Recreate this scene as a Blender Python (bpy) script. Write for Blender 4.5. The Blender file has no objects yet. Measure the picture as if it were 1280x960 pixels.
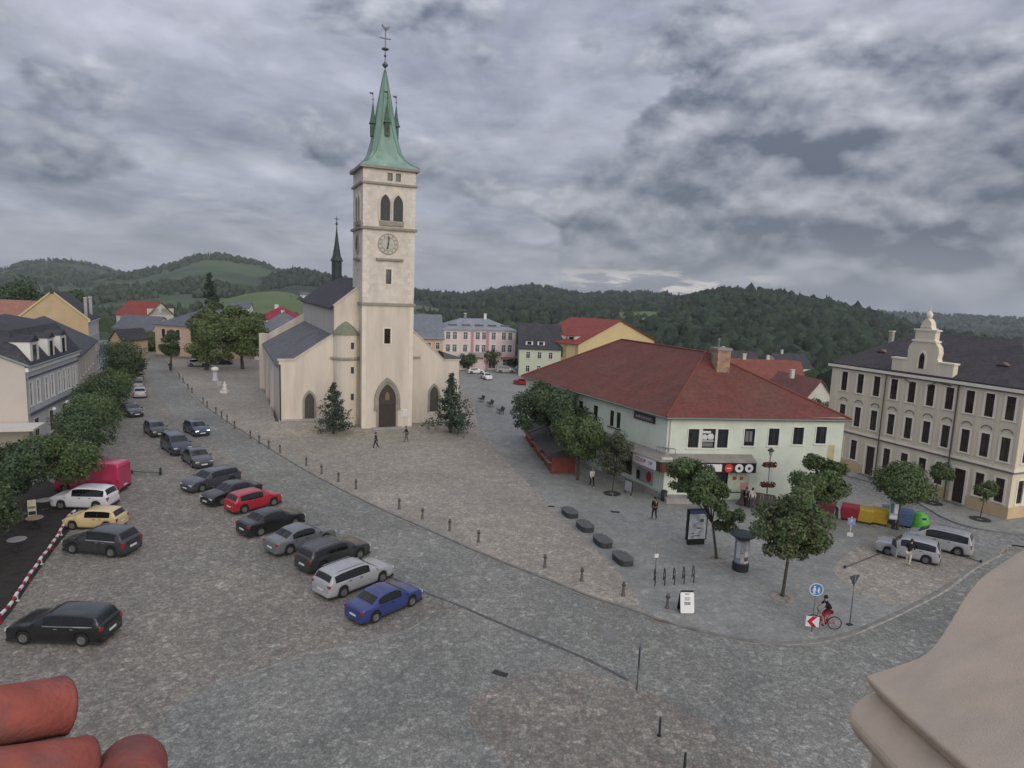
import bpy, bmesh, math, random
import numpy as np
from mathutils import Vector, Matrix
random.seed(7); rng = np.random.default_rng(7)
SC = bpy.context.scene; COL = SC.collection
R = math.radians
# ------------------------------------------------------------------ camera, world, sun, exposure
CAM_H = 17.0; FOC = 820.0; PITCH = R(8.0); ROLL = R(2.2)
fw = Vector((0, math.cos(PITCH), -math.sin(PITCH)))
r0 = Vector((1, 0, 0)); u0 = Vector((0, math.sin(PITCH), math.cos(PITCH)))
rt = r0*math.cos(ROLL) + u0*math.sin(ROLL); up = u0*math.cos(ROLL) - r0*math.sin(ROLL)
cd = bpy.data.cameras.new('camera'); cam = bpy.data.objects.new('camera', cd); COL.objects.link(cam)
cd.sensor_fit = 'HORIZONTAL'; cd.sensor_width = 36.0; cd.lens = FOC/1280*36.0; cd.clip_start = 0.1; cd.clip_end = 20000
cam.matrix_world = Matrix(((rt.x, up.x, -fw.x, 0), (rt.y, up.y, -fw.y, 0), (rt.z, up.z, -fw.z, CAM_H), (0, 0, 0, 1)))
SC.camera = cam
SC.view_settings.view_transform = 'Standard'; SC.view_settings.look = 'None'
SC.view_settings.exposure = 0.23; SC.view_settings.gamma = 1.0
SC.render.engine = 'CYCLES'
try:
    SC.cycles.use_denoising = True; SC.cycles.max_bounces = 6; SC.cycles.transparent_max_bounces = 6
except Exception: pass
# evening sun low in the west (behind the camera), veiled by cloud
SUN_EL = R(24); SUN_DIR = Vector((0.46, -0.89, 0)).normalized()
sd = bpy.data.lights.new('sun', 'SUN'); sd.energy = 1.4; sd.angle = R(50); sd.color = (1.0, 0.91, 0.77)
so = bpy.data.objects.new('sun', sd); COL.objects.link(so)
to_sun = (SUN_DIR*math.cos(SUN_EL) + Vector((0, 0, math.sin(SUN_EL)))).normalized()
so.rotation_euler = to_sun.to_track_quat('Z', 'Y').to_euler(); so.location = (0, -30, 60)

def build_world():
    w = bpy.data.worlds.new('World'); SC.world = w; w.use_nodes = True
    nt = w.node_tree; N = nt.nodes; Lk = nt.links; N.clear()
    def nd(t, **kw):
        n = N.new(t)
        for k, v in kw.items(): setattr(n, k, v)
        return n
    def val(x):
        n = nd('ShaderNodeValue'); n.outputs[0].default_value = x; return n.outputs[0]
    def m(op, a, b=None, clamp=False):
        n = nd('ShaderNodeMath', operation=op); n.use_clamp = clamp
        for i, s in enumerate((a, b)):
            if s is None: continue
            if isinstance(s, (int, float)): n.inputs[i].default_value = s
            else: Lk.new(s, n.inputs[i])
        return n.outputs[0]
    def mix(f, a, b):
        n = nd('ShaderNodeMix', data_type='RGBA')
        for s, i in ((f, 0), (a, 6), (b, 7)):
            if isinstance(s, (int, float)): n.inputs[i].default_value = s
            elif isinstance(s, tuple): n.inputs[i].default_value = (*s, 1)
            else: Lk.new(s, n.inputs[i])
        return n.outputs[2]
    tc = nd('ShaderNodeTexCoord'); sp = nd('ShaderNodeSeparateXYZ'); Lk.new(tc.outputs['Generated'], sp.inputs[0])
    x, y, z = sp.outputs
    zz = m('ADD', m('MAXIMUM', z, 0.0), 0.17)
    def plane(sx, sy, ox, oy):
        c = nd('ShaderNodeCombineXYZ')
        Lk.new(m('ADD', m('MULTIPLY', m('DIVIDE', x, zz), sx), ox), c.inputs[0])
        Lk.new(m('ADD', m('MULTIPLY', m('DIVIDE', y, zz), sy), oy), c.inputs[1]); return c.outputs[0]
    def noise(vec, sc, det, rough, dist=0.0):
        n = nd('ShaderNodeTexNoise'); n.inputs['Scale'].default_value = sc; n.inputs['Detail'].default_value = det
        n.inputs['Roughness'].default_value = rough; n.inputs['Distortion'].default_value = dist
        Lk.new(vec, n.inputs['Vector']); return n.outputs[0]
    def ss(v, a, b):
        n = nd('ShaderNodeMapRange', interpolation_type='SMOOTHSTEP')
        Lk.new(v, n.inputs[0]); n.inputs[1].default_value = a; n.inputs[2].default_value = b; return n.outputs[0]
    # high sheet of stratocumulus, soft ripples
    a = noise(plane(1.0, 0.8, 3.1, 1.7), 1.5, 9, 0.58, 0.5)
    a2 = noise(plane(1.0, 0.8, 8.0, 4.0), 4.0, 7, 0.60, 0.4)
    t = m('ADD', m('MULTIPLY', ss(a, 0.34, 0.66), 0.60), m('MULTIPLY', ss(a2, 0.30, 0.70), 0.40))
    hi = mix(t, (0.225, 0.240, 0.305), (0.425, 0.435, 0.510))
    # brighter breaks
    b = noise(plane(1.0, 1.0, 1.3, 9.2), 1.3, 8, 0.60, 0.7)
    hi = mix(m('MULTIPLY', ss(b, 0.52, 0.78), 0.55), hi, (0.52, 0.53, 0.59))
    # lower darker cumulus: bright crowns, dark bases, heaviest to the right of the church
    def bump(dx, dy, dz, wd):
        v = Vector((dx, dy, dz)).normalized(); n = nd('ShaderNodeVectorMath', operation='DOT_PRODUCT')
        Lk.new(tc.outputs['Generated'], n.inputs[0]); n.inputs[1].default_value = v
        return ss(n.outputs['Value'], math.cos(wd), 1.0)
    def dome(kz, off, ox):
        c = nd('ShaderNodeCombineXYZ'); Lk.new(m('ADD', x, ox), c.inputs[0]); Lk.new(y, c.inputs[1]); Lk.new(m('MULTIPLY', m('ADD', z, off), kz), c.inputs[2]); return c.outputs[0]
    r1 = m('SUBTRACT', noise(dome(2.2, 0.0, 4.0), 6.5, 9, 0.56, 0.2), noise(dome(2.2, 0.022, 4.0), 6.5, 9, 0.56, 0.2))
    hs = nd('ShaderNodeVectorMath', operation='SCALE'); Lk.new(hi, hs.inputs[0]); Lk.new(m('ADD', 1.0, m('MULTIPLY', r1, 0.9)), hs.inputs['Scale']); hi = hs.outputs[0]
    bias = m('ADD', m('MULTIPLY', bump(0.50, 1.0, 0.12, 0.44), 0.23), m('MULTIPLY', bump(0.28, 1.0, 0.06, 0.26), 0.10))
    lc = noise(dome(2.0, 0.0, 1.7), 3.3, 10, 0.50, 0.1); lc2 = noise(dome(2.0, 0.036, 1.7), 3.3, 10, 0.50, 0.1)
    f1 = noise(dome(1.7, 0.0, 6.3), 8.5, 8, 0.52, 0.1); f2 = noise(dome(1.7, 0.018, 6.3), 8.5, 8, 0.52, 0.1)
    c = m('ADD', m('ADD', lc, m('MULTIPLY', m('SUBTRACT', f1, 0.5), 0.22)), bias); rel = m('ADD', m('SUBTRACT', lc, lc2), m('MULTIPLY', m('SUBTRACT', f1, f2), 0.8))
    shade = m('ADD', m('ADD', m('ADD', 0.27, m('MULTIPLY', m('SUBTRACT', f1, 0.5), 0.9)), m('MULTIPLY', rel, 2.4)), m('MULTIPLY', m('SUBTRACT', 0.62, c), 0.38), clamp=True)
    dark = mix(shade, (0.110, 0.125, 0.168), (0.56, 0.57, 0.63))
    cl = mix(m('MULTIPLY', ss(c, 0.535, 0.585), 0.95), hi, dark)
    # bands near the horizon: paler, a few sunlit gaps
    hz = noise(plane(0.7, 0.7, 2.0, 7.7), 3.2, 7, 0.6, 0.2)
    low = m('SUBTRACT', 1.0, ss(z, 0.0, 0.12))
    cl = mix(m('MULTIPLY', low, 0.45), cl, (0.32, 0.345, 0.405))
    gap = m('MULTIPLY', m('MULTIPLY', ss(hz, 0.50, 0.58), m('SUBTRACT', 1.0, ss(z, 0.012, 0.055))), m('MULTIPLY', bump(0.22, 1.0, 0.02, 0.20), 0.9))
    cl = mix(gap, cl, (0.80, 0.74, 0.68))
    # an overcast dome grows brighter towards the zenith
    g_ = m('ADD', 0.74, m('MULTIPLY', m('MAXIMUM', z, 0.0), 1.55)); gm = m('MAXIMUM', g_, 1.0)
    kk = nd('ShaderNodeVectorMath', operation='SCALE'); Lk.new(cl, kk.inputs[0]); Lk.new(gm, kk.inputs['Scale']); cl = kk.outputs[0]
    # thin places let the clear sky through
    sky = nd('ShaderNodeTexSky'); sky.sky_type = 'NISHITA'; sky.sun_disc = False
    sky.sun_elevation = SUN_EL; sky.sun_rotation = math.atan2(SUN_DIR.x, SUN_DIR.y)
    k = nd('ShaderNodeVectorMath', operation='SCALE'); Lk.new(cl, k.inputs[0]); k.inputs['Scale'].default_value = 0.91/0.10
    out = mix(0.06, k.outputs[0], sky.outputs[0])
    bg = nd('ShaderNodeBackground'); bg.inputs['Strength'].default_value = 0.10; Lk.new(out, bg.inputs[0])
    o = nd('ShaderNodeOutputWorld'); Lk.new(bg.outputs[0], o.inputs[0])
build_world()

# ------------------------------------------------------------------ survey helpers
def ray(u, v): return rt*(u-640) - up*(v-480) + fw*FOC
EYE = Vector((0, 0, CAM_H))
def spot(u, v, z=0.0):
    """where a sight line measured on the photograph meets the level z"""
    d = ray(u, v); return EYE + d*((z-CAM_H)/d.z)
def along(u, v, dist):
    d = ray(u, v); return EYE + d*(dist/d.dot(fw))
def at_y(u, v, y):
    d = ray(u, v); return EYE + d*(y/d.y)

# ------------------------------------------------------------------ materials
MATS = {}
def mat(name, col, rough=0.8, vary=0.12, scale=1.2, bump=0.0, bscale=20.0, metal=0.0, spec=0.3, streak=False, coat=0.0, second=None, sscale=0.3, obj_space=False):
    if name in MATS: return MATS[name]
    m = bpy.data.materials.new(name); m.use_nodes = True; MATS[name] = m
    nt = m.node_tree; N = nt.nodes; L = nt.links; p = N['Principled BSDF']
    p.inputs['Roughness'].default_value = rough; p.inputs['Metallic'].default_value = metal
    p.inputs['Specular IOR Level'].default_value = spec; p.inputs['Coat Weight'].default_value = coat; p.inputs['Coat Roughness'].default_value = 0.07
    if obj_space:
        g = N.new('ShaderNodeTexCoord'); pos = g.outputs['Object']
    else:
        g = N.new('ShaderNodeNewGeometry'); pos = g.outputs['Position']
    if streak:
        mp = N.new('ShaderNodeMapping'); mp.inputs['Scale'].default_value = (1, 1, 0.18); L.new(pos, mp.inputs[0]); pos = mp.outputs[0]
    n1 = N.new('ShaderNodeTexNoise'); n1.inputs['Scale'].default_value = scale; n1.inputs['Detail'].default_value = 6; n1.inputs['Roughness'].default_value = 0.62
    L.new(pos, n1.inputs['Vector'])
    mr = N.new('ShaderNodeMapRange'); mr.inputs[1].default_value = 0.28; mr.inputs[2].default_value = 0.72
    mr.inputs[3].default_value = 1-vary; mr.inputs[4].default_value = 1+vary; L.new(n1.outputs[0], mr.inputs[0])
    base = None
    if second:
        n2 = N.new('ShaderNodeTexNoise'); n2.inputs['Scale'].default_value = sscale; n2.inputs['Detail'].default_value = 4; L.new(pos, n2.inputs['Vector'])
        r2 = N.new('ShaderNodeMapRange'); r2.interpolation_type = 'SMOOTHSTEP'; r2.inputs[1].default_value = 0.42; r2.inputs[2].default_value = 0.62; L.new(n2.outputs[0], r2.inputs[0])
        mx = N.new('ShaderNodeMix'); mx.data_type = 'RGBA'; mx.inputs[6].default_value = (*col, 1); mx.inputs[7].default_value = (*second, 1); L.new(r2.outputs[0], mx.inputs[0]); base = mx.outputs[2]
    sc = N.new('ShaderNodeVectorMath'); sc.operation = 'SCALE'
    if base is None: sc.inputs[0].default_value = col
    else: L.new(base, sc.inputs[0])
    L.new(mr.outputs[0], sc.inputs['Scale']); L.new(sc.outputs[0], p.inputs['Base Color'])
    if bump:
        nb = N.new('ShaderNodeTexNoise'); nb.inputs['Scale'].default_value = bscale; nb.inputs['Detail'].default_value = 3; L.new(pos, nb.inputs['Vector'])
        b = N.new('ShaderNodeBump'); b.inputs['Strength'].default_value = bump; b.inputs['Distance'].default_value = 0.03; L.new(nb.outputs[0], b.inputs['Height']); L.new(b.outputs[0], p.inputs['Normal'])
    return m

def mat_cobble(name, col, col2, size=0.15, joint=0.45, vary=0.35, patch=0.25, pscale=0.12, light=0.0, col3=None):
    m = bpy.data.materials.new(name); m.use_nodes = True; nt = m.node_tree; N = nt.nodes; L = nt.links; p = N['Principled BSDF']
    p.inputs['Roughness'].default_value = 0.72; p.inputs['Specular IOR Level'].default_value = 0.28
    g = N.new('ShaderNodeNewGeometry'); pos = g.outputs['Position']
    def noise(sc, det=4, d=0.0):
        n = N.new('ShaderNodeTexNoise'); n.inputs['Scale'].default_value = sc; n.inputs['Detail'].default_value = det; n.inputs['Distortion'].default_value = d; L.new(pos, n.inputs['Vector']); return n.outputs[0]
    def rng_(v, a, b, c, d):
        n = N.new('ShaderNodeMapRange'); n.interpolation_type = 'SMOOTHSTEP'; n.inputs[1].default_value = a; n.inputs[2].default_value = b; n.inputs[3].default_value = c; n.inputs[4].default_value = d; L.new(v, n.inputs[0]); return n.outputs[0]
    def mul(a, b):
        n = N.new('ShaderNodeMath'); n.operation = 'MULTIPLY'
        for i, s in enumerate((a, b)):
            if isinstance(s, float): n.inputs[i].default_value = s
            else: L.new(s, n.inputs[i])
        return n.outputs[0]
    def vor(size, feat):
        v = N.new('ShaderNodeTexVoronoi'); v.feature = feat; v.inputs['Scale'].default_value = 1/size; v.inputs['Randomness'].default_value = 0.75; L.new(pos, v.inputs['Vector']); return v
    v1 = vor(size, 'F1'); ve = vor(size, 'DISTANCE_TO_EDGE')
    sep = N.new('ShaderNodeSeparateColor'); L.new(v1.outputs['Color'], sep.inputs[0])
    f = rng_(sep.outputs[0], 0.0, 1.0, 1-vary, 1+vary)
    j = rng_(ve.outputs['Distance'], 0.02, 0.14, joint, 1.0)
    f = mul(f, j); f = mul(f, rng_(noise(pscale, 5, 0.6), 0.3, 0.7, 1-patch, 1+patch)); f = mul(f, rng_(noise(1.1, 5), 0.3, 0.7, 0.90, 1.10))
    f = mul(f, rng_(noise(3.3, 3), 0.3, 0.7, 0.93, 1.07))
    if light:
        v3 = vor(size*1.7, 'F1'); s3 = N.new('ShaderNodeSeparateColor'); L.new(v3.outputs['Color'], s3.inputs[0])
        f = mul(f, rng_(s3.outputs[1], 0.86, 0.97, 1.0, 1.0+light))
    mx = N.new('ShaderNodeMix'); mx.data_type = 'RGBA'; mx.inputs[6].default_value = (*col, 1); mx.inputs[7].default_value = (*col2, 1)
    L.new(rng_(noise(pscale*1.6, 6, 0.8), 0.36, 0.64, 0, 1), mx.inputs[0]); c = mx.outputs[2]
    if col3:
        m3 = N.new('ShaderNodeMix'); m3.data_type = 'RGBA'; m3.inputs[7].default_value = (*col3, 1); L.new(c, m3.inputs[6]); L.new(rng_(sep.outputs[2], 0.7, 0.9, 0, 0.7), m3.inputs[0]); c = m3.outputs[2]
    sc = N.new('ShaderNodeVectorMath'); sc.operation = 'SCALE'; L.new(c, sc.inputs[0]); L.new(f, sc.inputs['Scale']); L.new(sc.outputs[0], p.inputs['Base Color'])
    b = N.new('ShaderNodeBump'); b.inputs['Strength'].default_value = 0.55; b.inputs['Distance'].default_value = 0.02
    L.new(rng_(ve.outputs['Distance'], 0.0, 0.22, 0, 1), b.inputs['Height']); L.new(b.outputs[0], p.inputs['Normal'])
    MATS[name] = m; return m

def mat_rows(name, col, row=0.35, vary=0.2, rough=0.75, second=None, amt=0.35, wide=0.25):
    """roof covering: courses of tiles or slates read as fine relief, tint varies from tile to tile"""
    m = bpy.data.materials.new(name); m.use_nodes = True; nt = m.node_tree; N = nt.nodes; L = nt.links; p = N['Principled BSDF']
    p.inputs['Roughness'].default_value = rough; p.inputs['Specular IOR Level'].default_value = 0.25
    g = N.new('ShaderNodeNewGeometry'); pos = g.outputs['Position']
    mp = N.new('ShaderNodeMapping'); mp.inputs['Scale'].default_value = (1/wide, 1/wide, 1.7/row); L.new(pos, mp.inputs[0])
    v = N.new('ShaderNodeTexVoronoi'); v.inputs['Scale'].default_value = 1.0; v.inputs['Randomness'].default_value = 0.4; L.new(mp.outputs[0], v.inputs['Vector'])
    sp = N.new('ShaderNodeSeparateColor'); L.new(v.outputs['Color'], sp.inputs[0])
    n = N.new('ShaderNodeTexNoise'); n.inputs['Scale'].default_value = 0.55; n.inputs['Detail'].default_value = 7; n.inputs['Roughness'].default_value = 0.65; L.new(pos, n.inputs['Vector'])
    a = N.new('ShaderNodeMapRange'); a.inputs[3].default_value = 1-vary; a.inputs[4].default_value = 1+vary; L.new(sp.outputs[0], a.inputs[0])
    b = N.new('ShaderNodeMapRange'); b.inputs[1].default_value = 0.3; b.inputs[2].default_value = 0.7; b.inputs[3].default_value = 1-vary; b.inputs[4].default_value = 1+vary; L.new(n.outputs[0], b.inputs[0])
    mu = N.new('ShaderNodeMath'); mu.operation = 'MULTIPLY'; L.new(a.outputs[0], mu.inputs[0]); L.new(b.outputs[0], mu.inputs[1])
    mx = N.new('ShaderNodeMix'); mx.data_type = 'RGBA'; mx.inputs[6].default_value = (*col, 1); mx.inputs[7].default_value = (*(second or col), 1)
    n2 = N.new('ShaderNodeTexNoise'); n2.inputs['Scale'].default_value = 0.25; n2.inputs['Detail'].default_value = 5; L.new(pos, n2.inputs['Vector'])
    r2 = N.new('ShaderNodeMapRange'); r2.inputs[1].default_value = 0.4; r2.inputs[2].default_value = 0.7; r2.inputs[4].default_value = amt; L.new(n2.outputs[0], r2.inputs[0]); L.new(r2.outputs[0], mx.inputs[0])
    sc = N.new('ShaderNodeVectorMath'); sc.operation = 'SCALE'; L.new(mx.outputs[2], sc.inputs[0]); L.new(mu.outputs[0], sc.inputs['Scale']); L.new(sc.outputs[0], p.inputs['Base Color'])
    w = N.new('ShaderNodeTexWave'); w.bands_direction = 'Z'; w.wave_profile = 'SAW'; w.inputs['Scale'].default_value = 0.314/(row*0.6); w.inputs['Distortion'].default_value = 0.3; L.new(pos, w.inputs['Vector'])
    bu = N.new('ShaderNodeBump'); bu.inputs['Strength'].default_value = 0.35; bu.inputs['Distance'].default_value = 0.04; L.new(w.outputs[1], bu.inputs['Height']); L.new(bu.outputs[0], p.inputs['Normal'])
    MATS[name] = m; return m

def mat_leaf(name, col, col2, vary=0.45, clump=0.9):
    m = bpy.data.materials.new(name); m.use_nodes = True; nt = m.node_tree; N = nt.nodes; L = nt.links; p = N['Principled BSDF']
    p.inputs['Roughness'].default_value = 0.6; p.inputs['Specular IOR Level'].default_value = 0.2
    g = N.new('ShaderNodeNewGeometry')
    mx = N.new('ShaderNodeMix'); mx.data_type = 'RGBA'; mx.inputs[6].default_value = (*col, 1); mx.inputs[7].default_value = (*col2, 1)
    n = N.new('ShaderNodeTexNoise'); n.inputs['Scale'].default_value = clump; n.inputs['Detail'].default_value = 3; L.new(g.outputs['Position'], n.inputs['Vector'])
    r = N.new('ShaderNodeMapRange'); r.inputs[1].default_value = 0.35; r.inputs[2].default_value = 0.65; L.new(n.outputs[0], r.inputs[0]); L.new(r.outputs[0], mx.inputs[0])
    a = N.new('ShaderNodeMapRange'); a.inputs[3].default_value = 1-vary; a.inputs[4].default_value = 1+vary; L.new(g.outputs['Random Per Island'], a.inputs[0])
    sc = N.new('ShaderNodeVectorMath'); sc.operation = 'SCALE'; L.new(mx.outputs[2], sc.inputs[0]); L.new(a.outputs[0], sc.inputs['Scale']); L.new(sc.outputs[0], p.inputs['Base Color'])
    p.inputs['Subsurface Weight'].default_value = 0.0
    t = N.new('ShaderNodeBsdfTranslucent'); L.new(sc.outputs[0], t.inputs[0]); ms = N.new('ShaderNodeMixShader'); ms.inputs[0].default_value = 0.22
    L.new(p.outputs[0], ms.inputs[1]); L.new(t.outputs[0], ms.inputs[2]); L.new(ms.outputs[0], N['Material Output'].inputs[0])
    MATS[name] = m; return m

def paint(name, col, rough=0.28): return mat('paint_'+name, col, rough, 0.05, 3.0, spec=0.5, coat=0.55)

# ------------------------------------------------------------------ mesh helpers
class MB:
    def __init__(s): s.v = []; s.f = []; s.m = []; s.M = None
    def add(s, vs, fs, mi=0):
        o = len(s.v)
        for p in vs:
            p = Vector(p); s.v.append(s.M @ p if s.M else p)
        for f in fs: s.f.append([i+o for i in f]); s.m.append(mi)
        return s
    def box(s, x0, x1, y0, y1, z0, z1, mi=0):
        return s.add([(x0,y0,z0),(x1,y0,z0),(x1,y1,z0),(x0,y1,z0),(x0,y0,z1),(x1,y0,z1),(x1,y1,z1),(x0,y1,z1)],
                     [(0,3,2,1),(4,5,6,7),(0,1,5,4),(1,2,6,5),(2,3,7,6),(3,0,4,7)], mi)
    def prism(s, poly, off, mi=0):
        """closed solid: polygon (3D points) swept by vector off"""
        n = len(poly); off = Vector(off); a = [Vector(p) for p in poly]
        return s.add(a + [p+off for p in a], [tuple(range(n))[::-1], tuple(range(n, 2*n))] + [(i, (i+1) % n, n+(i+1) % n, n+i) for i in range(n)], mi)
    def loft(s, rings, mi=0, cap=True, closed=True):
        n = len(rings[0]); vs = [p for r in rings for p in r]; fs = []
        for k in range(len(rings)-1):
            for i in range(n if closed else n-1):
                j = (i+1) % n; fs.append((k*n+i, k*n+j, (k+1)*n+j, (k+1)*n+i))
        if cap: fs.append(tuple(range(n))[::-1]); fs.append(tuple(range((len(rings)-1)*n, len(rings)*n)))
        return s.add(vs, fs, mi)
    def tube(s, pts, rad, n=8, mi=0):
        pts = [Vector(p) for p in pts]; rings = []
        if not isinstance(rad, (list, tuple)): rad = [rad]*len(pts)
        for i, p in enumerate(pts):
            d = (pts[min(i+1, len(pts)-1)]-pts[max(i-1, 0)]).normalized()
            a = d.orthogonal().normalized() if abs(d.z) > .9 else d.cross(Vector((0,0,1))).normalized(); b = d.cross(a)
            rings.append([p + (a*math.cos(2*math.pi*k/n) + b*math.sin(2*math.pi*k/n))*rad[i] for k in range(n)])
        return s.loft(rings, mi)
    def lathe(s, prof, n=16, c=(0,0,0), mi=0, a0=0.0):
        c = Vector(c); return s.loft([[c+Vector((r*math.cos(a0+2*math.pi*k/n), r*math.sin(a0+2*math.pi*k/n), z)) for k in range(n)] for r, z in prof], mi)
    def mesh(s, name, mats, smooth=False):
        me = bpy.data.meshes.new(name); me.from_pydata(s.v, [], s.f)
        for m in (mats if isinstance(mats, (list, tuple)) else [mats]): me.materials.append(m)
        if isinstance(mats, (list, tuple)) and len(mats) > 1: me.polygons.foreach_set('material_index', s.m)
        bm = bmesh.new(); bm.from_mesh(me); bmesh.ops.recalc_face_normals(bm, faces=bm.faces); bm.to_mesh(me); bm.free()
        if smooth: me.polygons.foreach_set('use_smooth', [True]*len(me.polygons))
        return me
    def build(s, name, mats, parent=None, smooth=False, **kw): return link(name, s.mesh(name, mats, smooth), parent, **kw)
def link(name, data, parent=None, M=None, label=None):
    o = bpy.data.objects.new(name, data); COL.objects.link(o)
    if parent: o.parent = parent
    if M is not None: o.matrix_basis = M
    if label: o['label'] = label
    return o
def thing(name, label, cat, loc=(0,0,0), rz=0.0, group=None, M=None):
    o = bpy.data.objects.new(name, None); COL.objects.link(o); o.empty_display_size = 0.3
    if M is not None: o.matrix_basis = M
    else: o.location = loc; o.rotation_euler = (0, 0, rz)
    o['label'] = label; o['category'] = cat
    if group: o['group'] = group
    return o
def tag(o, label, cat, group=None):
    o['label'] = label; o['category'] = cat
    if group: o['group'] = group
    return o
def kind(o, k): o['kind'] = k; return o
def copy_tree(o, parent=None):
    c = o.copy(); COL.objects.link(c); c.parent = parent
    for ch in o.children: copy_tree(ch, c)
    return c
def frame(origin, xdir):
    x = Vector((xdir[0], xdir[1], 0)).normalized(); y = Vector((-x.y, x.x, 0)); o = Vector(origin)
    return Matrix(((x.x, y.x, 0, o.x), (x.y, y.y, 0, o.y), (0, 0, 1, o.z), (0, 0, 0, 1)))
def T(x, y, z): return Matrix.Translation((x, y, z))
def RZ(a): return Matrix.Rotation(a, 4, 'Z')
def bevel(o, w=0.02, seg=2):
    m = o.modifiers.new('bevel', 'BEVEL'); m.width = w; m.segments = seg; m.limit_method = 'ANGLE'; return o
def wall_holes(mb, L, H, holes, depth=0.16, mi=0, M=None, z0=0.0):
    """wall face x 0..L, z z0..H at y=0 (outside is -y) with recessed rectangular openings"""
    old = mb.M; mb.M = M if old is None else (old @ M if M else old)
    xs = sorted({0.0, L, *[h[0] for h in holes], *[h[1] for h in holes]}); zs = sorted({z0, H, *[h[2] for h in holes], *[h[3] for h in holes]})
    for i in range(len(xs)-1):
        for k in range(len(zs)-1):
            a, b, c, d = xs[i], xs[i+1], zs[k], zs[k+1]; cx, cz = (a+b)/2, (c+d)/2
            if any(h[0] < cx < h[1] and h[2] < cz < h[3] for h in holes): continue
            mb.add([(a,0,c),(b,0,c),(b,0,d),(a,0,d)], [(0,1,2,3)], mi)
    for a, b, c, d in holes:
        mb.add([(a,0,c),(b,0,c),(b,0,d),(a,0,d),(a,depth,c),(b,depth,c),(b,depth,d),(a,depth,d)],
               [(0,4,5,1),(1,5,6,2),(2,6,7,3),(3,7,4,0),(4,7,6,5)], mi)
    mb.M = old
# ================================================================== SETTING
M_COB_WARM = mat_cobble('cobbles_warm', (0.256, 0.240, 0.200), (0.230, 0.219, 0.187), 0.16, 0.68, 0.19, 0.10, 0.10, light=0.4, col3=(0.245, 0.195, 0.175))
M_COB_BLUE = mat_cobble('setts_bluegrey', (0.254, 0.252, 0.222), (0.226, 0.227, 0.205), 0.14, 0.68, 0.18, 0.12, 0.10, light=0.4)
M_COB_TAN = mat_cobble('cobbles_tan', (0.350, 0.322, 0.262), (0.322, 0.302, 0.252), 0.13, 0.72, 0.17, 0.10, 0.08, light=0.3, col3=(0.32, 0.255, 0.215))
M_PAVE = mat_cobble('paving_grey', (0.284, 0.284, 0.260), (0.258, 0.261, 0.242), 0.13, 0.84, 0.09, 0.10, 0.09, light=0.2)
M_STREET = mat_cobble('setts_street', (0.270, 0.270, 0.256), (0.238, 0.240, 0.232), 0.15, 0.65, 0.2, 0.14, 0.1, light=0.3)
M_KERB = mat('kerb_stone', (0.20, 0.196, 0.185), 0.85, 0.3, 1.8, 0.4, 14)
M_GUTTER = mat('gutter_stone', (0.10, 0.103, 0.108), 0.8, 0.35, 2.5, 0.4, 12)
M_BAND = mat('band_stone', (0.36, 0.35, 0.31), 0.8, 0.45, 2.2, 0.4, 12)
M_SHADED_GROUND = mat('shaded_ground', (0.034, 0.029, 0.025), 0.95, 0.4, 2.0, 0.5, 10)  # dark brown terrace ground with the trees' shade put into its colour
M_GRASSY = mat('valley_ground', (0.050, 0.070, 0.035), 0.95, 0.4, 0.02, second=(0.035, 0.05, 0.03), sscale=0.008)

def S(name, o): o.name = name; o['kind'] = 'structure'; return o
def sheet(name, pts, m, z=0.0, px=True, thick=0.0):
    P = [spot(u, v, z) for u, v in pts] if px else [Vector((x, y, z)) for x, y in pts]
    mb = MB()
    if thick: mb.prism([p - Vector((0,0,thick)) for p in P], (0, 0, thick))
    else: mb.add(P, [tuple(range(len(P)))])
    o = mb.build(name, m); 
    if not thick:
        for f in o.data.polygons:
            if f.normal.z < 0: o.data.flip_normals(); break
    o['kind'] = 'structure'; return o
def strip(name, pts, width, m, z0, z1, side=1, px=True):
    """band of stone along a measured line; solid between z0 and z1"""
    P = [spot(u, v, z1) for u, v in pts] if px else [Vector((x, y, z1)) for x, y in pts]
    P = smooth_line(P, 6); mb = MB(); A = []; B = []
    for i, p in enumerate(P):
        d = (P[min(i+1, len(P)-1)] - P[max(i-1, 0)]); d.z = 0; d.normalize(); n = Vector((-d.y, d.x, 0))*side
        A.append(p); B.append(p + n*width)
    dz = Vector((0, 0, z0-z1)); rings = [[A[i], B[i], B[i]+dz, A[i]+dz] for i in range(len(P))]
    mb.loft(rings); o = mb.build(name, m); o['kind'] = 'structure'; return o
def smooth_line(P, k):
    out = []
    for i in range(len(P)-1):
        p0, p1, p2, p3 = P[max(i-1, 0)], P[i], P[i+1], P[min(i+2, len(P)-1)]
        for j in range(k):
            t = j/k; out.append(0.5*((2*p1) + (p2-p0)*t + (2*p0-5*p1+4*p2-p3)*t*t + (3*p1-p0-3*p2+p3)*t**3))
    out.append(P[-1]); return out
def smooth_px(pts, k=5):
    return [(p.x, p.y) for p in smooth_line([Vector((u, v, 0)) for u, v in pts], k)]

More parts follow.
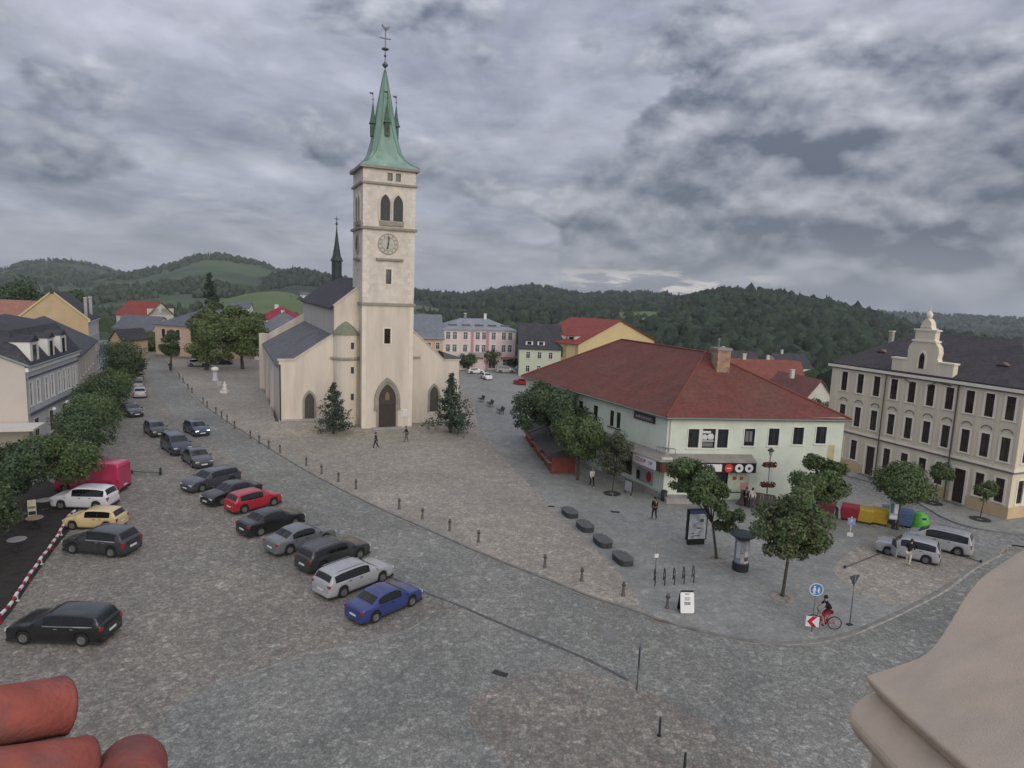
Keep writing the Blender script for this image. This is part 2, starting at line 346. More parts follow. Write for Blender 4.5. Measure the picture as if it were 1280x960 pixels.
def sstep(a, b, x):
    t = np.clip((x-a)/(b-a), 0, 1); return t*t*(3-2*t)
def fnoise(x, y, seed=0):
    """cheap smooth value field made of rotated sines"""
    r = np.random.default_rng(seed); s = np.zeros_like(x, dtype=float)
    for k in range(7):
        a = r.uniform(0, 6.28); f = 1.7**k; s += np.sin((x*math.cos(a)+y*math.sin(a))*f + r.uniform(0, 6.28))*np.sin((y*math.cos(a)-x*math.sin(a))*f*0.83 + r.uniform(0, 6.28))/1.55**k
    return s/1.6
def build_ground():
    rr = np.concatenate([[0.0], np.geomspace(8, 4500, 66)]); na = 120; th = np.linspace(0, 2*math.pi, na, endpoint=False)
    Rr, Th = np.meshgrid(rr, th, indexing='ij'); X = Rr*np.cos(Th); Y = Rr*np.sin(Th)
    Z = -0.06 - 55*sstep(240, 900, Rr) - 70*sstep(900, 4500, Rr) - 16*sstep(84, 150, Y)*sstep(30, 60, X)
    Z += 2.0*sstep(200, 400, Rr)*fnoise(X/90, Y/90, 3)
    v = np.stack([X, Y, Z], -1).reshape(-1, 3); f = []
    for i in range(len(rr)-1):
        for j in range(na):
            k = (j+1) % na; f.append((i*na+j, (i+1)*na+j, (i+1)*na+k, i*na+k))
    me = bpy.data.meshes.new('ground'); me.from_pydata(v.tolist(), [], f); me.materials.append(M_GRASSY)
    o = link('ground', me); o['kind'] = 'structure'
build_ground()
sheet('square_paving', [(-60, 2), (62, 2), (62, 84), (34, 88), (30, 150), (-30, 170), (-120, 176), (-84, 100), (-62, 60)], M_COB_WARM, 0.0, px=False)

KERB = [(150, 425), (208, 447), (237, 487), (262, 512), (300, 537), (360, 575), (416, 606), (472, 634), (529, 659), (585, 684), (641, 707), (690, 726), (740, 746), (790, 762), (830, 776), (865, 786), (915, 797), (960, 803), (1007, 802), (1054, 794), (1094, 779), (1135, 760), (1179, 737), (1219, 708), (1250, 692)]
GUT = [(120, 425), (176, 448), (196, 492), (222, 522), (262, 555), (330, 610), (400, 666), (450, 700), (498, 727), (543, 746), (574, 758), (639, 786), (724, 821), (782, 850), (860, 890), (960, 945), (1010, 985)]
sheet('road', smooth_px(KERB) + [(1300, 680), (1330, 760), (1300, 985)] + smooth_px(GUT)[::-1], M_COB_BLUE, 0.006)
sheet('crossing_paving', smooth_px([(150, 985), (200, 905), (250, 862), (320, 841), (373, 823), (442, 806), (506, 790), (548, 770), (600, 772), (660, 797), (730, 828), (782, 852), (700, 836), (640, 847), (600, 868), (585, 885), (590, 908), (617, 934), (650, 985)], 4), M_COB_BLUE, 0.010)
strip('stone_band', [(300, 847), (373, 823), (442, 806), (506, 790), (536, 772)], 0.14, mat('faint_row_stone', (0.265, 0.257, 0.228), 0.85, 0.5, 3.0, 0.4, 12), -0.02, 0.018)
strip('gutter', [(400, 667), (450, 700), (498, 727), (543, 746), (574, 758), (639, 786), (724, 821), (784, 851)], 0.17, M_GUTTER, -0.02, 0.016)
# raised plaza, bounded by its kerb
sheet('plaza', smooth_px(KERB[1:]) + [(1280, 668), (1240, 655), (1225, 600), (1060, 560), (960, 500), (800, 480), (690, 462), (560, 470), (500, 452), (330, 440), (240, 438)], M_COB_TAN, 0.100, thick=0.09)
strip('kerb', KERB[1:], 0.15, M_KERB, 0.0, 0.115, side=1)
strip('road_edge_row', KERB[1:], 0.22, M_BAND, 0.0, 0.014, side=-1)
PAVE_EDGE = [(560, 462), (590, 500), (600, 535), (632, 575), (668, 612), (700, 645), (742, 684), (782, 725), (806, 764)]
sheet('pavement', smooth_px(PAVE_EDGE) + smooth_px([(830, 773), (865, 784), (915, 795), (960, 801), (1007, 800), (1054, 792), (1094, 777), (1135, 758), (1179, 735), (1219, 706), (1246, 691)]) + [(1270, 668), (1235, 655), (1220, 600), (1060, 560), (960, 500), (800, 480), (700, 465), (620, 456)], M_PAVE, 0.108)
sheet('parking_bay', smooth_px([(1040, 712), (1062, 690), (1112, 668), (1180, 672), (1222, 700), (1196, 722), (1133, 756), (1100, 752), (1064, 738)], 3), M_COB_TAN, 0.114)
sheet('street', [(1060, 585), (1060, 606), (1110, 628), (1160, 655), (1225, 690), (1262, 680), (1330, 690), (1340, 668), (1255, 650), (1100, 600)], M_STREET, 0.112)
sheet('school_pavement', smooth_px([(1040, 590), (1100, 606), (1150, 630), (1180, 647), (1220, 660), (1280, 668), (1330, 672)], 4) + [(1340, 600), (1258, 640), (1047, 575)], M_PAVE, 0.20, thick=0.10)
strip('school_kerb', [(1040, 590), (1100, 606), (1150, 630), (1180, 647), (1220, 660), (1280, 668), (1330, 672)], 0.14, M_KERB, 0.05, 0.215, side=1)
sheet('terrace_ground', smooth_px([(-60, 830), (0, 782), (40, 725), (70, 684), (92, 655), (100, 625)], 3) + [(60, 600), (-80, 640)], M_SHADED_GROUND, 0.010)

# ---- hills
def smooth_curve(us, vs, n):
    u = np.linspace(us[0], us[-1], n); v = np.interp(u, us, vs)
    k = np.hanning(max(3, n//22)); k /= k.sum(); p = len(k)//2
    vp = np.pad(v, p, mode='edge'); return u, np.convolve(vp, k, 'valid')[:n]
def hill(name, crest, D, Df, zf, m, bumpy=3.0, n=130, rows=26, power=1.15, seed=1, ret=False):
    us, vs = zip(*crest); u, v = smooth_curve(us, vs, n); V = np.zeros((rows+6, n, 3))
    for j in range(n):
        d = ray(u[j], v[j]); h = math.hypot(d.x, d.y); ax, ay = d.x/h, d.y/h; zc = CAM_H + d.z/h*D
        for i in range(rows+6):
            if i <= rows-1:
                t = i/(rows-1); r = Df + (D-Df)*t; z = zf + (zc-zf)*(t**power*(1.0-0.12*math.sin(math.pi*t)))
            else:
                t = (i-rows+1)/6; r = D*(1+0.45*t); z = zc - (zc+140)*t**1.7
            V[i, j] = (ax*r, ay*r, z)
    w = np.sin(np.linspace(0, 1, rows+6)*math.pi)[:, None]; V[..., 2] += bumpy*fnoise(V[..., 0]/(D*0.07), V[..., 1]/(D*0.07), seed)*w
    f = [(i*n+j, i*n+j+1, (i+1)*n+j+1, (i+1)*n+j) for i in range(rows+5) for j in range(n-1)]
    me = bpy.data.meshes.new(name); me.from_pydata(V.reshape(-1, 3).tolist(), [], f); me.materials.append(m); me.polygons.foreach_set('use_smooth', [True]*len(me.polygons))
    o = link(name, me); o['kind'] = 'structure'; return V[:rows+1]
M_HILL = mat('hill_mixed', (0.034, 0.056, 0.030), 0.95, 0.35, 0.012, second=(0.066, 0.100, 0.044), sscale=0.0045)
M_HILL2 = mat('hill_wooded', (0.026, 0.040, 0.026), 0.95, 0.3, 0.02)
M_MEADOW = mat('meadow', (0.105, 0.150, 0.055), 0.95, 0.15, 0.02, second=(0.13, 0.165, 0.07), sscale=0.01)
H_W = hill('hill', [(-120, 356), (-40, 344), (0, 338), (30, 329), (60, 325), (95, 327), (125, 334), (150, 342), (175, 347), (230, 356), (300, 366)], 2300, 700, -40, M_HILL, 5, seed=2)
H_N = hill('hill.001', [(60, 366), (105, 352), (140, 344), (165, 342), (200, 335), (225, 327), (245, 321), (270, 319), (300, 324), (330, 331), (350, 340), (400, 352), (440, 362), (520, 378)], 1700, 520, -28, M_HILL, 5, seed=5)
H_M = hill('hill.002', [(300, 362), (335, 350), (355, 342), (370, 339), (385, 341), (410, 346), (440, 352), (480, 358), (520, 365), (560, 369), (590, 370), (620, 365), (645, 361), (665, 360), (690, 363), (730, 369), (770, 367), (810, 367), (850, 371), (890, 376), (960, 386), (1040, 398)], 1350, 330, -14, M_HILL2, 4, seed=8)
H_F = hill('hill.003', [(860, 396), (960, 392), (1050, 392), (1100, 391), (1150, 393), (1200, 396), (1250, 399), (1300, 402), (1400, 410), (1500, 420)], 2800, 700, -70, M_HILL2, 6, seed=11)
H_R = hill('hill.004', [(790, 422), (812, 404), (824, 391), (842, 380), (862, 373), (880, 369), (900, 366), (920, 365), (945, 364), (975, 369), (1000, 374), (1030, 381), (1060, 387), (1090, 396), (1120, 406), (1160, 418), (1230, 430), (1330, 440)], 760, 210, -16, M_HILL2, 2, seed=14)
hill('meadow', [(225, 398), (260, 383), (280, 375), (305, 368), (325, 365), (345, 364), (362, 366), (385, 374), (420, 388)], 620, 260, -12, M_MEADOW, 0.6, seed=4)
hill('meadow.001', [(716, 404), (740, 396), (765, 391), (790, 389), (815, 389), (840, 392), (870, 402)], 640, 260, -14, M_MEADOW, 0.6, seed=6)
hill('meadow.002', [(470, 388), (505, 380), (530, 382), (555, 388), (580, 395), (610, 402)], 700, 260, -12, mat('meadow_dry', (0.105, 0.12, 0.055), 0.95, 0.2, 0.02), 0.6, seed=9)

# ---- woods on the hills: one mass each, built of single crowns
def crown_templates():
    ico = bmesh.new(); bmesh.ops.create_icosphere(ico, subdivisions=1, radius=1.0); v = np.array([q.co[:] for q in ico.verts]); f = np.array([[q.index for q in p.verts] for p in ico.faces]); ico.free()
    c = [(0, 0, 1.0)]
    for k in range(6): a = k*math.pi/3; c.append((math.cos(a)*.33, math.sin(a)*.33, .35))
    for k in range(6): a = k*math.pi/3+.5; c.append((math.cos(a)*.5, math.sin(a)*.5, -0.55))
    cf = [(0, 1+k, 1+(k+1) % 6) for k in range(6)] + [(1+k, 7+k, 1+(k+1) % 6) for k in range(6)] + [(7+k, 7+(k+1) % 6, 1+(k+1) % 6) for k in range(6)]
    return (v, f), (np.array(c), np.array(cf))
BLOB, CONE = crown_templates()
def woods(name, pts, sizes, kinds, m, seed=0):
    r = np.random.default_rng(seed); VV = []; FF = []; o = 0
    for p, s, k in zip(pts, sizes, kinds):
        v, f = CONE if k else BLOB
        w = v*(1+0.22*r.standard_normal((len(v), 1))) if not k else v*(1+0.12*r.standard_normal((len(v), 1)))
        sc = np.array([s*0.62, s*0.62, s*0.75]) if not k else np.array([s*0.55, s*0.55, s*0.85])
        VV.append(w*sc*(1+0.1*r.standard_normal(3)) + p + np.array([0, 0, s*0.35])); FF.append(f+o); o += len(v)
    VV = np.concatenate(VV); FF = np.concatenate(FF); me = bpy.data.meshes.new(name)
    me.vertices.add(len(VV)); me.vertices.foreach_set('co', VV.ravel()); me.loops.add(FF.size); me.loops.foreach_set('vertex_index', FF.ravel())
    me.polygons.add(len(FF)); me.polygons.foreach_set('loop_start', np.arange(0, FF.size, 3)); me.update(calc_edges=True); me.validate(); me.polygons.foreach_set('use_smooth', [True]*len(me.polygons))
    me.materials.append(m); ob = link(name, me); ob['kind'] = 'stuff'; return ob
def on_hill(V, n, seed, rowmin=0.0, mask=None):
    r = np.random.default_rng(seed); R_, C = V.shape[:2]; out = []
    i = (rowmin + (1-rowmin)*r.random(n)**0.8)*(R_-1.001); j = r.random(n)*(C-1.001); a = i.astype(int); b = j.astype(int); fi = (i-a)[:, None]; fj = (j-b)[:, None]
    P = V[a, b]*(1-fi)*(1-fj)+V[a+1, b]*fi*(1-fj)+V[a, b+1]*(1-fi)*fj+V[a+1, b+1]*fi*fj
    if mask is not None: P = P[mask(P)]
    return P
M_WOOD_DK = mat_leaf('wood_dark', (0.025, 0.043, 0.025), (0.043, 0.062, 0.029), 0.5, 0.32)
M_WOOD_MID = mat_leaf('wood_mid', (0.035, 0.055, 0.027), (0.060, 0.083, 0.034), 0.5, 0.28)
def put_woods():
    r = np.random.default_rng(3)
    for nm, V, n, s, sd, mk in (('forest', H_W, 3600, 8.5, 1, 0.05), ('forest.001', H_N, 4800, 7.5, 2, 0.0), ('forest.002', H_M, 6500, 7.5, 3, -0.2), ('forest.003', H_F, 2600, 10, 4, -0.6)):
        P = on_hill(V, n, sd, 0.05, lambda P, mk=mk, sd=sd: fnoise(P[:, 0]/190, P[:, 1]/190, 20+sd) > mk)
        E = on_hill(V[-3:-1], 500, sd+50); P = np.concatenate([P, E])
        woods(nm, P, s*(0.6+0.7*r.random(len(P))), r.random(len(P)) < 0.45, M_WOOD_DK if sd in (3, 4) else M_WOOD_MID, sd)
    P = on_hill(H_R, 4800, 9, 0.0); woods('forest.004', P, 6.6*(0.65+0.6*r.random(len(P))), r.random(len(P)) < 0.14, M_WOOD_DK, 9)
    # belts of broadleaf trees in the dip behind the houses
    pts = []
    for u0_, u1_, d0, d1, zz, n in ((600, 720, 190, 260, -9, 70), (705, 735, 190, 230, -12, 10), (840, 1080, 190, 330, -14, 520), (520, 660, 180, 260, -2, 60), (40, 190, 230, 420, -6, 160), (190, 340, 210, 420, -5, 110), (-80, 60, 210, 330, -3, 110), (330, 470, 190, 330, -3, 70)):
        for k in range(n):
            u = r.uniform(u0_, u1_); d = r.uniform(d0, d1); q = ray(u, 380); h = math.hypot(q.x, q.y); pts.append((q.x/h*d, q.y/h*d, zz*(0.6+0.8*(d-d0)/(d1-d0))))
    pts = np.array(pts); woods('forest.005', pts, 5.6*(0.6+0.7*r.random(len(pts))), r.random(len(pts)) < 0.05, M_WOOD_MID, 12)
put_woods()

# ================================================================== TREES
M_BARK = mat('bark', (0.075, 0.060, 0.048), 0.9, 0.3, 6, 0.4, 20)
M_LEAF = mat_leaf('leaf_green', (0.090, 0.132, 0.056), (0.128, 0.180, 0.071))
M_LEAF_DK = mat_leaf('leaf_dark', (0.066, 0.102, 0.056), (0.092, 0.132, 0.063))
M_LEAF_OL = mat_leaf('leaf_olive', (0.102, 0.140, 0.056), (0.144, 0.187, 0.074))
M_LEAF_CH = mat_leaf('leaf_chestnut', (0.090, 0.128, 0.061), (0.125, 0.172, 0.074))
M_LEAF_TIP = mat_leaf('leaf_scorched', (0.20, 0.19, 0.085), (0.15, 0.115, 0.07))
M_LEAF_PALE = mat_leaf('leaf_pale', (0.085, 0.105, 0.055), (0.115, 0.125, 0.075))
M_NEEDLE = mat_leaf('needles', (0.058, 0.086, 0.064), (0.078, 0.106, 0.074))
def leaf_mesh(name, cen, nrm, size, mats, mi=None, seed=0, long=1.5):
    r = np.random.default_rng(seed); n = len(cen); a = r.standard_normal((n, 3)); a -= nrm*(a*nrm).sum(1)[:, None]*0.8; a /= np.linalg.norm(a, axis=1)[:, None]+1e-9
    b = np.cross(nrm, a); b /= np.linalg.norm(b, axis=1)[:, None]+1e-9; s = (size*(0.6+0.8*r.random(n)))[:, None]
    V = np.stack([cen-a*s*long*.5, cen+b*s*.42+a*s*.05, cen+a*s*long*.5, cen-b*s*.42+a*s*.05], 1).reshape(-1, 3); F = np.arange(n*4)
    me = bpy.data.meshes.new(name); me.vertices.add(n*4); me.vertices.foreach_set('co', V.ravel()); me.loops.add(n*4); me.loops.foreach_set('vertex_index', F)
    me.polygons.add(n); me.polygons.foreach_set('loop_start', np.arange(0, n*4, 4)); me.update(calc_edges=True)
    for m in mats: me.materials.append(m)
    if mi is not None: me.polygons.foreach_set('material_index', mi.astype(np.int32))
    return me
def unit(n, r):
    d = r.standard_normal((n, 3)); return d/np.linalg.norm(d, axis=1)[:, None]
def tree(label, base, blobs, mat_, n=3500, size=0.24, trunk_r=0.11, seed=0, group=None, name='tree', clumps=26, tips=None, fork=None, fine=True):
    """blobs: ellipsoids (x, y, z, rx, rz) above the base. trunk > limbs reach into the clumps"""
    if fine: n = int(n*2.4); size *= 0.64
    r = np.random.default_rng(seed); root = thing(name, label, 'tree', base, 0, group)
    vol = np.array([b[3]**2*b[4] for b in blobs])**0.8; vol /= vol.sum(); C = []; Rr = []; mid = []
    for b, w in zip(blobs, vol):
        k = max(5, int(clumps*w)); d = unit(k, r); d[:, 2] = d[:, 2]*0.95+0.08
        rad = (0.52+0.40*r.random(k))[:, None]; C.append(np.array(b[:3]) + d*rad*np.array([b[3], b[3], b[4]])); Rr.append(np.full(k, b[3])*(0.26+0.18*r.random(k))); mid.append(np.repeat([b[:3]], k, 0))
    C = np.concatenate(C); Rr = np.concatenate(Rr); mid = np.concatenate(mid); p = Rr**2; p /= p.sum()
    idx = r.choice(len(C), n, p=p); d = unit(n, r); rad = Rr[idx]*(0.45+0.65*r.random(n)**0.6); cen = C[idx] + d*rad[:, None]*np.array([1.1, 1.1, 0.85])
    nrm = cen - mid[idx]; nrm /= np.linalg.norm(nrm, axis=1)[:, None]+1e-9; nrm = nrm*0.7 + d*0.5 + 0.55*r.standard_normal((n, 3)) + np.array([0, 0, 0.25]); nrm /= np.linalg.norm(nrm, axis=1)[:, None]
    mats = [mat_]; mi = None
    if tips: mats.append(tips[0]); mi = (r.random(n) < tips[1])
    link('crown', leaf_mesh('crown', cen, nrm, np.full(n, size), mats, mi, seed), root)
    mb = MB(); zt = min(b[2]-b[4]*0.35 for b in blobs); top = Vector((np.mean([b[0] for b in blobs])*.6, np.mean([b[1] for b in blobs])*.6, max(zt, 0.6)))
    mb.tube([(0, 0, -0.06), (0.01, 0, 0.15), (top.x*.5, top.y*.5, top.z*.55), top], [trunk_r*1.45, trunk_r*1.05, trunk_r*.9, trunk_r*.75], 8)
    for k in range(min(14, len(C))):
        e = Vector(C[k*len(C)//14 if len(C) >= 14 else k]); m_ = top.lerp(e, .5) + Vector((0, 0, .12*(e-top).length)); mb.tube([top-Vector((0, 0, .15)), m_, e], [trunk_r*.55, trunk_r*.35, trunk_r*.12], 5)
    mb.build('trunk', M_BARK, root, True); return root
def conifer(label, base, h, rad, seed=0, name='spruce_tree', n=3200, group=None, size=0.17, sparse=0.0, lean=0.0):
    r = np.random.default_rng(seed); root = thing(name, label, 'tree', base, 0, group); cen = []; nrm = []; mb = MB()
    mb.tube([(0, 0, -0.06), (0, 0, h*.4), (lean, 0, h*.97)], [h*.022, h*.015, .012], 7)
    nb = 62
    for k in range(nb):
        t = (k+r.random())/nb; z = h*(0.10+0.88*t); L = rad*(1-t)**0.8*(0.35+0.9*r.random()) + 0.06; a = r.uniform(0, 6.28); d = np.array([math.cos(a), math.sin(a), 0])
        tip = np.array([lean*t, 0, z]) + d*L + np.array([0, 0, -0.10*L + 0.22*L*t]); mb.tube([(lean*t, 0, z), tip], [.022, .006], 4)
        m = int(n/nb*(0.35+1.3*(1-t))); s = r.random(m)**0.7; P = np.array([lean*t, 0, z])[None]*(1-s)[:, None] + tip[None]*s[:, None]; P += r.standard_normal((m, 3))*np.array([.17, .17, .15])*(0.6+L*.5); cen.append(P)
        q = r.standard_normal((m, 3))*.7 + d*.5 + np.array([0, 0, .7]); nrm.append(q/np.linalg.norm(q, axis=1)[:, None])
    cen = np.concatenate(cen); nrm = np.concatenate(nrm); link('crown', leaf_mesh('crown', cen, nrm, np.full(len(cen), size), [M_NEEDLE], None, seed, 1.9), root)
    mb.build('trunk', M_BARK, root, True); return root

def plant_trees():
    B = lambda u, v: spot(u, v, 0.1)
    tree('large round chestnut tree with scorched leaf edges beside the advertising column', B(978, 745), [(0.25, 0, 4.3, 1.95, 2.0), (0.9, .3, 3.2, 1.35, 1.2), (-0.6, 0, 3.5, 1.4, 1.4), (.45, 0, 5.6, 1.45, 1.25), (.3, 0, 6.3, .8, .7)], M_LEAF_CH, 7500, 0.21, 0.10, 11, tips=(M_LEAF_TIP, 0.13), clumps=46, name='chestnut_tree')
    tree('leafy tree behind the big chestnut, in front of the green shop wall', B(1015, 655), [(0.2, 0, 3.7, 1.9, 1.75), (1.0, 0, 3.3, 1.2, 1.2)], M_LEAF, 4200, 0.23, 0.10, 12)
    tree('uneven tree with a small lower crown between the poster case and the shop corner', B(895, 698), [(-1.6, 1.0, 5.1, 1.6, 1.35), (-0.75, .5, 4.2, 1.35, 1.2), (0.25, 0, 2.75, 1.05, .9), (1.15, .3, 2.9, .7, .7), (-1.9, 1, 4.2, 1.1, .9)], M_LEAF, 5200, 0.22, 0.09, 13, clumps=40)
    tree('dark bushy tree above the far end of the red market booths', B(692, 578), [(-1.6, 1.5, 5.1, 2.7, 2.3), (1.0, 0.5, 5.0, 2.6, 2.0), (-3.2, 2, 4.2, 1.6, 1.5)], M_LEAF_DK, 6000, 0.28, 0.14, 14, clumps=40)
    tree('mid green bushy tree above the near end of the red market booths', B(722, 600), [(0, 0, 4.1, 2.3, 1.9), (1.2, -.2, 3.6, 1.4, 1.4), (-1.1, .2, 4.2, 1.4, 1.3)], M_LEAF, 5200, 0.25, 0.11, 15, clumps=34)
    tree('pale thin birch with see-through foliage beside the shop awning', B(765, 616), [(0.1, 0, 3.5, 1.5, 1.9), (0.9, 0, 4.6, 1.0, 1.0), (-.3, 0, 2.2, 1.0, .8)], M_LEAF_PALE, 2100, 0.17, 0.06, 16, clumps=30, name='birch_tree')
    tree('clipped ball-shaped maple behind the recycling bins', B(1121, 662), [(0, 0, 3.6, 1.95, 1.5)], M_LEAF, 5600, 0.21, 0.10, 17, clumps=60, name='maple_tree')
    tree('young tree with a small crown in a grate in front of the school doors', spot(1166, 628, .2), [(.45, 0, 2.75, .95, .75)], M_LEAF, 1500, 0.18, 0.05, 18)
    tree('thin sapling with a sparse crown near the school corner', spot(1225, 648, .2), [(.3, 0, 2.4, .75, .65), (.1, 0, 1.7, .4, .3)], M_LEAF_OL, 800, 0.16, 0.04, 19)
    tree('huge old chestnut on the left of a pair at the end of the plaza', B(258, 462), [(1.0, 0, 7.4, 4.0, 4.6), (-.9, -1, 4.2, 2.8, 2.8), (2.2, 0, 9.4, 3.0, 3.2), (2.0, -1.5, 3.4, 2.6, 2.2)], M_LEAF_OL, 6500, 0.50, 0.35, 20, clumps=50, name='chestnut_tree')
    tree('huge old chestnut on the right of a pair, by the white house', B(303, 461), [(0, 0, 7.4, 4.6, 5.0), (2.8, -1, 4.8, 3.0, 3.0), (-1.0, 0, 10.0, 3.0, 2.8), (-1.5, -1.5, 3.4, 2.6, 2.2)], M_LEAF_OL, 6500, 0.50, 0.35, 21, clumps=50, name='chestnut_tree')
    for i, (u, v, h, rr) in enumerate(((-28, 705, 5.6, 2.6), (28, 652, 5.9, 2.6), (84, 628, 5.6, 2.8), (106, 590, 6.0, 2.9), (122, 560, 6.0, 2.9), (138, 530, 6.0, 2.7), (150, 508, 5.6, 2.4))):
        tree(('leafy street tree at the lower left edge beside the cafe tables', 'leafy street tree behind the pale sign board and cafe tables', 'leafy street tree beside the bonnet of the white car', 'leafy street tree beside the cab of the red van', 'leafy street tree just beyond the red van', 'leafy street tree opposite the parked dark green car', 'leafy street tree beside the car with a bright bonnet')[i], spot(u, v, 0), [(-.3, 0, h*.60, rr*.90, h*.33), (.5, .4, h*.5, rr*.55, h*.22), (-.9, -.3, h*.74, rr*.5, h*.22)], (M_LEAF, M_LEAF_DK)[i % 2] if i else M_LEAF_DK, 4200, 0.23, 0.11, 30+i, 'street trees along the left row of houses', clumps=34)
    tree('dark clipped round tree at the far end of the left street tree row', spot(157, 478, 0), [(0, 0, 3.7, 3.1, 3.2)], M_LEAF_DK, 4200, 0.30, 0.14, 41, clumps=60)
    conifer('young spruce with gappy branches left of the church tower', B(417, 543), 6.0, 2.3, 50, n=2600)
    conifer('broader young spruce in front of the right church aisle', B(563, 541), 7.2, 2.9, 51, n=4000)
    conifer('tall dark spruce rising behind the peach coloured house', spot(264, 432), 19.0, 4.6, 52, n=4200, size=0.55)
    for i, (u, v, d, h, rr, lb) in enumerate(((18, 392, 165, 9, 5.2, 'dark tree crown beyond the reddish roof at the far left'), (85, 385, 190, 7, 3.4, 'round tree standing above the yellow gable roof'), (186, 440, 176, 5, 3.4, 'garden trees to the left of the peach house'), (262, 500, 128, 0, 0, ''), (213, 452, 139, 7.6, 1.7, 'small tree in front of the peach house windows'))):
        if not h: continue
        q = ray(u, v); hh = math.hypot(q.x, q.y); x, y = q.x/hh*d, q.y/hh*d
        tree(lb, (x, y, 0 if d < 160 else (6 if i < 2 else -1)), [(0, 0, h*.62, rr, h*.4), (rr*.5, 0, h*.5, rr*.6, h*.28)], M_LEAF_DK if i != 2 else M_LEAF, 2200, 0.5 if i != 4 else .3, 0.2, 60+i)
    # trees between the church and the pink house, and beside the far right roofs
    for i, (u, v, h, rr, lb) in enumerate(((612, 462, 4.2, 2.6, 'dark round tree in front of the pink house'), (585, 463, 3.6, 2.0, 'small dark tree left of the round one before the pink house'), (640, 462, 2.6, 1.5, 'low bush at the right corner of the pink house'))):
        tree(lb, spot(u, v, .1), [(0, 0, h*.62, rr, h*.36)], M_LEAF_DK, 1500, 0.34, 0.14, 70+i)
    q = at_y(997, 478, 96); tree('bushy green tree behind the right end of the red roof', (q.x, q.y, -6), [(0, 0, 6.4, 3.0, 2.6), (1.5, 0, 5.2, 2.2, 2)], M_LEAF, 2600, 0.34, 0.2, 75)
    q = at_y(1030, 490, 100); tree('narrow dark conifer between the far red roofs and the school', (q.x, q.y, -8), [(0, 0, 7.0, 1.9, 4.0)], M_LEAF_DK, 2400, 0.34, 0.2, 76)
plant_trees()

def haze():
    mb = MB(); mb.box(-4600, 4600, -400, 4600, -160, 130); o = mb.build('haze', mat('tmp_haze', (1, 1, 1)))
    m = bpy.data.materials.new('haze_air'); m.use_nodes = True; nt = m.node_tree; nt.nodes.clear(); v = nt.nodes.new('ShaderNodeVolumePrincipled'); v.inputs['Color'].default_value = (.80, .88, .95, 1); v.inputs['Density'].default_value = 0.00013; v.inputs['Anisotropy'].default_value = 0.0
    nt.links.new(v.outputs[0], nt.nodes.new('ShaderNodeOutputMaterial').inputs['Volume']); o.data.materials.clear(); o.data.materials.append(m); o['kind'] = 'stuff'
haze()
# ================================================================== BUILDINGS
M_GLASS = mat('window_glass', (0.020, 0.023, 0.026), 0.10, 0.7, 0.9, spec=0.6)
M_GLASS_BR = mat('window_glass_brown', (0.040, 0.028, 0.025), 0.15, 0.7, 1.1, spec=0.5)
M_WHITE = mat('white_paint', (0.72, 0.71, 0.68), 0.6, 0.08, 2.0)
M_TRIM = mat('pale_trim', (0.60, 0.58, 0.52), 0.8, 0.10, 1.0)
M_BROWN = mat('dark_wood', (0.055, 0.036, 0.028), 0.6, 0.2, 4)
M_DARK = mat('dark_metal', (0.025, 0.026, 0.028), 0.5, 0.15, 4, spec=0.4)
M_GREYM = mat('grey_metal', (0.20, 0.21, 0.22), 0.5, 0.15, 3, metal=0.4)
M_SLATE = mat_rows('roof_slate', (0.050, 0.050, 0.058), 0.32, 0.22, second=(0.07, 0.068, 0.072))
M_SLATE_BL = mat_rows('roof_bluegrey', (0.115, 0.125, 0.145), 0.4, 0.14, second=(0.15, 0.16, 0.18))
M_SLATE_LT = mat_rows('roof_lightgrey', (0.25, 0.265, 0.30), 0.5, 0.12)
M_REDROOF = mat_rows('roof_red', (0.155, 0.052, 0.042), 0.30, 0.14, second=(0.130, 0.066, 0.048), amt=0.7)
M_REDROOF2 = mat_rows('roof_brightred', (0.24, 0.055, 0.045), 0.35, 0.15)
M_ORTILE = mat_rows('roof_orange', (0.30, 0.15, 0.11), 0.35, 0.15)
M_COPPER = mat('green_copper', (0.215, 0.335, 0.275), 0.65, 0.24, 0.8, 0.15, 6, streak=True, second=(0.26, 0.38, 0.32), sscale=0.6)
M_COPPER_DK = mat('dark_copper', (0.045, 0.062, 0.058), 0.6, 0.25, 2.0)
WCACHE = {}
def win_mesh(w, h, sur, sash, bars, sill, sw=0.13, glass=None):
    key = (round(w, 2), round(h, 2), sur.name if sur else '', sash.name, bars, sill, sw, glass.name if glass else '')
    if key in WCACHE: return WCACHE[key]
    mb = MB(); a = w/2
    if sur:
        mb.box(-a-sw, -a+.01, -.045, .02, -.03, h+sw*.6); mb.box(a-.01, a+sw, -.045, .02, -.03, h+sw*.6); mb.box(-a+.01, a-.01, -.043, .02, h-.01, h+sw)
    if sill: mb.box(-a-sw-.05, a+sw+.05, -.10, .03, -.10, -.032)
    b = 0.055
    for x0, x1, z0, z1 in ((-a+.004, -a+b, .005, h-.005), (a-b, a-.004, .005, h-.005), (-a+b, a-b, .005, b), (-a+b, a-b, h-b, h-.005)): mb.box(x0, x1, .07, .115, z0, z1, 1)
    if bars >= 1: mb.box(-.028, .028, .066, .11, b, h-b, 1)
    if bars >= 2: mb.box(-a+b, a-b, .068, .112, h*.66, h*.66+.05, 1)
    WCACHE[key] = (mb.mesh('window', [sur or sash, sash]), MB().box(-a+.02, a-.02, .10, .13, .02, h-.02).mesh('pane', glass or M_GLASS)); return WCACHE[key]
def win(parent, M, x, z, w, h, sur=None, sash=None, bars=2, sill=True, glass=None, sw=0.13, name='window'):
    f, p = win_mesh(w, h, sur, sash or M_WHITE, bars, sill, sw, glass)
    o = link(name, f, parent, M @ T(x, 0, z)); link('pane', p, o); return o
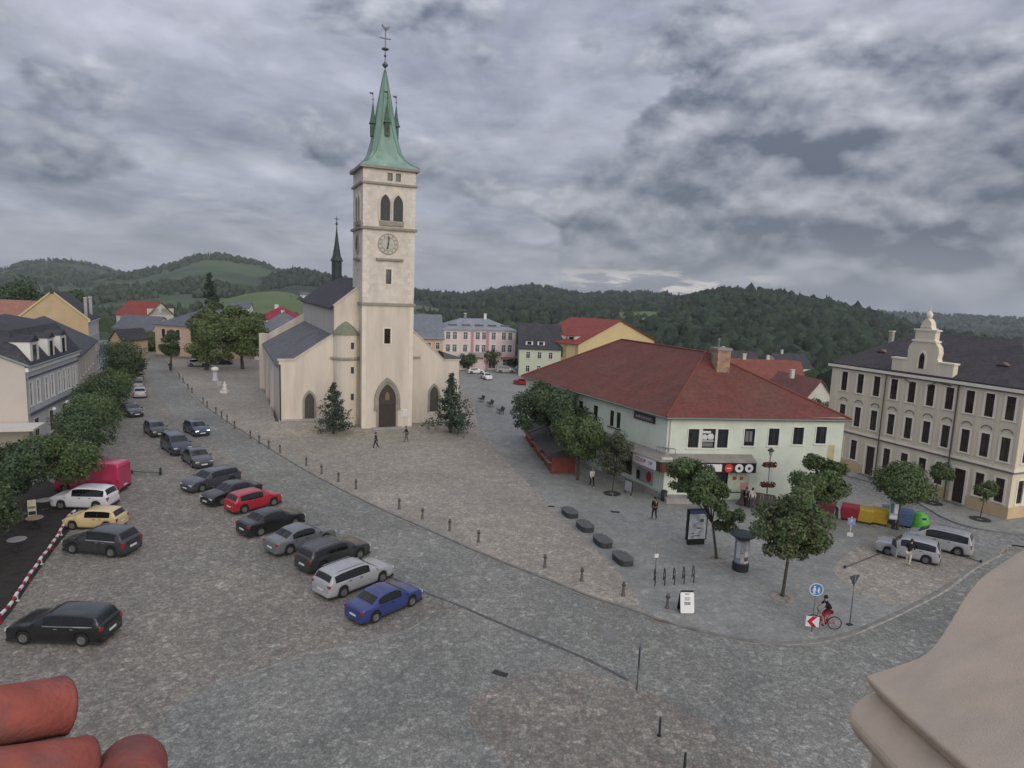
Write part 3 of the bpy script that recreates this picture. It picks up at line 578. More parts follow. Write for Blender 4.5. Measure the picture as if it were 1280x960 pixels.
def hole(x, z, w, h): return (x-w/2, x+w/2, z, z+h)
def lancet(xc, z0, w, h, n=6):
    a = w/2; zs = z0+h-w*0.9; P = [(xc+a, z0), (xc+a, zs)]
    Rr = a*2*0.95; cx = xc+a-Rr; e = math.acos(max(-1, min(1, (Rr-a)/Rr))); hh = Rr*math.sin(e); k = (w*0.9)/hh
    for i in range(1, n+1): t = e*i/n; P.append((cx+Rr*math.cos(t), zs+k*Rr*math.sin(t)))
    for i in range(n-1, -1, -1): t = e*i/n; P.append((2*xc-(cx+Rr*math.cos(t)), zs+k*Rr*math.sin(t)))
    P.append((xc-a, z0)); return P
def arch_ring(mb, outer, inner, y0, y1, mi=0):
    rings = [[(o[0], y0, o[1]), (i[0], y0, i[1]), (i[0], y1, i[1]), (o[0], y1, o[1])] for o, i in zip(outer, inner)]; mb.loft(rings, mi)
def poly3(pts, y): return [(x, y, z) for x, z in pts]
SIDE_L = lambda D: T(0, D, 0) @ RZ(-math.pi/2)
SIDE_R = lambda L: T(L, 0, 0) @ RZ(math.pi/2)
BACK = lambda L, D: T(L, D, 0) @ RZ(math.pi)
def roof_plane(mb, pts, th=0.16, mi=0): mb.prism(pts, (0, 0, -th), mi)
def gable_roof(mb, L, D, e, r, axis='x', ov=0.35, th=0.16, mi=0):
    if axis == 'x':
        k = (r-e)/(D/2)
        roof_plane(mb, [(-ov, -ov, e-k*ov), (L+ov, -ov, e-k*ov), (L+ov, D/2, r), (-ov, D/2, r)], th, mi); roof_plane(mb, [(L+ov, D+ov, e-k*ov), (-ov, D+ov, e-k*ov), (-ov, D/2+.002, r), (L+ov, D/2+.002, r)], th, mi)
    else:
        k = (r-e)/(L/2)
        roof_plane(mb, [(-ov, D+ov, e-k*ov), (-ov, -ov, e-k*ov), (L/2, -ov, r), (L/2, D+ov, r)], th, mi); roof_plane(mb, [(L+ov, -ov, e-k*ov), (L+ov, D+ov, e-k*ov), (L/2+.002, D+ov, r), (L/2+.002, -ov, r)], th, mi)
def hip_roof(mb, L, D, e, r, ov=0.4, th=0.16, mi=0, inset=None):
    s = D/2 if inset is None else inset; a, b = (s, D/2), (L-s, D/2)
    if L < D: a, b = (L/2, L/2 if inset is None else inset), (L/2, D-(L/2 if inset is None else inset))
    A = (*a, r); B = (*b, r); c = [(-ov, -ov, e), (L+ov, -ov, e), (L+ov, D+ov, e), (-ov, D+ov, e)]
    if L >= D: P = [[c[0], c[1], B, A], [c[1], c[2], B], [c[2], c[3], A, B], [c[3], c[0], A]]
    else: P = [[c[0], c[1], A], [c[1], c[2], B, A], [c[2], c[3], B], [c[3], c[0], A, B]]
    for p in P: roof_plane(mb, p, th, mi)
def chimney(parent, x, y, z0, z1, w=0.7, d=0.7, m=None, cap=None):
    mb = MB(); mb.box(x-w/2, x+w/2, y-d/2, y+d/2, z0, z1, 0); mb.box(x-w/2-.06, x+w/2+.06, y-d/2-.06, y+d/2+.06, z1+.002, z1+.12, 1)
    return mb.build('chimney', [m or mat('chimney_plaster', (0.38, 0.35, 0.32), 0.9, 0.2, 1.5), cap or M_TRIM], parent)
def house(name, label, M, L, D, e, r, wall, roof, axis='x', front=(), left=(), right=(), chims=(), group=None, sur=None, sash=None, bars=2, plinth=None, base=0.0, cat='house', belt=None, ov=0.35, glass=None):
    root = thing(name, label, cat, M=M, group=group); mb = MB()
    for Mx, ln, ws in ((Matrix(), L, front), (SIDE_L(D), D, left), (SIDE_R(L), D, right), (BACK(L, D), L, ())):
        wall_holes(mb, ln, e, [hole(*q) for q in ws], 0.16, 0, Mx, base-0.6)
        for q in ws: win(root, Mx, *q, sur=sur, sash=sash, bars=bars, glass=glass)
    if axis == 'x':
        for x in (0, L): mb.prism([(x, 0, e), (x, D, e), (x, D/2, r-.17)], (0.02 if x == 0 else -0.02, 0, 0))
    elif axis == 'y':
        for y in (0, D): mb.prism([(0, y, e), (L, y, e), (L/2, y, r-.17)], (0, .02 if y == 0 else -.02, 0))
    mb.build('wall', wall, root); mb = MB()
    if axis == 'hip': hip_roof(mb, L, D, e, r, ov)
    else: gable_roof(mb, L, D, e, r, axis, ov)
    mb.build('roof', roof, root)
    mb = MB()
    if axis != 'y': mb.box(-ov*.6, L+ov*.6, -.16, -.003, e-.34, e-.13)
    else: mb.box(-.16, -.003, -.1, D+.1, e-.40, e-.2)
    if belt:
        for z in belt: mb.box(-.05, L+.05, -.07, -.002, z, z+.14)
    mb.build('cornice', M_TRIM, root)
    if plinth: MB().box(-.03, L+.03, -.05, -.002, base-.5, base+.6).build('plinth', plinth, root)
    for c in chims: chimney(root, *c)
    return root
def dormer(parent, x, y, z, w, h, d, wallm, roofm, gw=None, gh=None):
    """dormer: cheeks + front, its window a sub-part"""
    mb = MB(); mb.box(x-w/2, x+w/2, y, y+d, z, z+h, 0); mb.prism([(x-w/2-.1, y-.12, z+h), (x+w/2+.1, y-.12, z+h), (x, y-.12, z+h+w*.28)], (0, d+.3, 0), 1)
    o = mb.build('dormer', [wallm, roofm], parent); gw = gw or w*.55; gh = gh or h*.72
    MB().box(x-gw/2, x+gw/2, y-.03, y-.004, z+.12, z+.12+gh).build('pane', M_GLASS, o); return o
def text(parent, s, size, M, m, ext=0.004, name='lettering'):
    c = bpy.data.curves.new(name, 'FONT'); c.body = s; c.size = size; c.align_x = 'CENTER'; c.align_y = 'CENTER'; c.extrude = ext; c.resolution_u = 2; c.materials.append(m)
    tmp = bpy.data.objects.new(name, c); me = bpy.data.meshes.new_from_object(tmp); bpy.data.objects.remove(tmp); me.materials.clear(); me.materials.append(m)
    return link(name, me, parent, M @ Matrix.Rotation(math.pi/2, 4, 'X'))

# ------------------------------------------------------------------ church
def church():
    a = spot(452, 536, 0.1); b = spot(514, 533, 0.1); M = frame((a.x, a.y, 0.1), (b.x-a.x, b.y-a.y)); W = 6.1
    wall = mat('church_plaster', (0.63, 0.565, 0.485), 0.9, 0.14, 0.7, 0.25, 9, streak=True, second=(0.57, 0.51, 0.44), sscale=0.55); upper = mat('tower_stone', (0.62, 0.565, 0.50), 0.9, 0.16, 1.4, 0.3, 5, second=(0.66, 0.60, 0.53), sscale=0.8)
    stone = mat('church_stone_trim', (0.30, 0.275, 0.235), 0.9, 0.2, 1.2, 0.3, 8); grey = mat('church_plinth_stone', (0.36, 0.355, 0.34), 0.9, 0.2, 1.0)
    door_m = mat('church_door', (0.060, 0.046, 0.040), 0.7, 0.2, 3); louv = mat('bell_louvre', (0.055, 0.060, 0.066), 0.6, 0.2, 3)
    root = thing('church', 'tall Gothic church with a green copper spire on its clock tower', 'church', M=M)
    # tower
    front = [(2.71, 3.36, 17.24, 18.95), (2.6, 3.35, 10.2, 12.0), (2.78, 3.38, 29.0, 29.9), (3.74, 4.34, 29.0, 29.9)]
    mb = MB()
    for Mx, hs in ((Matrix(), front), (SIDE_L(W), [(2.7, 3.4, 17.3, 18.8)]), (SIDE_R(W), []), (BACK(W, W), [])):
        wall_holes(mb, W, 14.7, [h for h in hs if h[2] < 14], .35, 0, Mx, -0.3); wall_holes(mb, W, 30.6, [h for h in hs if h[2] > 14], .35, 1, Mx, 14.7)
    mb.build('tower_wall', [wall, upper], root)
    for i, h in enumerate(front): MB().box(h[0]+.02, h[1]-.02, .25, .30, h[2]+.02, h[3]-.02).build('window', M_GLASS, root)
    MB().box(2.72, 3.38, .25, .3, 17.32, 18.78).build('window', M_GLASS, root).matrix_basis = SIDE_L(W)
    for h in front[:2]:
        mb = MB(); x0, x1, z0, z1 = h; mb.box(x0-.16, x0, -.05, .03, z0-.12, z1+.14); mb.box(x1, x1+.16, -.05, .03, z0-.12, z1+.14); mb.box(x0, x1, -.048, .03, z1, z1+.138); mb.box(x0, x1, -.052, .03, z0-.118, z0); mb.build('window_surround', mat('church_light_trim', (0.72, 0.66, 0.58), .85, .1, 1), root)
    for z, p, h in ((14.7, .20, .32), (23.45, .28, .28), (28.5, .22, .24), (30.25, .40, .30)):
        MB().box(-p, W+p, -p, W+p, z, z+h).build('cornice', stone, root)
    mb = MB()
    for (x, y) in ((0, 0), (W, 0), (0, W)):
        for k in range(60):
            z = .1+k*.5
            if z < 14.9: continue
            w = .75 if k % 2 else .5; v = .5 if k % 2 else .75
            if z > 30 or abs(z-14.9) < .5 or abs(z-23.6) < .5 or abs(z-28.6) < .4: continue
            x0, x1 = (-.022, w) if x == 0 else (W-w, W+.022); y0, y1 = (-.022, v) if y == 0 else (W-v, W+.022); mb.box(x0, x1, y0, y1, z, z+.46)
    kind(mb.build('quoins', mat('church_quoin', (0.70, 0.64, 0.57), .9, .14, 1.5), root), 'stuff')
    for Mx in (Matrix(), SIDE_L(W)):
        for xc in (2.55, 4.05):
            mb = MB(); arch_ring(mb, lancet(xc, 24.45, 1.62, 3.35), lancet(xc, 24.45, 1.15, 3.0), -.13, .05); o = mb.build('bell_opening', mat('bell_surround', (0.64, 0.58, 0.50), .9, .15, 1), root, M=Mx)
            mb = MB(); mb.prism(poly3(lancet(xc, 24.5, 1.13, 2.94), -.025), (0, .05, 0)); o2 = mb.build('louvre', louv, o)
        mb = MB(); mb.box(1.9, 4.72, -.20, .05, 23.95, 24.42); mb.build('balustrade', stone, root, M=Mx)
        mb = MB(); o = mb.prism([(2.95+1.22*math.cos(t*math.pi/16), -.05, 21.85+1.22*math.sin(t*math.pi/16)) for t in range(32)], (0, .07, 0)).build('clock_face', mat('clock_plaster', (0.50, 0.485, 0.43), .85, .15, 2), root, M=Mx)
        mb = MB()
        for r_, t_ in ((1.2, .07), (.78, .035)):
            for k in range(48):
                p = [(2.95+rr*math.cos(q), y, 21.85+rr*math.sin(q)) for q in (k*math.pi/24, (k+1)*math.pi/24) for rr in (r_-t_, r_) for y in (-.085, -.04)]
                mb.add(p, [(0, 1, 3, 2), (4, 6, 7, 5), (0, 2, 6, 4), (1, 5, 7, 3), (2, 3, 7, 6), (0, 4, 5, 1)])
        for k in range(12):
            q = k*math.pi/6; c_, s_ = math.cos(q), math.sin(q); mb.tube([(2.95+.84*c_, -.075, 21.85+.84*s_), (2.95+1.08*c_, -.075, 21.85+1.08*s_)], .045, 4)
        mb.build('clock_ring', stone, o)
        mb = MB()
        for ang, ln, w in ((R(5), .92, .075), (R(192), .62, .10)):
            d_ = Vector((math.sin(ang), 0, math.cos(ang))); c0 = Vector((2.95, -.11, 21.85)); mb.tube([c0-d_*.12, c0+d_*ln*.7, c0+d_*ln], [w, w*.8, .02], 4); mb.lathe([(.01, -.03), (.16, 0), (.01, .03)], 8, c0+d_*ln*.75)
        mb.build('clock_hand', M_DARK, o); MB().box(1.55, 4.72, -.30, .03, 19.95, 20.2).build('ledge', stone, root, M=Mx)
    # spire
    prof = [(30.55, 3.42, 0), (30.75, 3.28, .02), (31.05, 2.75, .06), (31.5, 2.22, .12), (32.4, 1.76, .25), (34, 1.42, .4), (35.7, 1.14, .5), (38, .80, .58), (40.3, .40, .58), (41.9, .10, .58)]
    rings = []
    for z, w, c in prof:
        k = w*(1-c); rings.append([(3.05+x, 3.05+y, z) for x, y in ((-k, -w), (k, -w), (w, -k), (w, k), (k, w), (-k, w), (-w, k), (-w, -k))])
    MB().loft(rings).build('spire', M_COPPER, root)
    mb = MB()
    for k in range(8):
        mb.tube([Vector(r_[k])+Vector(((r_[k][0]-3.05)*.004, (r_[k][1]-3.05)*.004, .01)) for r_ in rings], .045, 4)
    mb.build('spire_seam', mat('copper_seam', (0.095, 0.20, 0.15), .7, .2, 2), root)
    for dx, dy in ((-1, 0), (1, 0), (0, -1), (0, 1)):
        x, y = 3.05+dx*1.38, 3.05+dy*1.38; mb = MB(); mb.box(x-.26, x+.26, y-.26, y+.26, 34.3, 35.75); mb.loft([[(x+s*a_, y+t*a_, z) for s, t in ((-1, -1), (1, -1), (1, 1), (-1, 1))] for a_, z in ((.42, 35.75), (.30, 36.0), (.16, 36.9), (.03, 38.2))])
        o = mb.build('pinnacle', mat('pinnacle_copper', (0.065, 0.125, 0.098), .65, .25, 2), root); mb = MB(); mb.tube([(x, y, 38.1), (x, y, 39.3)], .035, 5); mb.lathe([(.01, -.1), (.11, 0), (.01, .1)], 8, (x, y, 38.5)); mb.add([(x, y-.02, 38.95), (x-.42, y-.02, 39.25), (x-.30, y-.02, 39.0), (x, y-.02, 39.2), (x, y+.02, 38.95), (x-.42, y+.02, 39.25), (x-.30, y+.02, 39.0), (x, y+.02, 39.2)], [(0, 1, 2, 3), (4, 7, 6, 5), (0, 4, 5, 1), (2, 6, 7, 3), (1, 5, 6, 2)]); mb.build('weather_vane', M_COPPER_DK, o)
        MB().prism([(x-dy*.2-dx*-.0, y, 34.5)]*0 or [(x+dx*.27-dy*.16, y+dy*.27-dx*.16, 34.7), (x+dx*.27+dy*.16, y+dy*.27+dx*.16, 34.7), (x+dx*.27+dy*.16, y+dy*.27+dx*.16, 35.5), (x+dx*.27-dy*.16, y+dy*.27-dx*.16, 35.5)], (dx*.02, dy*.02, 0)).build('hatch', M_DARK, o)
    mb = MB(); c = (3.05, 3.05, 0); mb.tube([(3.05, 3.05, 41.6), (3.05, 3.05, 46.4)], .05, 6); mb.lathe([(.03, 42.1), (.34, 42.45), (.34, 42.55), (.03, 42.9)], 10, c); mb.lathe([(.03, 43.3), (.17, 43.5), (.03, 43.7)], 8, c); mb.lathe([(.03, 44.05), (.42, 44.2), (.42, 44.3), (.03, 44.45)], 10, c); mb.box(2.4, 3.7, 3.0, 3.1, 45.35, 45.45)
    mb.prism([(3.05+x, 3.03, 46.3+z) for x, z in ((-.1, 0), (.15, -.05), (.4, .25), (.55, .6), (.3, .4), (.05, .3), (-.2, .45), (-.32, .62), (-.5, .45), (-.3, .25))], (0, .04, 0)); mb.build('finial', mat('finial_metal', (0.13, 0.135, 0.14), .5, .2, 3, metal=.3), root)
    # portal
    mb = MB(); arch_ring(mb, lancet(3.05, 2.4, 3.1, 3.75, 8), lancet(3.05, 2.4, 2.55, 3.3, 8), -.22, .05); arch_ring(mb, lancet(3.05, 0, 2.55, 5.72, 8), lancet(3.05, 0, 2.1, 5.35, 8), -.12, .05); mb.box(1.45, 1.82, -.24, .05, 2.2, 2.42); mb.box(4.28, 4.65, -.24, .05, 2.2, 2.42); mb.build('portal', stone, root)
    mb = MB(); mb.prism(poly3(lancet(3.05, 0.02, 2.08, 5.3, 8), -.035), (0, .06, 0)); o = mb.build('portal_door', door_m, root)
    mb = MB()
    for k in range(5): mb.box(2.08+k*.4, 2.42+k*.4, -.058, -.030, .08, 2.7)
    mb.box(2.03, 4.07, -.09, -.03, 2.76, 2.9); mb.build('door_leaf', mat('church_door_leaf', (0.050, 0.036, 0.031), .65, .2, 4), o)
    mb = MB(); mb.prism(poly3(lancet(3.05, 3.4, .5, 1.0, 5), -.06), (0, .03, 0)); mb.build('tympanum_relief', mat('relief', (0.20, 0.14, 0.085), .8, .3, 4), o)
    MB().box(1.2, 4.9, -.9, -.003, -.2, .09).build('step', grey, root)
    mb = MB(); mb.box(4.78, 5.52, -.09, -.003, 1.25, 2.2, 0); mb.box(4.86, 5.44, -.11, -.085, 1.36, 2.1, 1); mb.build('notice_board', [M_WHITE, mat('notice_paper', (0.62, 0.63, 0.66), .5, .15, 6)], root)
    # front wall of nave and aisles
    out = [(-9.1, -.3), (12.8, -.3), (12.8, 7.9), (10.8, 7.9), (6.9, 11.35), (6.3, 11.35), (6.3, 14.4), (1.7, 18.1), (-2.9, 14.4), (-2.9, 11.05), (-7.5, 8.0), (-9.1, 8.0)]
    mb = MB(); mb.prism([(x, 2.0, z) for x, z in out], (0, .7, 0)); mb.build('front_wall', wall, root)
    for p, q in (((-9.25, 8.02), (-7.45, 8.02)), ((-7.5, 8.0), (-2.9, 11.05)), ((-2.95, 14.4), (1.7, 18.12)), ((1.7, 18.12), (6.4, 14.4)), ((6.3, 11.9), (10.8, 7.9)), ((10.7, 7.92), (12.95, 7.92))):
        MB().prism([(p[0], 1.9, p[1]), (q[0], 1.9, q[1]), (q[0], 1.9, q[1]+.16), (p[0], 1.9, p[1]+.16)], (0, .9, 0)).build('coping', mat('church_coping', (0.58, 0.51, 0.43), .9, .15, 1), root)
    mb = MB(); mb.box(-3.4, -.05, 1.88, 2.02, 8.15, 8.45); mb.box(6.15, 7.6, 1.88, 2.02, 8.15, 8.45); mb.build('string_course', stone, root)
    mb = MB(); mb.prism([(10.7, 1.95, 8.09), (13.1, 1.95, 8.09), (13.1, 1.95, 8.25), (10.6, 1.95, 9.0)], (0, 2.2, 0)); mb.build('corner_roof', mat('corner_slate', (0.10, .115, .11), .8, .2, 1), root)
    MB().box(-9.2, -.1, 1.8, 2.02, -.3, 1.12).build('plinth', grey, root)
    # aisles, nave, choir
    mb = MB(); mb.box(-9.05, -8.6, 2.65, 33, -.3, 7.4); mb.box(12.3, 12.75, 2.65, 33, -.3, 7.2); mb.box(-9.05, 12.75, 33, 33.5, -.3, 7.3); mb.build('aisle_wall', mat('church_aisle_plaster', (0.58, 0.53, 0.475), .9, .14, .5, streak=True), root)
    mb = MB(); mb.prism([(-9.3, 33.0, 0), (-9.3, 33.0, 8.3), (-2.9, 33.0, 12.2), (-2.9, 33.0, 0)], (0, .6, 0)); mb.box(-9.75, -8.5, 32.6, 33.8, 0, 8.9); mb.build('aisle_gable', wall, root)
    mb = MB(); roof_plane(mb, [(-9.35, 2.72, 7.35), (-9.35, 32.95, 7.35), (-2.88, 32.95, 11.0), (-2.88, 2.72, 11.0)], .18); roof_plane(mb, [(13.05, 2.72, 7.15), (13.05, 33, 7.15), (6.28, 33, 11.3), (6.28, 2.72, 11.3)], .18); mb.build('aisle_roof', mat_rows('church_slate', (0.125, 0.128, 0.134), .35, .2, second=(0.155, 0.157, 0.158)), root)
    mb = MB(); mb.box(-2.9, -2.4, 2.68, 35, 10.4, 14.4); mb.box(5.8, 6.3, 2.68, 35, 10.4, 14.4); mb.prism([(-2.9, 34.6, 0), (6.3, 34.6, 0), (6.3, 34.6, 14.4), (1.7, 34.6, 17.9), (-2.9, 34.6, 14.4)], (0, .4, 0)); mb.build('nave_wall', mat('church_grey_plaster', (0.50, 0.47, 0.43), .9, .12, .6, streak=True), root)
    mb = MB(); roof_plane(mb, [(-3.3, 2.72, 14.2), (-3.3, 35.2, 14.2), (1.7, 35.2, 18.0), (1.7, 2.72, 18.0)], .16); roof_plane(mb, [(6.7, 2.72, 14.2), (6.7, 35.2, 14.2), (1.702, 35.2, 18.0), (1.702, 2.72, 18.0)], .16); mb.build('nave_roof', M_SLATE, root)
    mb = MB(); mb.box(-1.2, 4.6, 35, 46, -.3, 11.6); mb.build('choir_wall', MATS['church_grey_plaster'], root)
    mb = MB(); roof_plane(mb, [(-1.6, 35.1, 11.4), (-1.6, 46.2, 11.4), (1.7, 46.2, 15.6), (1.7, 35.1, 15.6)]); roof_plane(mb, [(5, 35.1, 11.4), (5, 46.2, 11.4), (1.702, 46.2, 15.6), (1.702, 35.1, 15.6)]); o = mb.build('choir_roof', M_SLATE, root)
    mb = MB(); mb.tube([(1.7, 46, 15.4), (1.7, 46, 18.4)], .16, 6); mb.box(1.1, 2.3, 45.9, 46.1, 17.4, 17.65); mb.build('cross', M_COPPER_DK, o)
    mb = MB(); c = (1.8, 30.5, 0); mb.lathe([(.8, 17.0), (.8, 20.6), (1.0, 20.6), (.95, 20.85), (.66, 21.4), (.33, 23.4), (.09, 25.5), (.07, 26.2), (.24, 26.4), (.06, 26.65), (.04, 27.6)], 8, c, a0=math.pi/8); mb.box(1.4, 2.2, 30.47, 30.53, 27.1, 27.2); mb.build('ridge_turret', M_COPPER_DK, root)
    # stair turret beside the tower
    mb = MB(); mb.lathe([(1.45, -.3), (1.45, 11.2)], 18, (-1.55, 2.15, 0), 0); mb.lathe([(1.55, 8.12), (1.6, 8.3), (1.55, 8.48)], 18, (-1.55, 2.15, 0), 1); mb.build('stair_turret', [wall, stone], root)
    MB().lathe([(1.62, 11.15), (1.55, 11.35), (1.0, 12.0), (.05, 12.75)], 18, (-1.55, 2.15, 0)).build('turret_roof', mat('turret_copper', (0.20, 0.225, 0.165), .8, .25, 1.5), root)
    for z in (3.4, 6.6, 9.5): MB().box(-1.15, -.80, .735, .80, z, z+.75).build('window', M_DARK, root)
    for x in (0, W): MB().box(x-.03 if x == 0 else W-.45, x+.45 if x == 0 else W+.03, -.025, .3, .1, 14.66).build('corner_band', mat('church_corner_band', (0.70, 0.635, 0.555), .9, .1, .7), root)
    mb = MB(); mb.tube([(-9.02, 1.86, .2), (-9.02, 1.86, 7.6)], .08, 6); mb.build('drainpipe', M_DARK, root)
    for y in (12, 22): MB().prism([(-9.05, y, -.2), (-9.05, y, 6.2), (-9.35, y, 5.4), (-9.5, y, -.2)], (0, .8, 0)).build('buttress', MATS['church_aisle_plaster'], root)
    for xc, z0, h in ((-5.75, .85, 3.4), (9.5, 1.4, 3.3)):
        mb = MB(); arch_ring(mb, lancet(xc, z0-.05, 1.55, h+.35), lancet(xc, z0-.05, 1.1, h), 1.86, 2.05); o = mb.build('side_door', stone, root)
        mb = MB(); mb.prism(poly3(lancet(xc, z0, 1.08, h-.05), 1.965), (0, .05, 0)); mb.build('door_leaf', mat('side_door_leaf', (0.075, 0.066, 0.062), .7, .2, 3), o)
    return M
CH = church()
def church_slope():
    P = [CH @ Vector(p) for p in ((-9.6, 1.75, .98), (-5, 1.75, .85), (-.2, 1.75, .12), (-.2, -1.2, .012), (-5, -3.2, .012), (-11.5, -2.5, .012), (-14, 6, .012), (-13.2, 33, .012), (-9.4, 33, .2), (-9.4, 12, .9))]
    o = MB().add(P, [(0, 1, 4, 5), (1, 2, 3, 4), (0, 5, 6, 9), (9, 6, 7, 8)]).build('church_slope', M_COB_TAN); o['kind'] = 'structure'
    for f in o.data.polygons:
        if f.normal.z < 0: o.data.flip_normals(); break
church_slope()

# ------------------------------------------------------------------ green shop building with the red hipped roof
def shop():
    z = .1; a = spot(828, 624, z); b = spot(1045, 625, z); c = spot(655, 545, z)
    fx = (b-a).normalized(); root = thing('shop_building', 'pale green two-storey shop building under a big red hipped roof', 'building', M=T(a.x, a.y, z))
    A = Vector((0, 0, 0)); B = b-a; Cc = c-a; wd = Cc.normalized(); wl = Cc.length; fl = B.length; Dd = B + wd*wl*.98
    Mf = frame((0, 0, 0), fx); Mw = frame(Cc, -wd); Mr = frame(B, (Dd-B)); Mb = frame(Dd, (Cc-Dd))
    wall = mat('green_plaster', (0.60, 0.665, 0.56), 0.9, 0.10, 0.6, 0.15, 8, second=(0.61, 0.66, 0.57), sscale=0.25); E = 7.15
    fw_ = [(2.3, 4.5, .95, 1.62), (3.63, 4.48, 1.15, 1.68), (4.85, 4.52, .95, 1.62), (7.2, 4.72, .95, 1.5), (9.35, 4.78, .95, 1.5), (11.55, 4.9, .95, 1.5), (13.6, 5.0, .95, 1.5)]
    ww = [(wl-q, 4.7, w, 1.5) for q, w in ((13.4, .8), (10.7, .8), (7.95, .65), (6.9, .65), (17.0, .8), (20.5, .8))]
    mb = MB(); shopw = [(1.2, 7.3, .55, 2.5)]
    wall_holes(mb, fl, E+.15, [hole(*q) for q in fw_]+shopw, .18, 0, Mf, -.4); wall_holes(mb, wl, E+.15, [hole(*q) for q in ww]+[(wl-6.2, wl-4.5, 1.05, 2.2), (wl-3.9, wl-1.4, .75, 1.95)], .18, 0, Mw, -.4)
    wall_holes(mb, (Dd-B).length, E+.15, [], .18, 0, Mr, -.4); wall_holes(mb, (Cc-Dd).length, E+.15, [], .18, 0, Mb, -.4); mb.build('wall', wall, root)
    for i, q in enumerate(fw_): win(root, Mf, *q, sur=M_WHITE, sash=M_DARK, bars=0 if i == 1 else 1, glass=M_GLASS, sw=.07)
    for q in ww: win(root, Mw, *q, sur=None, sash=M_BROWN, bars=1)
    # printed film in the second window: pale figure over grey bars
    fw1, fg1 = mat('film_white', (0.6, 0.6, 0.64), .5, .1, 3), mat('film_grey', (0.16, 0.16, 0.17), .5, .1, 3); Mp = Mf @ T(3.63, 0, 4.48)
    for x0, x1, z0, z1, m_ in ((-.5, .2, 1.25, 1.45, fw1), (-.5, .5, .55, .64, fw1), (-.48, .42, .12, .46, fg1)): MB().box(x0, x1, .085, .098, z0, z1).build('window_print', m_, root, M=Mp)
    MB().prism([(x_, .086, z_) for x_, z_ in ((-.5, .72), (-.12, .70), (-.04, .92), (.05, .70), (.46, .74), (.50, 1.05), (.34, 1.24), (.05, 1.2), (-.1, 1.05), (-.3, 1.18), (-.5, 1.1))], (0, .01, 0)).build('window_print', fw1, root, M=Mp)
    MB().box(-.3, .3, .086, .1, .35, 1.25).build('window_print', MATS['film_grey'], root, M=Mf @ T(7.2, 0, 4.72))
    # roof
    n = 12.05-z; ap = spot(882, 440, 12.05)-a; ap.z = n; far = spot(777, 424.5, 12.05)-a; far.z = n; o_ = .45
    side = Vector((wd.y, -wd.x, 0)); ridge2 = ap; e0 = A - wd*o_*.8 - side*o_ ; e1 = B - wd*o_*.8 + side*o_; e2 = Dd + wd*o_ + side*o_; e3 = Cc + wd*o_ - side*o_
    for e_ in (e0, e1, e2, e3): e_.z = E
    mb = MB(); roof_plane(mb, [e0, e1, ap], .2); roof_plane(mb, [e1, e2, far, ap], .2); roof_plane(mb, [e2, e3, far], .2); roof_plane(mb, [e3, e0, ap, far], .2); mb.build('roof', M_REDROOF, root)
    mb = MB()
    for p, q in ((e0, ap), (e1, ap), (ap, far), (far, e3), (far, e2)): mb.tube([p+Vector((0, 0, .03)), q+Vector((0, 0, .03))], .11, 6)
    mb.build('ridge_tiles', mat('ridge_red', (0.19, 0.062, 0.045), .8, .2, 3), root)
    mb = MB(); mb.tube([e0+Vector((0, 0, -.1)), e1+Vector((0, 0, -.1))], .09, 6); mb.tube([e3+Vector((0, 0, -.1)), e0+Vector((0, 0, -.1))], .09, 6); mb.build('gutter', mat('gutter_green', (0.16, 0.20, 0.17), .5, .1, 3), root)
    mb = MB(); mb.tube([Mf @ Vector((.25, -.12, 7.0)), Mf @ Vector((.25, -.12, 4.1))], .06, 8); mb.build('drainpipe', M_WHITE, root)
    # chimney on the front slope
    cp = spot(904, 486, 8.95)-a; cm = frame((cp.x, cp.y, 0), fx); mb = MB(); mb.box(-.75, .45, 0, 1.5, 8.6-z, 12.35, 0); mb.box(-.85, .55, -.1, 1.6, 12.352, 12.55, 1)
    brick = mat('chimney_plaster_brick', (0.40, 0.27, 0.17), .9, .35, 2.2, .5, 7, second=(0.30, 0.20, 0.14), sscale=1.6)
    o = mb.build('chimney', [brick, mat('chimney_cap', (0.30, 0.27, 0.25), .9, .2, 2)], root, M=cm); MB().box(-.85, .55, -.25, -.01, 8.55-z, 8.95-z).build('flashing', mat('flashing', (0.5, .5, .5), .5, .1, 2), o)
    rngb = random.Random(4); bm_ = MB().box(0, .26, -.018, 0, 0, .085).mesh('brick', mat('brick_red', (0.30, 0.16, 0.10), .9, .35, 9))
    for r_ in range(10):
        for k in range(4):
            if rngb.random() < .35: link('brick', bm_, o, T(-.74+k*.28+(.12 if r_ % 2 else 0), 0, 9.2+r_*.3))
    mb = MB(); mb.lathe([(.09, 0), (.09, .7), (.16, .72), (.05, .9)], 8, (-.5, .6, 12.55)); mb.build('flue', M_GREYM, o)
    # canopy over the shop windows, with its signs
    cb = mat('canopy_brown', (0.070, 0.042, 0.034), .6, .2, 2); ct = mat('canopy_top', (0.26, 0.235, 0.215), .85, .25, 1.2)
    p0 = Cc*0 + wd*9.2; out = Vector((-wd.y, wd.x, 0)); out = out if out.dot(-side) > 0 else -out
    wi = [p0, A, Mf @ Vector((7.55, 0, 0))]; wo = [p0 + out*.95, A + out*.75 - fx*.05 + (Mf.to_3x3() @ Vector((0, -.75, 0))), Mf @ Vector((7.55, -1.0, 0))]
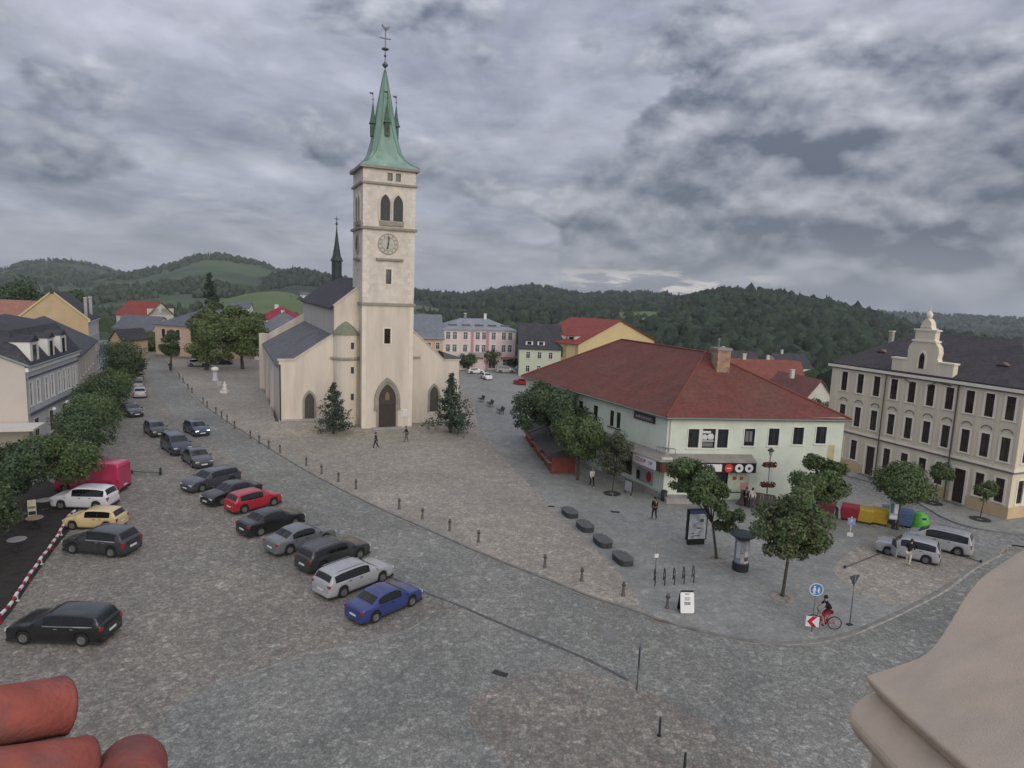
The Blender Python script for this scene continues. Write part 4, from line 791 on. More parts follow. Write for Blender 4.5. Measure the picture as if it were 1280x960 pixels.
    for k in range(2):
        i0, i1, o0, o1 = wi[k], wi[k+1], wo[k], wo[k+1]; Z0, Z1, Z2 = Vector((0, 0, 2.62)), Vector((0, 0, 3.5)), Vector((0, 0, 3.98))
        MB().add([i0+Z0, i1+Z0, o1+Z0, o0+Z0, i0+Z1, i1+Z1, o1+Z1, o0+Z1], [(0, 1, 2, 3), (4, 7, 6, 5), (0, 4, 5, 1), (1, 5, 6, 2), (2, 6, 7, 3), (3, 7, 4, 0)]).build('canopy', cb, root)
        e = Vector((0, 0, 3.51)); l1 = (o0-i0)*.12; l2 = (o1-i1)*.12
        MB().add([i0+e, i1+e, o1+l2+e, o0+l1+e, i0+Z2, i1+Z2], [(0, 1, 2, 3), (0, 3, 4), (1, 5, 2), (4, 3, 2, 5), (0, 4, 5, 1)]).build('canopy_roof', ct, root)
    MB().box(0, .9, 0, .35, 3.9, 4.05).build('canopy_ledge', mat('canopy_white', (0.55, .54, .5), .8, .1, 2), root, M=Mf @ T(-.6, -.9, -.25))
    Ms = frame(wo[0], (wo[1]-wo[0])); Ls = (wo[1]-wo[0]).length; red = mat('sign_red', (0.42, 0.035, 0.035), .5, .08, 3); blu = mat('sign_blue', (0.055, 0.065, 0.17), .5, .1, 3); blk = mat('sign_black', (0.014, 0.014, 0.015), .4, .1, 3); wht = mat('sign_white', (0.68, 0.68, 0.70), .45, .05, 3)
    x1 = Ls-.55; x0 = x1-3.1; o = MB().box(x0, x1, -.09, -.003, 2.66, 3.46).build('shop_sign', wht, root, M=Ms); text(o, 'COOP', .50, T(x0+1.12, -.1, 3.06), red); text(o, 'TIP', .42, T(x0+2.45, -.1, 3.06), blu)
    Mg = frame(wo[1], (wo[2]-wo[1])); Lg = (wo[2]-wo[1]).length
    o = MB().box(Lg-4.9, Lg-.12, -.09, -.003, 2.68, 3.44).build('shop_sign', blk, root, M=Mg); MB().box(Lg-4.75, Lg-3.05, -.12, -.092, 2.76, 3.38).build('sign_panel', wht, o); text(o, 'TIP', .36, T(Lg-4.0, -.125, 3.1), blk)
    for k, (xx, m1, m2, s_) in enumerate(((Lg-2.45, mat('sign_bright_red', (0.62, 0.045, 0.03), .45, .05, 3), wht, '%'), (Lg-1.55, wht, blk, '*'), (Lg-.68, wht, blu, 'o'))):  # first disc is a brighter red than the lettering
        d_ = MB().prism([(xx+.36*math.cos(t*math.pi/10), -.13, 3.06+.36*math.sin(t*math.pi/10)) for t in range(20)], (0, .035, 0)).build('sign_disc', m1, o)
        if k == 0: MB().box(xx-.18, xx+.18, -.15, -.131, 3.02, 3.1).build('emblem', m2, d_)
        else: MB().prism([(xx+.13*math.cos(t*math.pi/6), -.15, 3.06+.13*math.sin(t*math.pi/6)) for t in range(12)], (0, .018, 0)).build('emblem', m2, d_)
    MB().box(.15, 1.15, -.07, -.003, 2.72, 3.4).build('sign_panel', mat('sign_maroon', (0.16, 0.035, 0.028), .6, .2, 2), root, M=Mg)
    # big dark sign high on the side wall
    o = MB().box(wl-4.45, wl-1.6, -.14, -.003, 6.18, 6.78).build('wall_sign', mat('sign_dark', (0.028, 0.027, 0.030), .5, .15, 3), root, M=Mw)
    MB().box(wl-4.3, wl-1.75, -.16, -.141, 6.28, 6.68).build('sign_panel', mat('sign_mauve', (0.13, 0.10, 0.12), .5, .35, 2.5), o); pw = MB()
    for k in range(6): pw.box(wl-4.1+k*.36, wl-3.9+k*.36, -.178, -.161, 6.4, 6.5+.06*(k % 2))
    pw.build('lettering', mat('sign_pale', (0.36, .33, .36), .5, .2, 5), o)
    # shop fronts
    MB().box(wl-6.17, wl-4.53, .10, .13, 1.07, 2.18).build('shop_window', M_GLASS, root, M=Mw); mb = MB(); mb.box(wl-6.3, wl-4.4, -.05, .02, .93, 1.04); mb.box(wl-6.3, wl-6.2, -.05, .02, 1.04, 2.28); mb.box(wl-4.5, wl-4.4, -.05, .02, 1.04, 2.28); mb.build('shop_window_frame', M_DARK, root, M=Mw)
    o = MB().box(wl-3.87, wl-1.43, .10, .13, .78, 1.93).build('shop_window', mat('poster_glass', (0.38, 0.38, 0.40), .3, .15, 2), root, M=Mw); MB().prism([(wl-2.1+.36*math.cos(t*math.pi/8), .085, 1.35+.46*math.sin(t*math.pi/8)) for t in range(16)], (0, .012, 0)).build('poster_print', red, o)
    MB().box(wl-3.8, wl-3.35, .08, .098, .82, 1.6).build('poster_print', blk, o)
    MB().box(wl-9, wl-.02, -.10, -.003, -.3, .5).build('plinth', mat('shop_plinth', (0.33, 0.31, 0.29), .9, .2, 1), root, M=Mw)
    mb = MB(); mb.box(-.08, 4.6, -1.25, -.003, -.2, .42); mb.build('plinth', MATS['shop_plinth'], root, M=Mf)
    MB().box(1.25, 7.25, .11, .14, .58, 2.48).build('shop_window', M_GLASS, root, M=Mf)
    o = MB().box(5.6, 7.5, -.06, -.003, .7, 2.5).build('price_poster', mat('poster_pale', (0.50, 0.55, 0.44), .6, .2, 3), root, M=Mf)
    for x, zz, w, h, m_ in ((6.0, 1.75, .35, .3, mat('poster_rust', (0.30, 0.09, 0.05), .6, .2, 3)), (6.65, 1.75, .3, .28, MATS['poster_rust']), (6.75, .85, .7, .65, mat('poster_pink', (0.50, 0.28, 0.28), .6, .25, 6))): MB().box(x, x+w, -.075, -.061, zz, zz+h).build('poster_print', m_, o)
    MB().box(14.35, 14.95, -.012, -.002, 3.6, 4.9).build('stain', mat('bare_plaster', (0.50, 0.42, 0.25), .9, .2, 1.2), root, M=Mf)
    mb = MB(); mb.tube([Mw @ Vector((wl-.5, -.6, 4.0)), Mw @ Vector((wl-.5, -.6, 4.5)), Mf @ Vector((.6, -.6, 4.5)), Mf @ Vector((.6, -.6, 4.0))], .04, 6)
    t_ = [Vector((math.cos(k*.524)*.45, math.sin(k*.524)*.25, math.sin(k*.524)*.12)) + (Mf @ Vector((-.35, -.45, 4.35))) for k in range(13)]; mb.tube(t_, .035, 5); mb.build('handrail', M_GREYM, root)
    return a, Mf, Mw, wl, fl
SHOP = shop()

# ------------------------------------------------------------------ school
def school():
    z = .2; a = spot(1047, 583, z); b = spot(1258, 649, z); x = (b-a).normalized(); o0 = a - x*1.95; M = frame((o0.x, o0.y, z), x); L = (b-a).length+1.95; D = 13.0; E = 10.55
    wall = mat('school_plaster', (0.70, 0.63, 0.49), .9, .11, .7, .15, 8, streak=True); ochre = mat('school_ochre', (0.60, 0.45, 0.28), .9, .12, 1.0); trim = mat('school_trim', (0.80, 0.74, 0.65), .85, .08, 1); dk = mat('school_dark_trim', (0.20, 0.18, 0.155), .9, .15, 1)  # dk: darker trim colour for bands, window arches and scrolls
    root = thing('school_building', 'long cream three-storey school with a curved gable on its front', 'building', M=M)
    ut = [-.3, 1.6, 3.47, 5.33, 7.15, 8.97, 10.72, 12.49, 14.11, 15.74]; um = [-.15, 1.68, 3.55, 5.43, 7.22, 8.99, 10.78, 12.5, 14.15, 15.76]; ul = [-.05, 1.65, 5.39, 7.22, 9.02, 10.65, 14.15, 15.78]
    ws = [(u+1.95, 8.02, .74, 1.95) for u in ut] + [(u+1.95, 4.62, .74, 1.98) for u in um] + [(u+1.95, 1.2, .74, 2.0) for u in ul]; doors = [(3.66+1.95, .1, .95, 2.9), (12.5+1.95, .1, 1.0, 3.0)]
    side = [(1.2+k*2.4, zz, .74, 1.95) for k in range(5) for zz in (1.2, 4.62, 8.0)]
    mb = MB()
    for Mx, ln, hs in ((Matrix(), L, ws+doors), (SIDE_R(L), D, side), (SIDE_L(D), D, []), (BACK(L, D), L, [])): wall_holes(mb, ln, E, [hole(*q) for q in hs], .2, 0, Mx, -.4)
    mb.build('wall', wall, root)
    for q in ws: win(root, Matrix(), *q, sur=trim, sash=M_BROWN, bars=2, glass=M_GLASS_BR, sw=.15)
    for q in side: win(root, SIDE_R(L), *q, sur=trim, sash=M_BROWN, bars=2, glass=M_GLASS_BR, sw=.15)
    for q in doors:
        o = MB().box(q[0]-q[2]/2+.01, q[0]+q[2]/2-.01, .09, .15, q[1], q[1]+q[3]-.01).build('door', mat('school_door', (0.045, 0.030, 0.024), .5, .2, 3), root); mb = MB()
        for s_ in (-1, 1):
            for zz in (.25, 1.2, 2.15): mb.box(q[0]+s_*.24-.17, q[0]+s_*.24+.17, .07, .092, q[1]+zz, q[1]+zz+.7)
        mb.build('door_panel', M_BROWN, o); mb = MB(); w = q[2]/2; mb.box(q[0]-w-.22, q[0]-w, -.07, .03, -.3, q[1]+q[3]+.2); mb.box(q[0]+w, q[0]+w+.22, -.07, .03, -.3, q[1]+q[3]+.2); mb.box(q[0]-w, q[0]+w, -.072, .03, q[1]+q[3], q[1]+q[3]+.202); mb.build('door_surround', trim, root); MB().box(q[0]-w-.3, q[0]+w+.3, -.5, -.004, -.3, .1).build('step', M_KERB, root)
    segs = [0, doors[0][0]-.75, doors[0][0]+.75, doors[1][0]-.78, doors[1][0]+.78, L]
    mb = MB()
    for i in (0, 2, 4): mb.box(segs[i] if i else -.06, segs[i+1] if i < 4 else L+.06, -.06, -.003, -.4, .95)
    mb.box(L+.003, L+.06, -.05, D, -.4, .95); mb.build('plinth', ochre, root)
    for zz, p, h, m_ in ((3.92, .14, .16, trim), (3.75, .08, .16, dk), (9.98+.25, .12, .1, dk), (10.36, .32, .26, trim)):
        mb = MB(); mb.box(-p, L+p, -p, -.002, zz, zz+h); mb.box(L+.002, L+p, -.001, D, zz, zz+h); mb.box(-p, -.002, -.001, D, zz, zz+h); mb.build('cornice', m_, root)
    mb = MB()
    for u in um:
        pts = [(u+1.95+.42*math.cos(t*math.pi/8), -.03, 6.98+.30*math.sin(t*math.pi/8)) for t in range(9)]; mb.tube(pts, .05, 5)
    mb.build('window_arch', dk, root)
    mb = MB()
    for k in range(1, 17):
        if k in (4, 11): continue
    for u in (-1.2, .65, 2.5, 4.38, 6.2, 8.05, 9.85, 11.6, 13.3, 14.95, 16.6):
        mb.box(u+1.95-.12, u+1.95+.12, -.05, -.003, 4.1, 9.9)
    mb.build('pilaster', wall, root)
    for u in (4.49, 11.48): mb = MB(); mb.tube([(u+1.95, -.14, .1), (u+1.95, -.14, 10.35)], .065, 8); mb.build('drainpipe', mat('pipe_brown', (0.11, 0.09, 0.08), .5, .1, 2), root)
    mb = MB(); hip_roof(mb, L, D, E+.22, 14.3, .22, .14, 0, 4.6); mb.build('roof', mat_rows('school_roof', (0.062, 0.056, 0.060), .34, .18, second=(0.08, 0.07, 0.07)), root)
    # curved gable
    c = 9.8; g = [(-2.95, 10.62), (2.95, 10.62), (2.95, 11.95), (1.55, 11.95), (1.42, 12.3), (1.50, 12.8), (1.40, 13.3), (1.1, 13.65), (.95, 13.8), (.95, 14.75), (.62, 14.78), (.5, 15.1), (.42, 15.5), (.2, 15.75), (0, 15.85)]
    g = [(c+x, zz) for x, zz in g] + [(c-x, zz) for x, zz in reversed(g[1:-1]) ][:-0 or None]
    g = [p for i, p in enumerate(g) if i == 0 or p != g[i-1]]
    pts = [(c+x, zz) for x, zz in [(2.95, 10.62), (2.95, 11.95), (1.55, 11.95), (1.42, 12.3), (1.50, 12.8), (1.40, 13.3), (1.1, 13.65), (.95, 13.8), (.95, 14.75), (.62, 14.78), (.5, 15.1), (.42, 15.5), (.2, 15.75)]]; pts = pts + [(c, 15.85)] + [(2*c-x, zz) for x, zz in reversed(pts)]
    gab = MB(); gab.prism([(x_, -.12, zz) for x_, zz in pts], (0, .6, 0)); o = gab.build('gable', wall, root)
    mb = MB(); mb.box(c-1.15, c+1.15, -.22, .55, 13.72, 13.88); mb.box(c-1.1, c+1.1, -.20, .55, 14.72, 14.86); mb.box(c-3.05, c-1.5, -.2, .55, 11.93, 12.07); mb.box(c+1.5, c+3.05, -.2, .55, 11.93, 12.07); mb.box(c-.5, c+.5, -.18, .5, 15.05, 15.15); mb.build('gable_cornice', trim, o)
    mb = MB(); mb.lathe([(.05, 15.8), (.22, 15.95), (.27, 16.15), (.2, 16.35), (.05, 16.5), (.03, 17.1)], 10, (c, .18, 0)); mb.build('finial', trim, o)
    mb = MB(); arch_ring(mb, lancet(c, 11.25, .85, 1.75), lancet(c, 11.25, .55, 1.5), -.18, -.1); w = mb.build('window', trim, o); mb = MB(); mb.prism(poly3(lancet(c, 11.27, .54, 1.45), -.135), (0, .02, 0)); mb.build('pane', M_GLASS_BR, w)
    mb = MB(); pa = [(c-2.9, -.1, 10.1), (c-1.6, -.1, 10.25), (c-1.2, -.1, 10.0), (c-.8, -.1, 9.85)]; mb.tube(pa, .06, 5); mb.tube([(2*c-p[0], p[1], p[2]) for p in pa], .06, 5); mb.build('scroll', dk, root)
    for x_, y_ in ((3.6, 2.4), (15.2, 2.4)): dormer(root, x_, y_, 11.5, .9, .7, 1.3, mat('dormer_rust', (0.11, 0.055, 0.05), .8, .2, 2), mat('dormer_top', (0.20, 0.12, 0.10), .8, .2, 2))
    for x_, y_, z1 in ((2.8, 4.6, 14.2), (6.7, 5.4, 14.7), (16.3, 4.5, 14.0)): chimney(root, x_, y_, 12.5, z1, .36, .36)
    MB().box(L+.06, L+.2, 1.0, 1.12, 2.2, 2.6).build('wall_lamp', M_DARK, root)
school()

# ------------------------------------------------------------------ left row of houses
def left_row():
    A = spot(31, 457, 8.1); B = spot(96, 437, 8.1); x = (B-A); x.z = 0; L = x.length; M = frame((A.x, A.y, 0), x); D = 15
    wall = mat('white_plaster', (0.52, 0.53, 0.54), .9, .08, .5); gw = mat('pale_gable_plaster', (0.56, 0.51, 0.46), .9, .10, .4, second=(0.53, .47, .43), sscale=.2); grn = mat('verdigris_trim', (0.22, .27, .25), .8, .2, 2)
    root = thing('mansard_house', 'white house with slate mansard roof and three dormers at the near left corner', 'house', M=M)
    us = [1.2, 3.2, 5.6, 7.4, 9.6, 11.3, 13.0, 15.0]; us = [u for u in us if u < L-.8]; ws = [(u, 3.95, .85, 2.3) for u in us]; low = [(u, .3, 1.3, 2.2) for u in (2.2, 6.5, 10.8, 14.2) if u < L-.9]
    mb = MB(); wall_holes(mb, L, 8.1, [hole(*q) for q in ws+low], .16, 0, Matrix(), -.3); wall_holes(mb, D, 8.1, [], .16, 1, SIDE_L(D), -.3); mb.prism([(0, 0, 8.1), (0, D, 8.1), (0, 7.6, 11.2), (0, 6.4, 11.2)], (.02, 0, 0), 1); wall_holes(mb, D, 8.1, [], .1, 0, SIDE_R(L), -.3); wall_holes(mb, L, 8.1, [], .1, 0, BACK(L, D), -.3); mb.build('wall', [wall, gw], root)
    for q in ws: win(root, Matrix(), *q, sur=M_WHITE, sash=M_WHITE, bars=2, glass=mat('glass_bluish', (0.06, .065, .075), .2, .2, 1))
    for q in low: win(root, Matrix(), *q, sur=M_TRIM, sash=M_BROWN, bars=1)
    r1 = 11.3; mb = MB(); roof_plane(mb, [(-.1, -.35, 8.05), (L+.1, -.35, 8.05), (L+.1, 2.0, r1), (2.2, 2.0, r1)], .15); roof_plane(mb, [(-.1, -.35, 8.05), (2.2, 2.0, r1), (2.2, 7, r1+.9), (-.1, 7, 11.35)], .15); roof_plane(mb, [(2.2, 2.0, r1), (L+.1, 2.0, r1), (L+.1, 7, r1+.9), (2.2, 7, r1+.9)], .15); roof_plane(mb, [(-.1, 7, 11.35), (2.2, 7, r1+.9), (L+.1, 7, r1+.9), (L+.1, D+.3, 8.0), (-.1, D+.3, 8.0)], .15); mb.build('roof', M_SLATE, root)
    mb = MB(); mb.tube([(-.14, -.4, 8.0), (-.14, 7, 11.3)], .12, 6); mb.tube([(-.1, -.42, 7.95), (L, -.42, 7.95)], .1, 6); mb.build('roof_edge', grn, root); mb = MB(); mb.tube([(.1, -.12, 0), (.1, -.12, 7.9)], .07, 6); mb.build('drainpipe', grn, root)
    mb = MB(); mb.box(-.02, L, -.28, -.003, 7.45, 7.85, 0); mb.box(0, L, -.12, -.003, 6.7, 6.86, 1); mb.box(0, L, -.22, -.003, 3.05, 3.3, 1); mb.build('cornice', [M_WHITE, M_SLATE_BL], root)
    for x_, w in ((2.4, 2.3), (7.2, 2.0), (11.2, 2.0)): dormer(root, x_, -.12, 8.12, w, 2.15, 2.2, M_WHITE, M_SLATE, w*.42, 1.7)
    for x_ in (5.2, 9.5, 14.0):
        if x_ < L: mb = MB(); mb.tube([(x_, -.05, 2.7), (x_, -.6, 2.9)], .03, 5); mb.lathe([(.02, -.2), (.2, -.1), (.22, 0), (.15, .15), (.02, .2)], 10, (x_, -.65, 2.85)); mb.build('wall_lamp', mat('lamp_white', (0.78, .78, .76), .4, .05, 2), root, True)
    MB().box(-3.5, -.2, -1.5, 6, 2.3, 2.5).build('awning', M_TRIM, root)
    # next house: dark roof, beige front
    e = M @ Vector((L+.15, 0, 0)); F = spot(119, 423, 7.6); x2 = Vector((F.x-e.x, F.y-e.y, 0)); L2 = x2.length; M2 = frame((e.x, e.y, 0), x2)
    house('row_house', 'beige house with a dark gabled roof beside the white mansard house', M2, L2, 12.5, 7.5, 10.9, mat('beige_plaster', (0.45, 0.41, 0.35), .9, .12, .4), mat_rows('roof_dark', (0.068, 0.070, 0.078), .35, .2, second=(.09, .09, .1)), 'x', front=[(2+k*3.1, zz, .9, 1.7) for k in range(int((L2-2)/3.1)) for zz in (1.0, 4.4)], sash=M_WHITE)
    q = M2 @ Vector((1.5, 6.2, 0)); r_ = thing('roof_gable', 'small pale roof gable between the mansard roof and the dark roof', 'gable', M=M2 @ T(.6, 3.6, 0)); MB().prism([(0, 0, 7.6), (0, 5.6, 7.6), (0, 5.6, 10.2), (0, 2.6, 11.4), (0, 0, 9.6)], (.5, 0, 0)).build('wall', M_TRIM, r_); mb = MB(); mb.prism([(-.1, -.1, 9.6), (-.1, 2.6, 11.4), (-.1, 2.6, 11.55), (-.1, -.1, 9.75)], (3, 0, 0)); mb.prism([(-.1, 2.602, 11.4), (-.1, 5.7, 10.2), (-.1, 5.7, 10.35), (-.1, 2.602, 11.55)], (3, 0, 0)); mb.build('roof', MATS['roof_dark'], r_)
    # tall house with the yellow gable wall
    yb = 107.0; G = at_y(110, 399, yb); ap = at_y(69, 364, yb); M3 = frame((G.x, G.y, 0), (-.42, .91)); W = 9.4
    yel = mat('yellow_gable', (0.56, 0.45, 0.27), .9, .12, .6, second=(0.53, 0.40, 0.25), sscale=.15)
    root = thing('gable_house', 'tall house with a yellow gable wall and two slim chimneys', 'house', M=M3); mb = MB(); wf = [(1.2+k*1.9, zz, .8, 1.7) for k in range(5) for zz in (1, 4.2, 7.2)]; Lg = 11.0
    wall_holes(mb, Lg, 9.9, [hole(*q) for q in wf], .16, 0, Matrix(), -.3); wall_holes(mb, W, 9.9, [(5.4, 5.8, 8.0, 9.1)], .16, 1, SIDE_L(W), -.3); mb.prism([(0, 0, 9.9), (0, W, 9.9), (0, W*.56, 13.9), (0, W*.44, 13.9)], (.02, 0, 0), 1); wall_holes(mb, Lg, 9.9, [], .1, 0, BACK(Lg, W), -.3); wall_holes(mb, W, 9.9, [], .1, 0, SIDE_R(Lg), -.3); mb.build('wall', [mat('greywhite_plaster', (0.44, .44, .44), .9, .1, .5), yel], root)
    for q in wf: win(root, Matrix(), *q, sash=M_WHITE, bars=1)
    mb = MB(); k = 4.0/(W*.44); roof_plane(mb, [(-.2, -.3, 9.8), (Lg, -.3, 9.8), (Lg, W*.47, 14.1), (-.2, W*.47, 14.1)]); roof_plane(mb, [(-.2, W+.3, 9.8), (Lg, W+.3, 9.8), (Lg, W*.53, 14.1), (-.2, W*.53, 14.1)]); roof_plane(mb, [(-.2, W*.47, 14.1), (Lg, W*.47, 14.1), (Lg, W*.53, 14.12), (-.2, W*.53, 14.12)]); mb.build('roof', M_SLATE, root); mb = MB(); mb.prism([(-.25, -.35, 9.55), (-.25, W*.47, 13.9), (-.25, W*.47, 14.18), (-.25, -.35, 9.9)], (.25, 0, 0)); mb.prism([(-.25, W+.35, 9.55), (-.25, W*.53, 13.9), (-.25, W*.53, 14.18), (-.25, W+.35, 9.9)], (.25, 0, 0)); mb.build('verge', mat('verge_yellow', (0.60, .50, .28), .8, .1, 1), root)
    for x_, y_ in ((1.5, .45), (6.5, .45)): chimney(root, x_, y_, 9.7, 13.3, .42, .42, mat('chimney_grey', (0.36, .35, .36), .9, .15, 1))
    MB().box(-.05, Lg, -.25, -.003, 9.45, 9.75).build('cornice', M_WHITE, root)
    # low reddish-roofed wing behind it
    q = at_y(52, 388, 112); house('low_wing', 'low building with a pale reddish roof left of the yellow gable', frame((at_y(-25, 400, 118).x, 112, 0), (1, -.12)), 14.0, 12, 8.2, 12.2, yel, M_ORTILE, 'x')
    # far end of the row
    q = at_y(126, 470, 116); house('low_house', 'small light blue house beyond the yellow gable house', frame((q.x, q.y, 0), (-.45, .9)), 9, 7, 3.9, 6.6, mat('blue_plaster', (0.36, .43, .50), .9, .1, .5), M_SLATE_BL, 'x', front=[(1.5+k*2.5, 1, .9, 1.4) for k in range(3)], left=[(3.5, 1, 1, 1.4)])
    q = at_y(140, 458, 133); house('low_house', 'small ochre house at the far end of the left row', frame((q.x, q.y, 0), (.97, -.2)), 2.6, 7, 4.6, 6.4, mat('ochre_plaster', (0.48, .36, .23), .9, .12, .5), M_SLATE, 'y', front=[(1.3, 2.6, .8, 1.2)], right=[(2, 1, .9, 1.4), (5, 1, .9, 1.4)])
    q = at_y(158, 432, 165); house('row_house', 'pale grey house below the bright red roof', frame((q.x-3, q.y, -1), (.95, -.2)), 11, 8, 5.4, 8.4, mat('pale_green_plaster', (0.46, .49, .44), .9, .1, .5), M_SLATE_BL, 'x', front=[(2, 3, .9, 1.4), (5, 3, .9, 1.4), (8, 3, .9, 1.4)])
    q = at_y(146, 408, 196); house('hill_house', 'white house with a bright red roof up the slope behind the row', frame((q.x, q.y, 1), (.92, -.38)), 13, 9, 5.2, 9.0, M_TRIM, M_REDROOF2, 'x', front=[(2+k*2.7, 3.0, 1, 1.3) for k in range(4)], right=[(2.5, 3, 1, 1.3), (6, 3, 1, 1.3), (4.3, 6, .9, 1.1)])
    # peach house
    P = spot(195, 446, 0); house('corner_house', 'peach two-storey house with a grey hipped roof at the end of the street', frame((P.x, P.y, 0), (.95, -.30)), 15.5, 17, 7.1, 11.0, mat('peach_plaster', (0.56, .40, .31), .9, .08, .4), M_SLATE_BL, 'hip', front=[(2.3+k*3.9, zz, 1.05, 1.7) for k in range(4) for zz in (1.1, 4.5)], left=[(4, 4.5, 1, 1.6), (9, 4.5, 1, 1.6)], sur=mat('peach_trim', (0.62, .50, .40), .85, .08, 1), sash=M_BROWN, belt=(3.6,), plinth=M_KERB)
    # white house right of the chestnuts, and the red roof over it
    P = at_y(318, 449, 143); house('white_house', 'white house with a grey hipped roof to the left of the church', frame((P.x, P.y, 0), (1, .02)), 9.6, 10, 6.3, 10.6, M_WHITE, mat_rows('roof_midgrey', (0.15, .16, .18), .4, .14), 'hip', front=[(1.6+k*2.1, 4.0, .9, 1.4) for k in range(4)]+[(2+k*2.8, .9, .9, 1.5) for k in range(3)], sash=M_BROWN, ov=.5)
    P = at_y(322, 410, 172); house('red_roof_house', 'house with a crimson roof and white chimneys behind the white house', frame((P.x, P.y, 0), (1, -.1)), 9.5, 8, 7.5, 10.6, M_TRIM, mat_rows('roof_crimson', (0.26, .035, .055), .4, .12), 'hip', chims=((3.4, 4, 9.5, 11.2, .8, .8, M_WHITE), (6.2, 1.5, 8.3, 9.8, .6, .6, M_WHITE)))
left_row()

# ------------------------------------------------------------------ houses beyond the plaza, centre
def centre_row():
    P = spot(552, 463, 0); Q = spot(643, 463, 0); x = (Q-P); L = x.length; M = frame((P.x, P.y, 0), x); pink = mat('pink_plaster', (0.68, .56, .57), .9, .06, .4); deep = mat('pink_pilaster', (0.48, .25, .29), .9, .08, 1)
    ws = [(u/91*L, zz, .95, 1.6) for u in (7, 15, 28, 43, 51, 63, 76, 84) for zz in (6.6, 3.95)]
    house('pink_house', 'long pale pink house with paired windows beyond the plaza', M, L, 10, 8.7, 10.9, pink, M_SLATE_LT, 'hip', front=ws+[(u/91*L, .4, 1.6, 2.0) for u in (9, 30, 62, 80)], sur=M_WHITE, sash=M_WHITE, belt=(3.3,), chims=((6.0, 5, 10, 11.9, .5, .5, M_GREYM), (10.5, 5, 10, 11.9, .5, .5, M_WHITE)), glass=mat('glass_mid', (0.10, .10, .115), .25, .2, 1))
    root = [o for o in bpy.data.objects if o.name == 'pink_house'][0]
    for u in (36.5, 55.5): MB().box(u/91*L-.28, u/91*L+.28, -.10, -.003, .2, 8.3).build('pilaster', deep, root)
    for k in range(5): MB().box(1.6+k*2.9, 3.4+k*2.9, 1.3, 1.9, 9.15, 9.75).build('roof_window', M_SLATE_BL, root)
    MB().box(L*.36, L*.55, -.9, -.05, 2.9, 3.9).build('balcony', mat('balcony', (0.33, .30, .29), .8, .2, 2), root); MB().box(L*.8, L-.1, -.7, -.05, 2.6, 2.95).build('shop_awning', mat('awning_red', (0.42, .16, .13), .8, .15, 2), root)
    P = at_y(520, 462, 134.5); house('orange_house', 'orange house with a steep blue grey roof between church and pink house', frame((P.x, P.y, 0), (.95, .25)), 5.4, 9, 7.1, 11.6, mat('orange_plaster', (0.55, .38, .26), .9, .08, .4), mat_rows('roof_bluelight', (0.17, .19, .22), .4, .12), 'x', front=[(2.6, 4.6, .8, 1.4), (4.4, 4.6, .8, 1.4)], sur=M_TRIM)
    P = spot(648, 470, 0); pg = mat('mint_plaster', (0.50, .55, .43), .9, .07, .4)
    h = house('mint_house', 'pale mint house with a steep dark roof left of the yellow house', frame((P.x, P.y, 0), (1, .02)), 8.5, 11, 6.0, 10.6, pg, M_SLATE, 'x', front=[(1.8+k*2.3, zz, .8, 1.35) for k in range(3) for zz in (.9, 3.7)], left=[(3, 3.7, .8, 1.3)], sur=M_TRIM)
    for x_ in (2.0, 4.4): dormer(h, x_, .5, 6.35, 1.5, .85, 1.8, M_WHITE, M_SLATE)
    P = spot(722, 428, 7.5); Q = spot(818, 424, 7.5); x = Q-P; x.z = 0; L = x.length; M = frame((P.x, P.y, 0), x); yl = mat('yellow_plaster', (0.62, .50, .27), .9, .07, .3); D = 13.0
    h = house('yellow_house', 'yellow house with a red roof and a broad gable wall behind the shop', M, L, D, 7.3, 11.9, yl, M_REDROOF2, 'y', left=[(2.4, 4.2, 1.0, 1.7), (5.5, 4.2, 1.0, 1.7), (8.8, 4.2, 1, 1.7), (2.4, 1, 1, 1.7), (5.5, 1, 1, 1.7)], sur=M_TRIM, sash=M_BROWN, belt=(), ov=.45)
    Ms = SIDE_L(D)
    for k in range(5): MB().box(.2+k*3.1, .9+k*3.1, -.08, -.003, 3.4, 7.0).build('pilaster', mat('ochre_pilaster', (0.42, .33, .16), .9, .1, 1), h, M=Ms)
    MB().box(0, D, -.12, -.003, 3.0, 3.3).build('string_course', mat('yellow_trim', (.66, .57, .36), .85, .08, 1), h, M=Ms)
    for k, y_ in enumerate((3.0, 5.6, 8.4)): 
        o = MB(); o.box(-1.0, 1.0, 0, 2.0, 0, 1.0, 0); o.box(-1.15, 1.15, -.15, 2.6, 1.002, 1.12, 1); d_ = o.build('dormer', [M_TRIM, M_REDROOF2], h, M=T(1.6, y_, 7.55) @ RZ(-math.pi/2)); MB().box(-.6, .6, -.03, -.004, .2, .8).build('pane', M_WHITE if k == 1 else M_GLASS, d_)
    # roofs below the wooded hill, right
    for i, (u, v, y, L_, D_, e, r_, xd, rm, wm, lb) in enumerate((
        (905, 470, 128, 15, 10, 5.0, 8.2, (1, -.15), mat_rows('roof_rust', (0.22, .075, .055), .35, .15), M_TRIM, 'house with a long rust red roof just right of the shop chimney'),
        (955, 462, 150, 9, 8, 5.4, 8.6, (1, .1), M_REDROOF2, M_TRIM, 'house with a bright red roof and a pale wall below the wooded hill'),
        (892, 448, 172, 12, 8, 5, 8, (1, 0), M_SLATE, mat('tan_plaster', (.45, .40, .33), .9, .1, 1), 'dark roofed house at the foot of the wooded hill'),
        (1000, 495, 112, 7.5, 12, 6.0, 10.4, (.97, .2), mat_rows('roof_dullred', (0.20, .085, .075), .35, .15), M_TRIM, 'dull red roof close behind the right end of the shop'),
        (976, 452, 185, 10, 9, 5, 8.5, (1, .2), M_SLATE, M_WHITE, 'white house with a dark roof below the wooded hill'))):
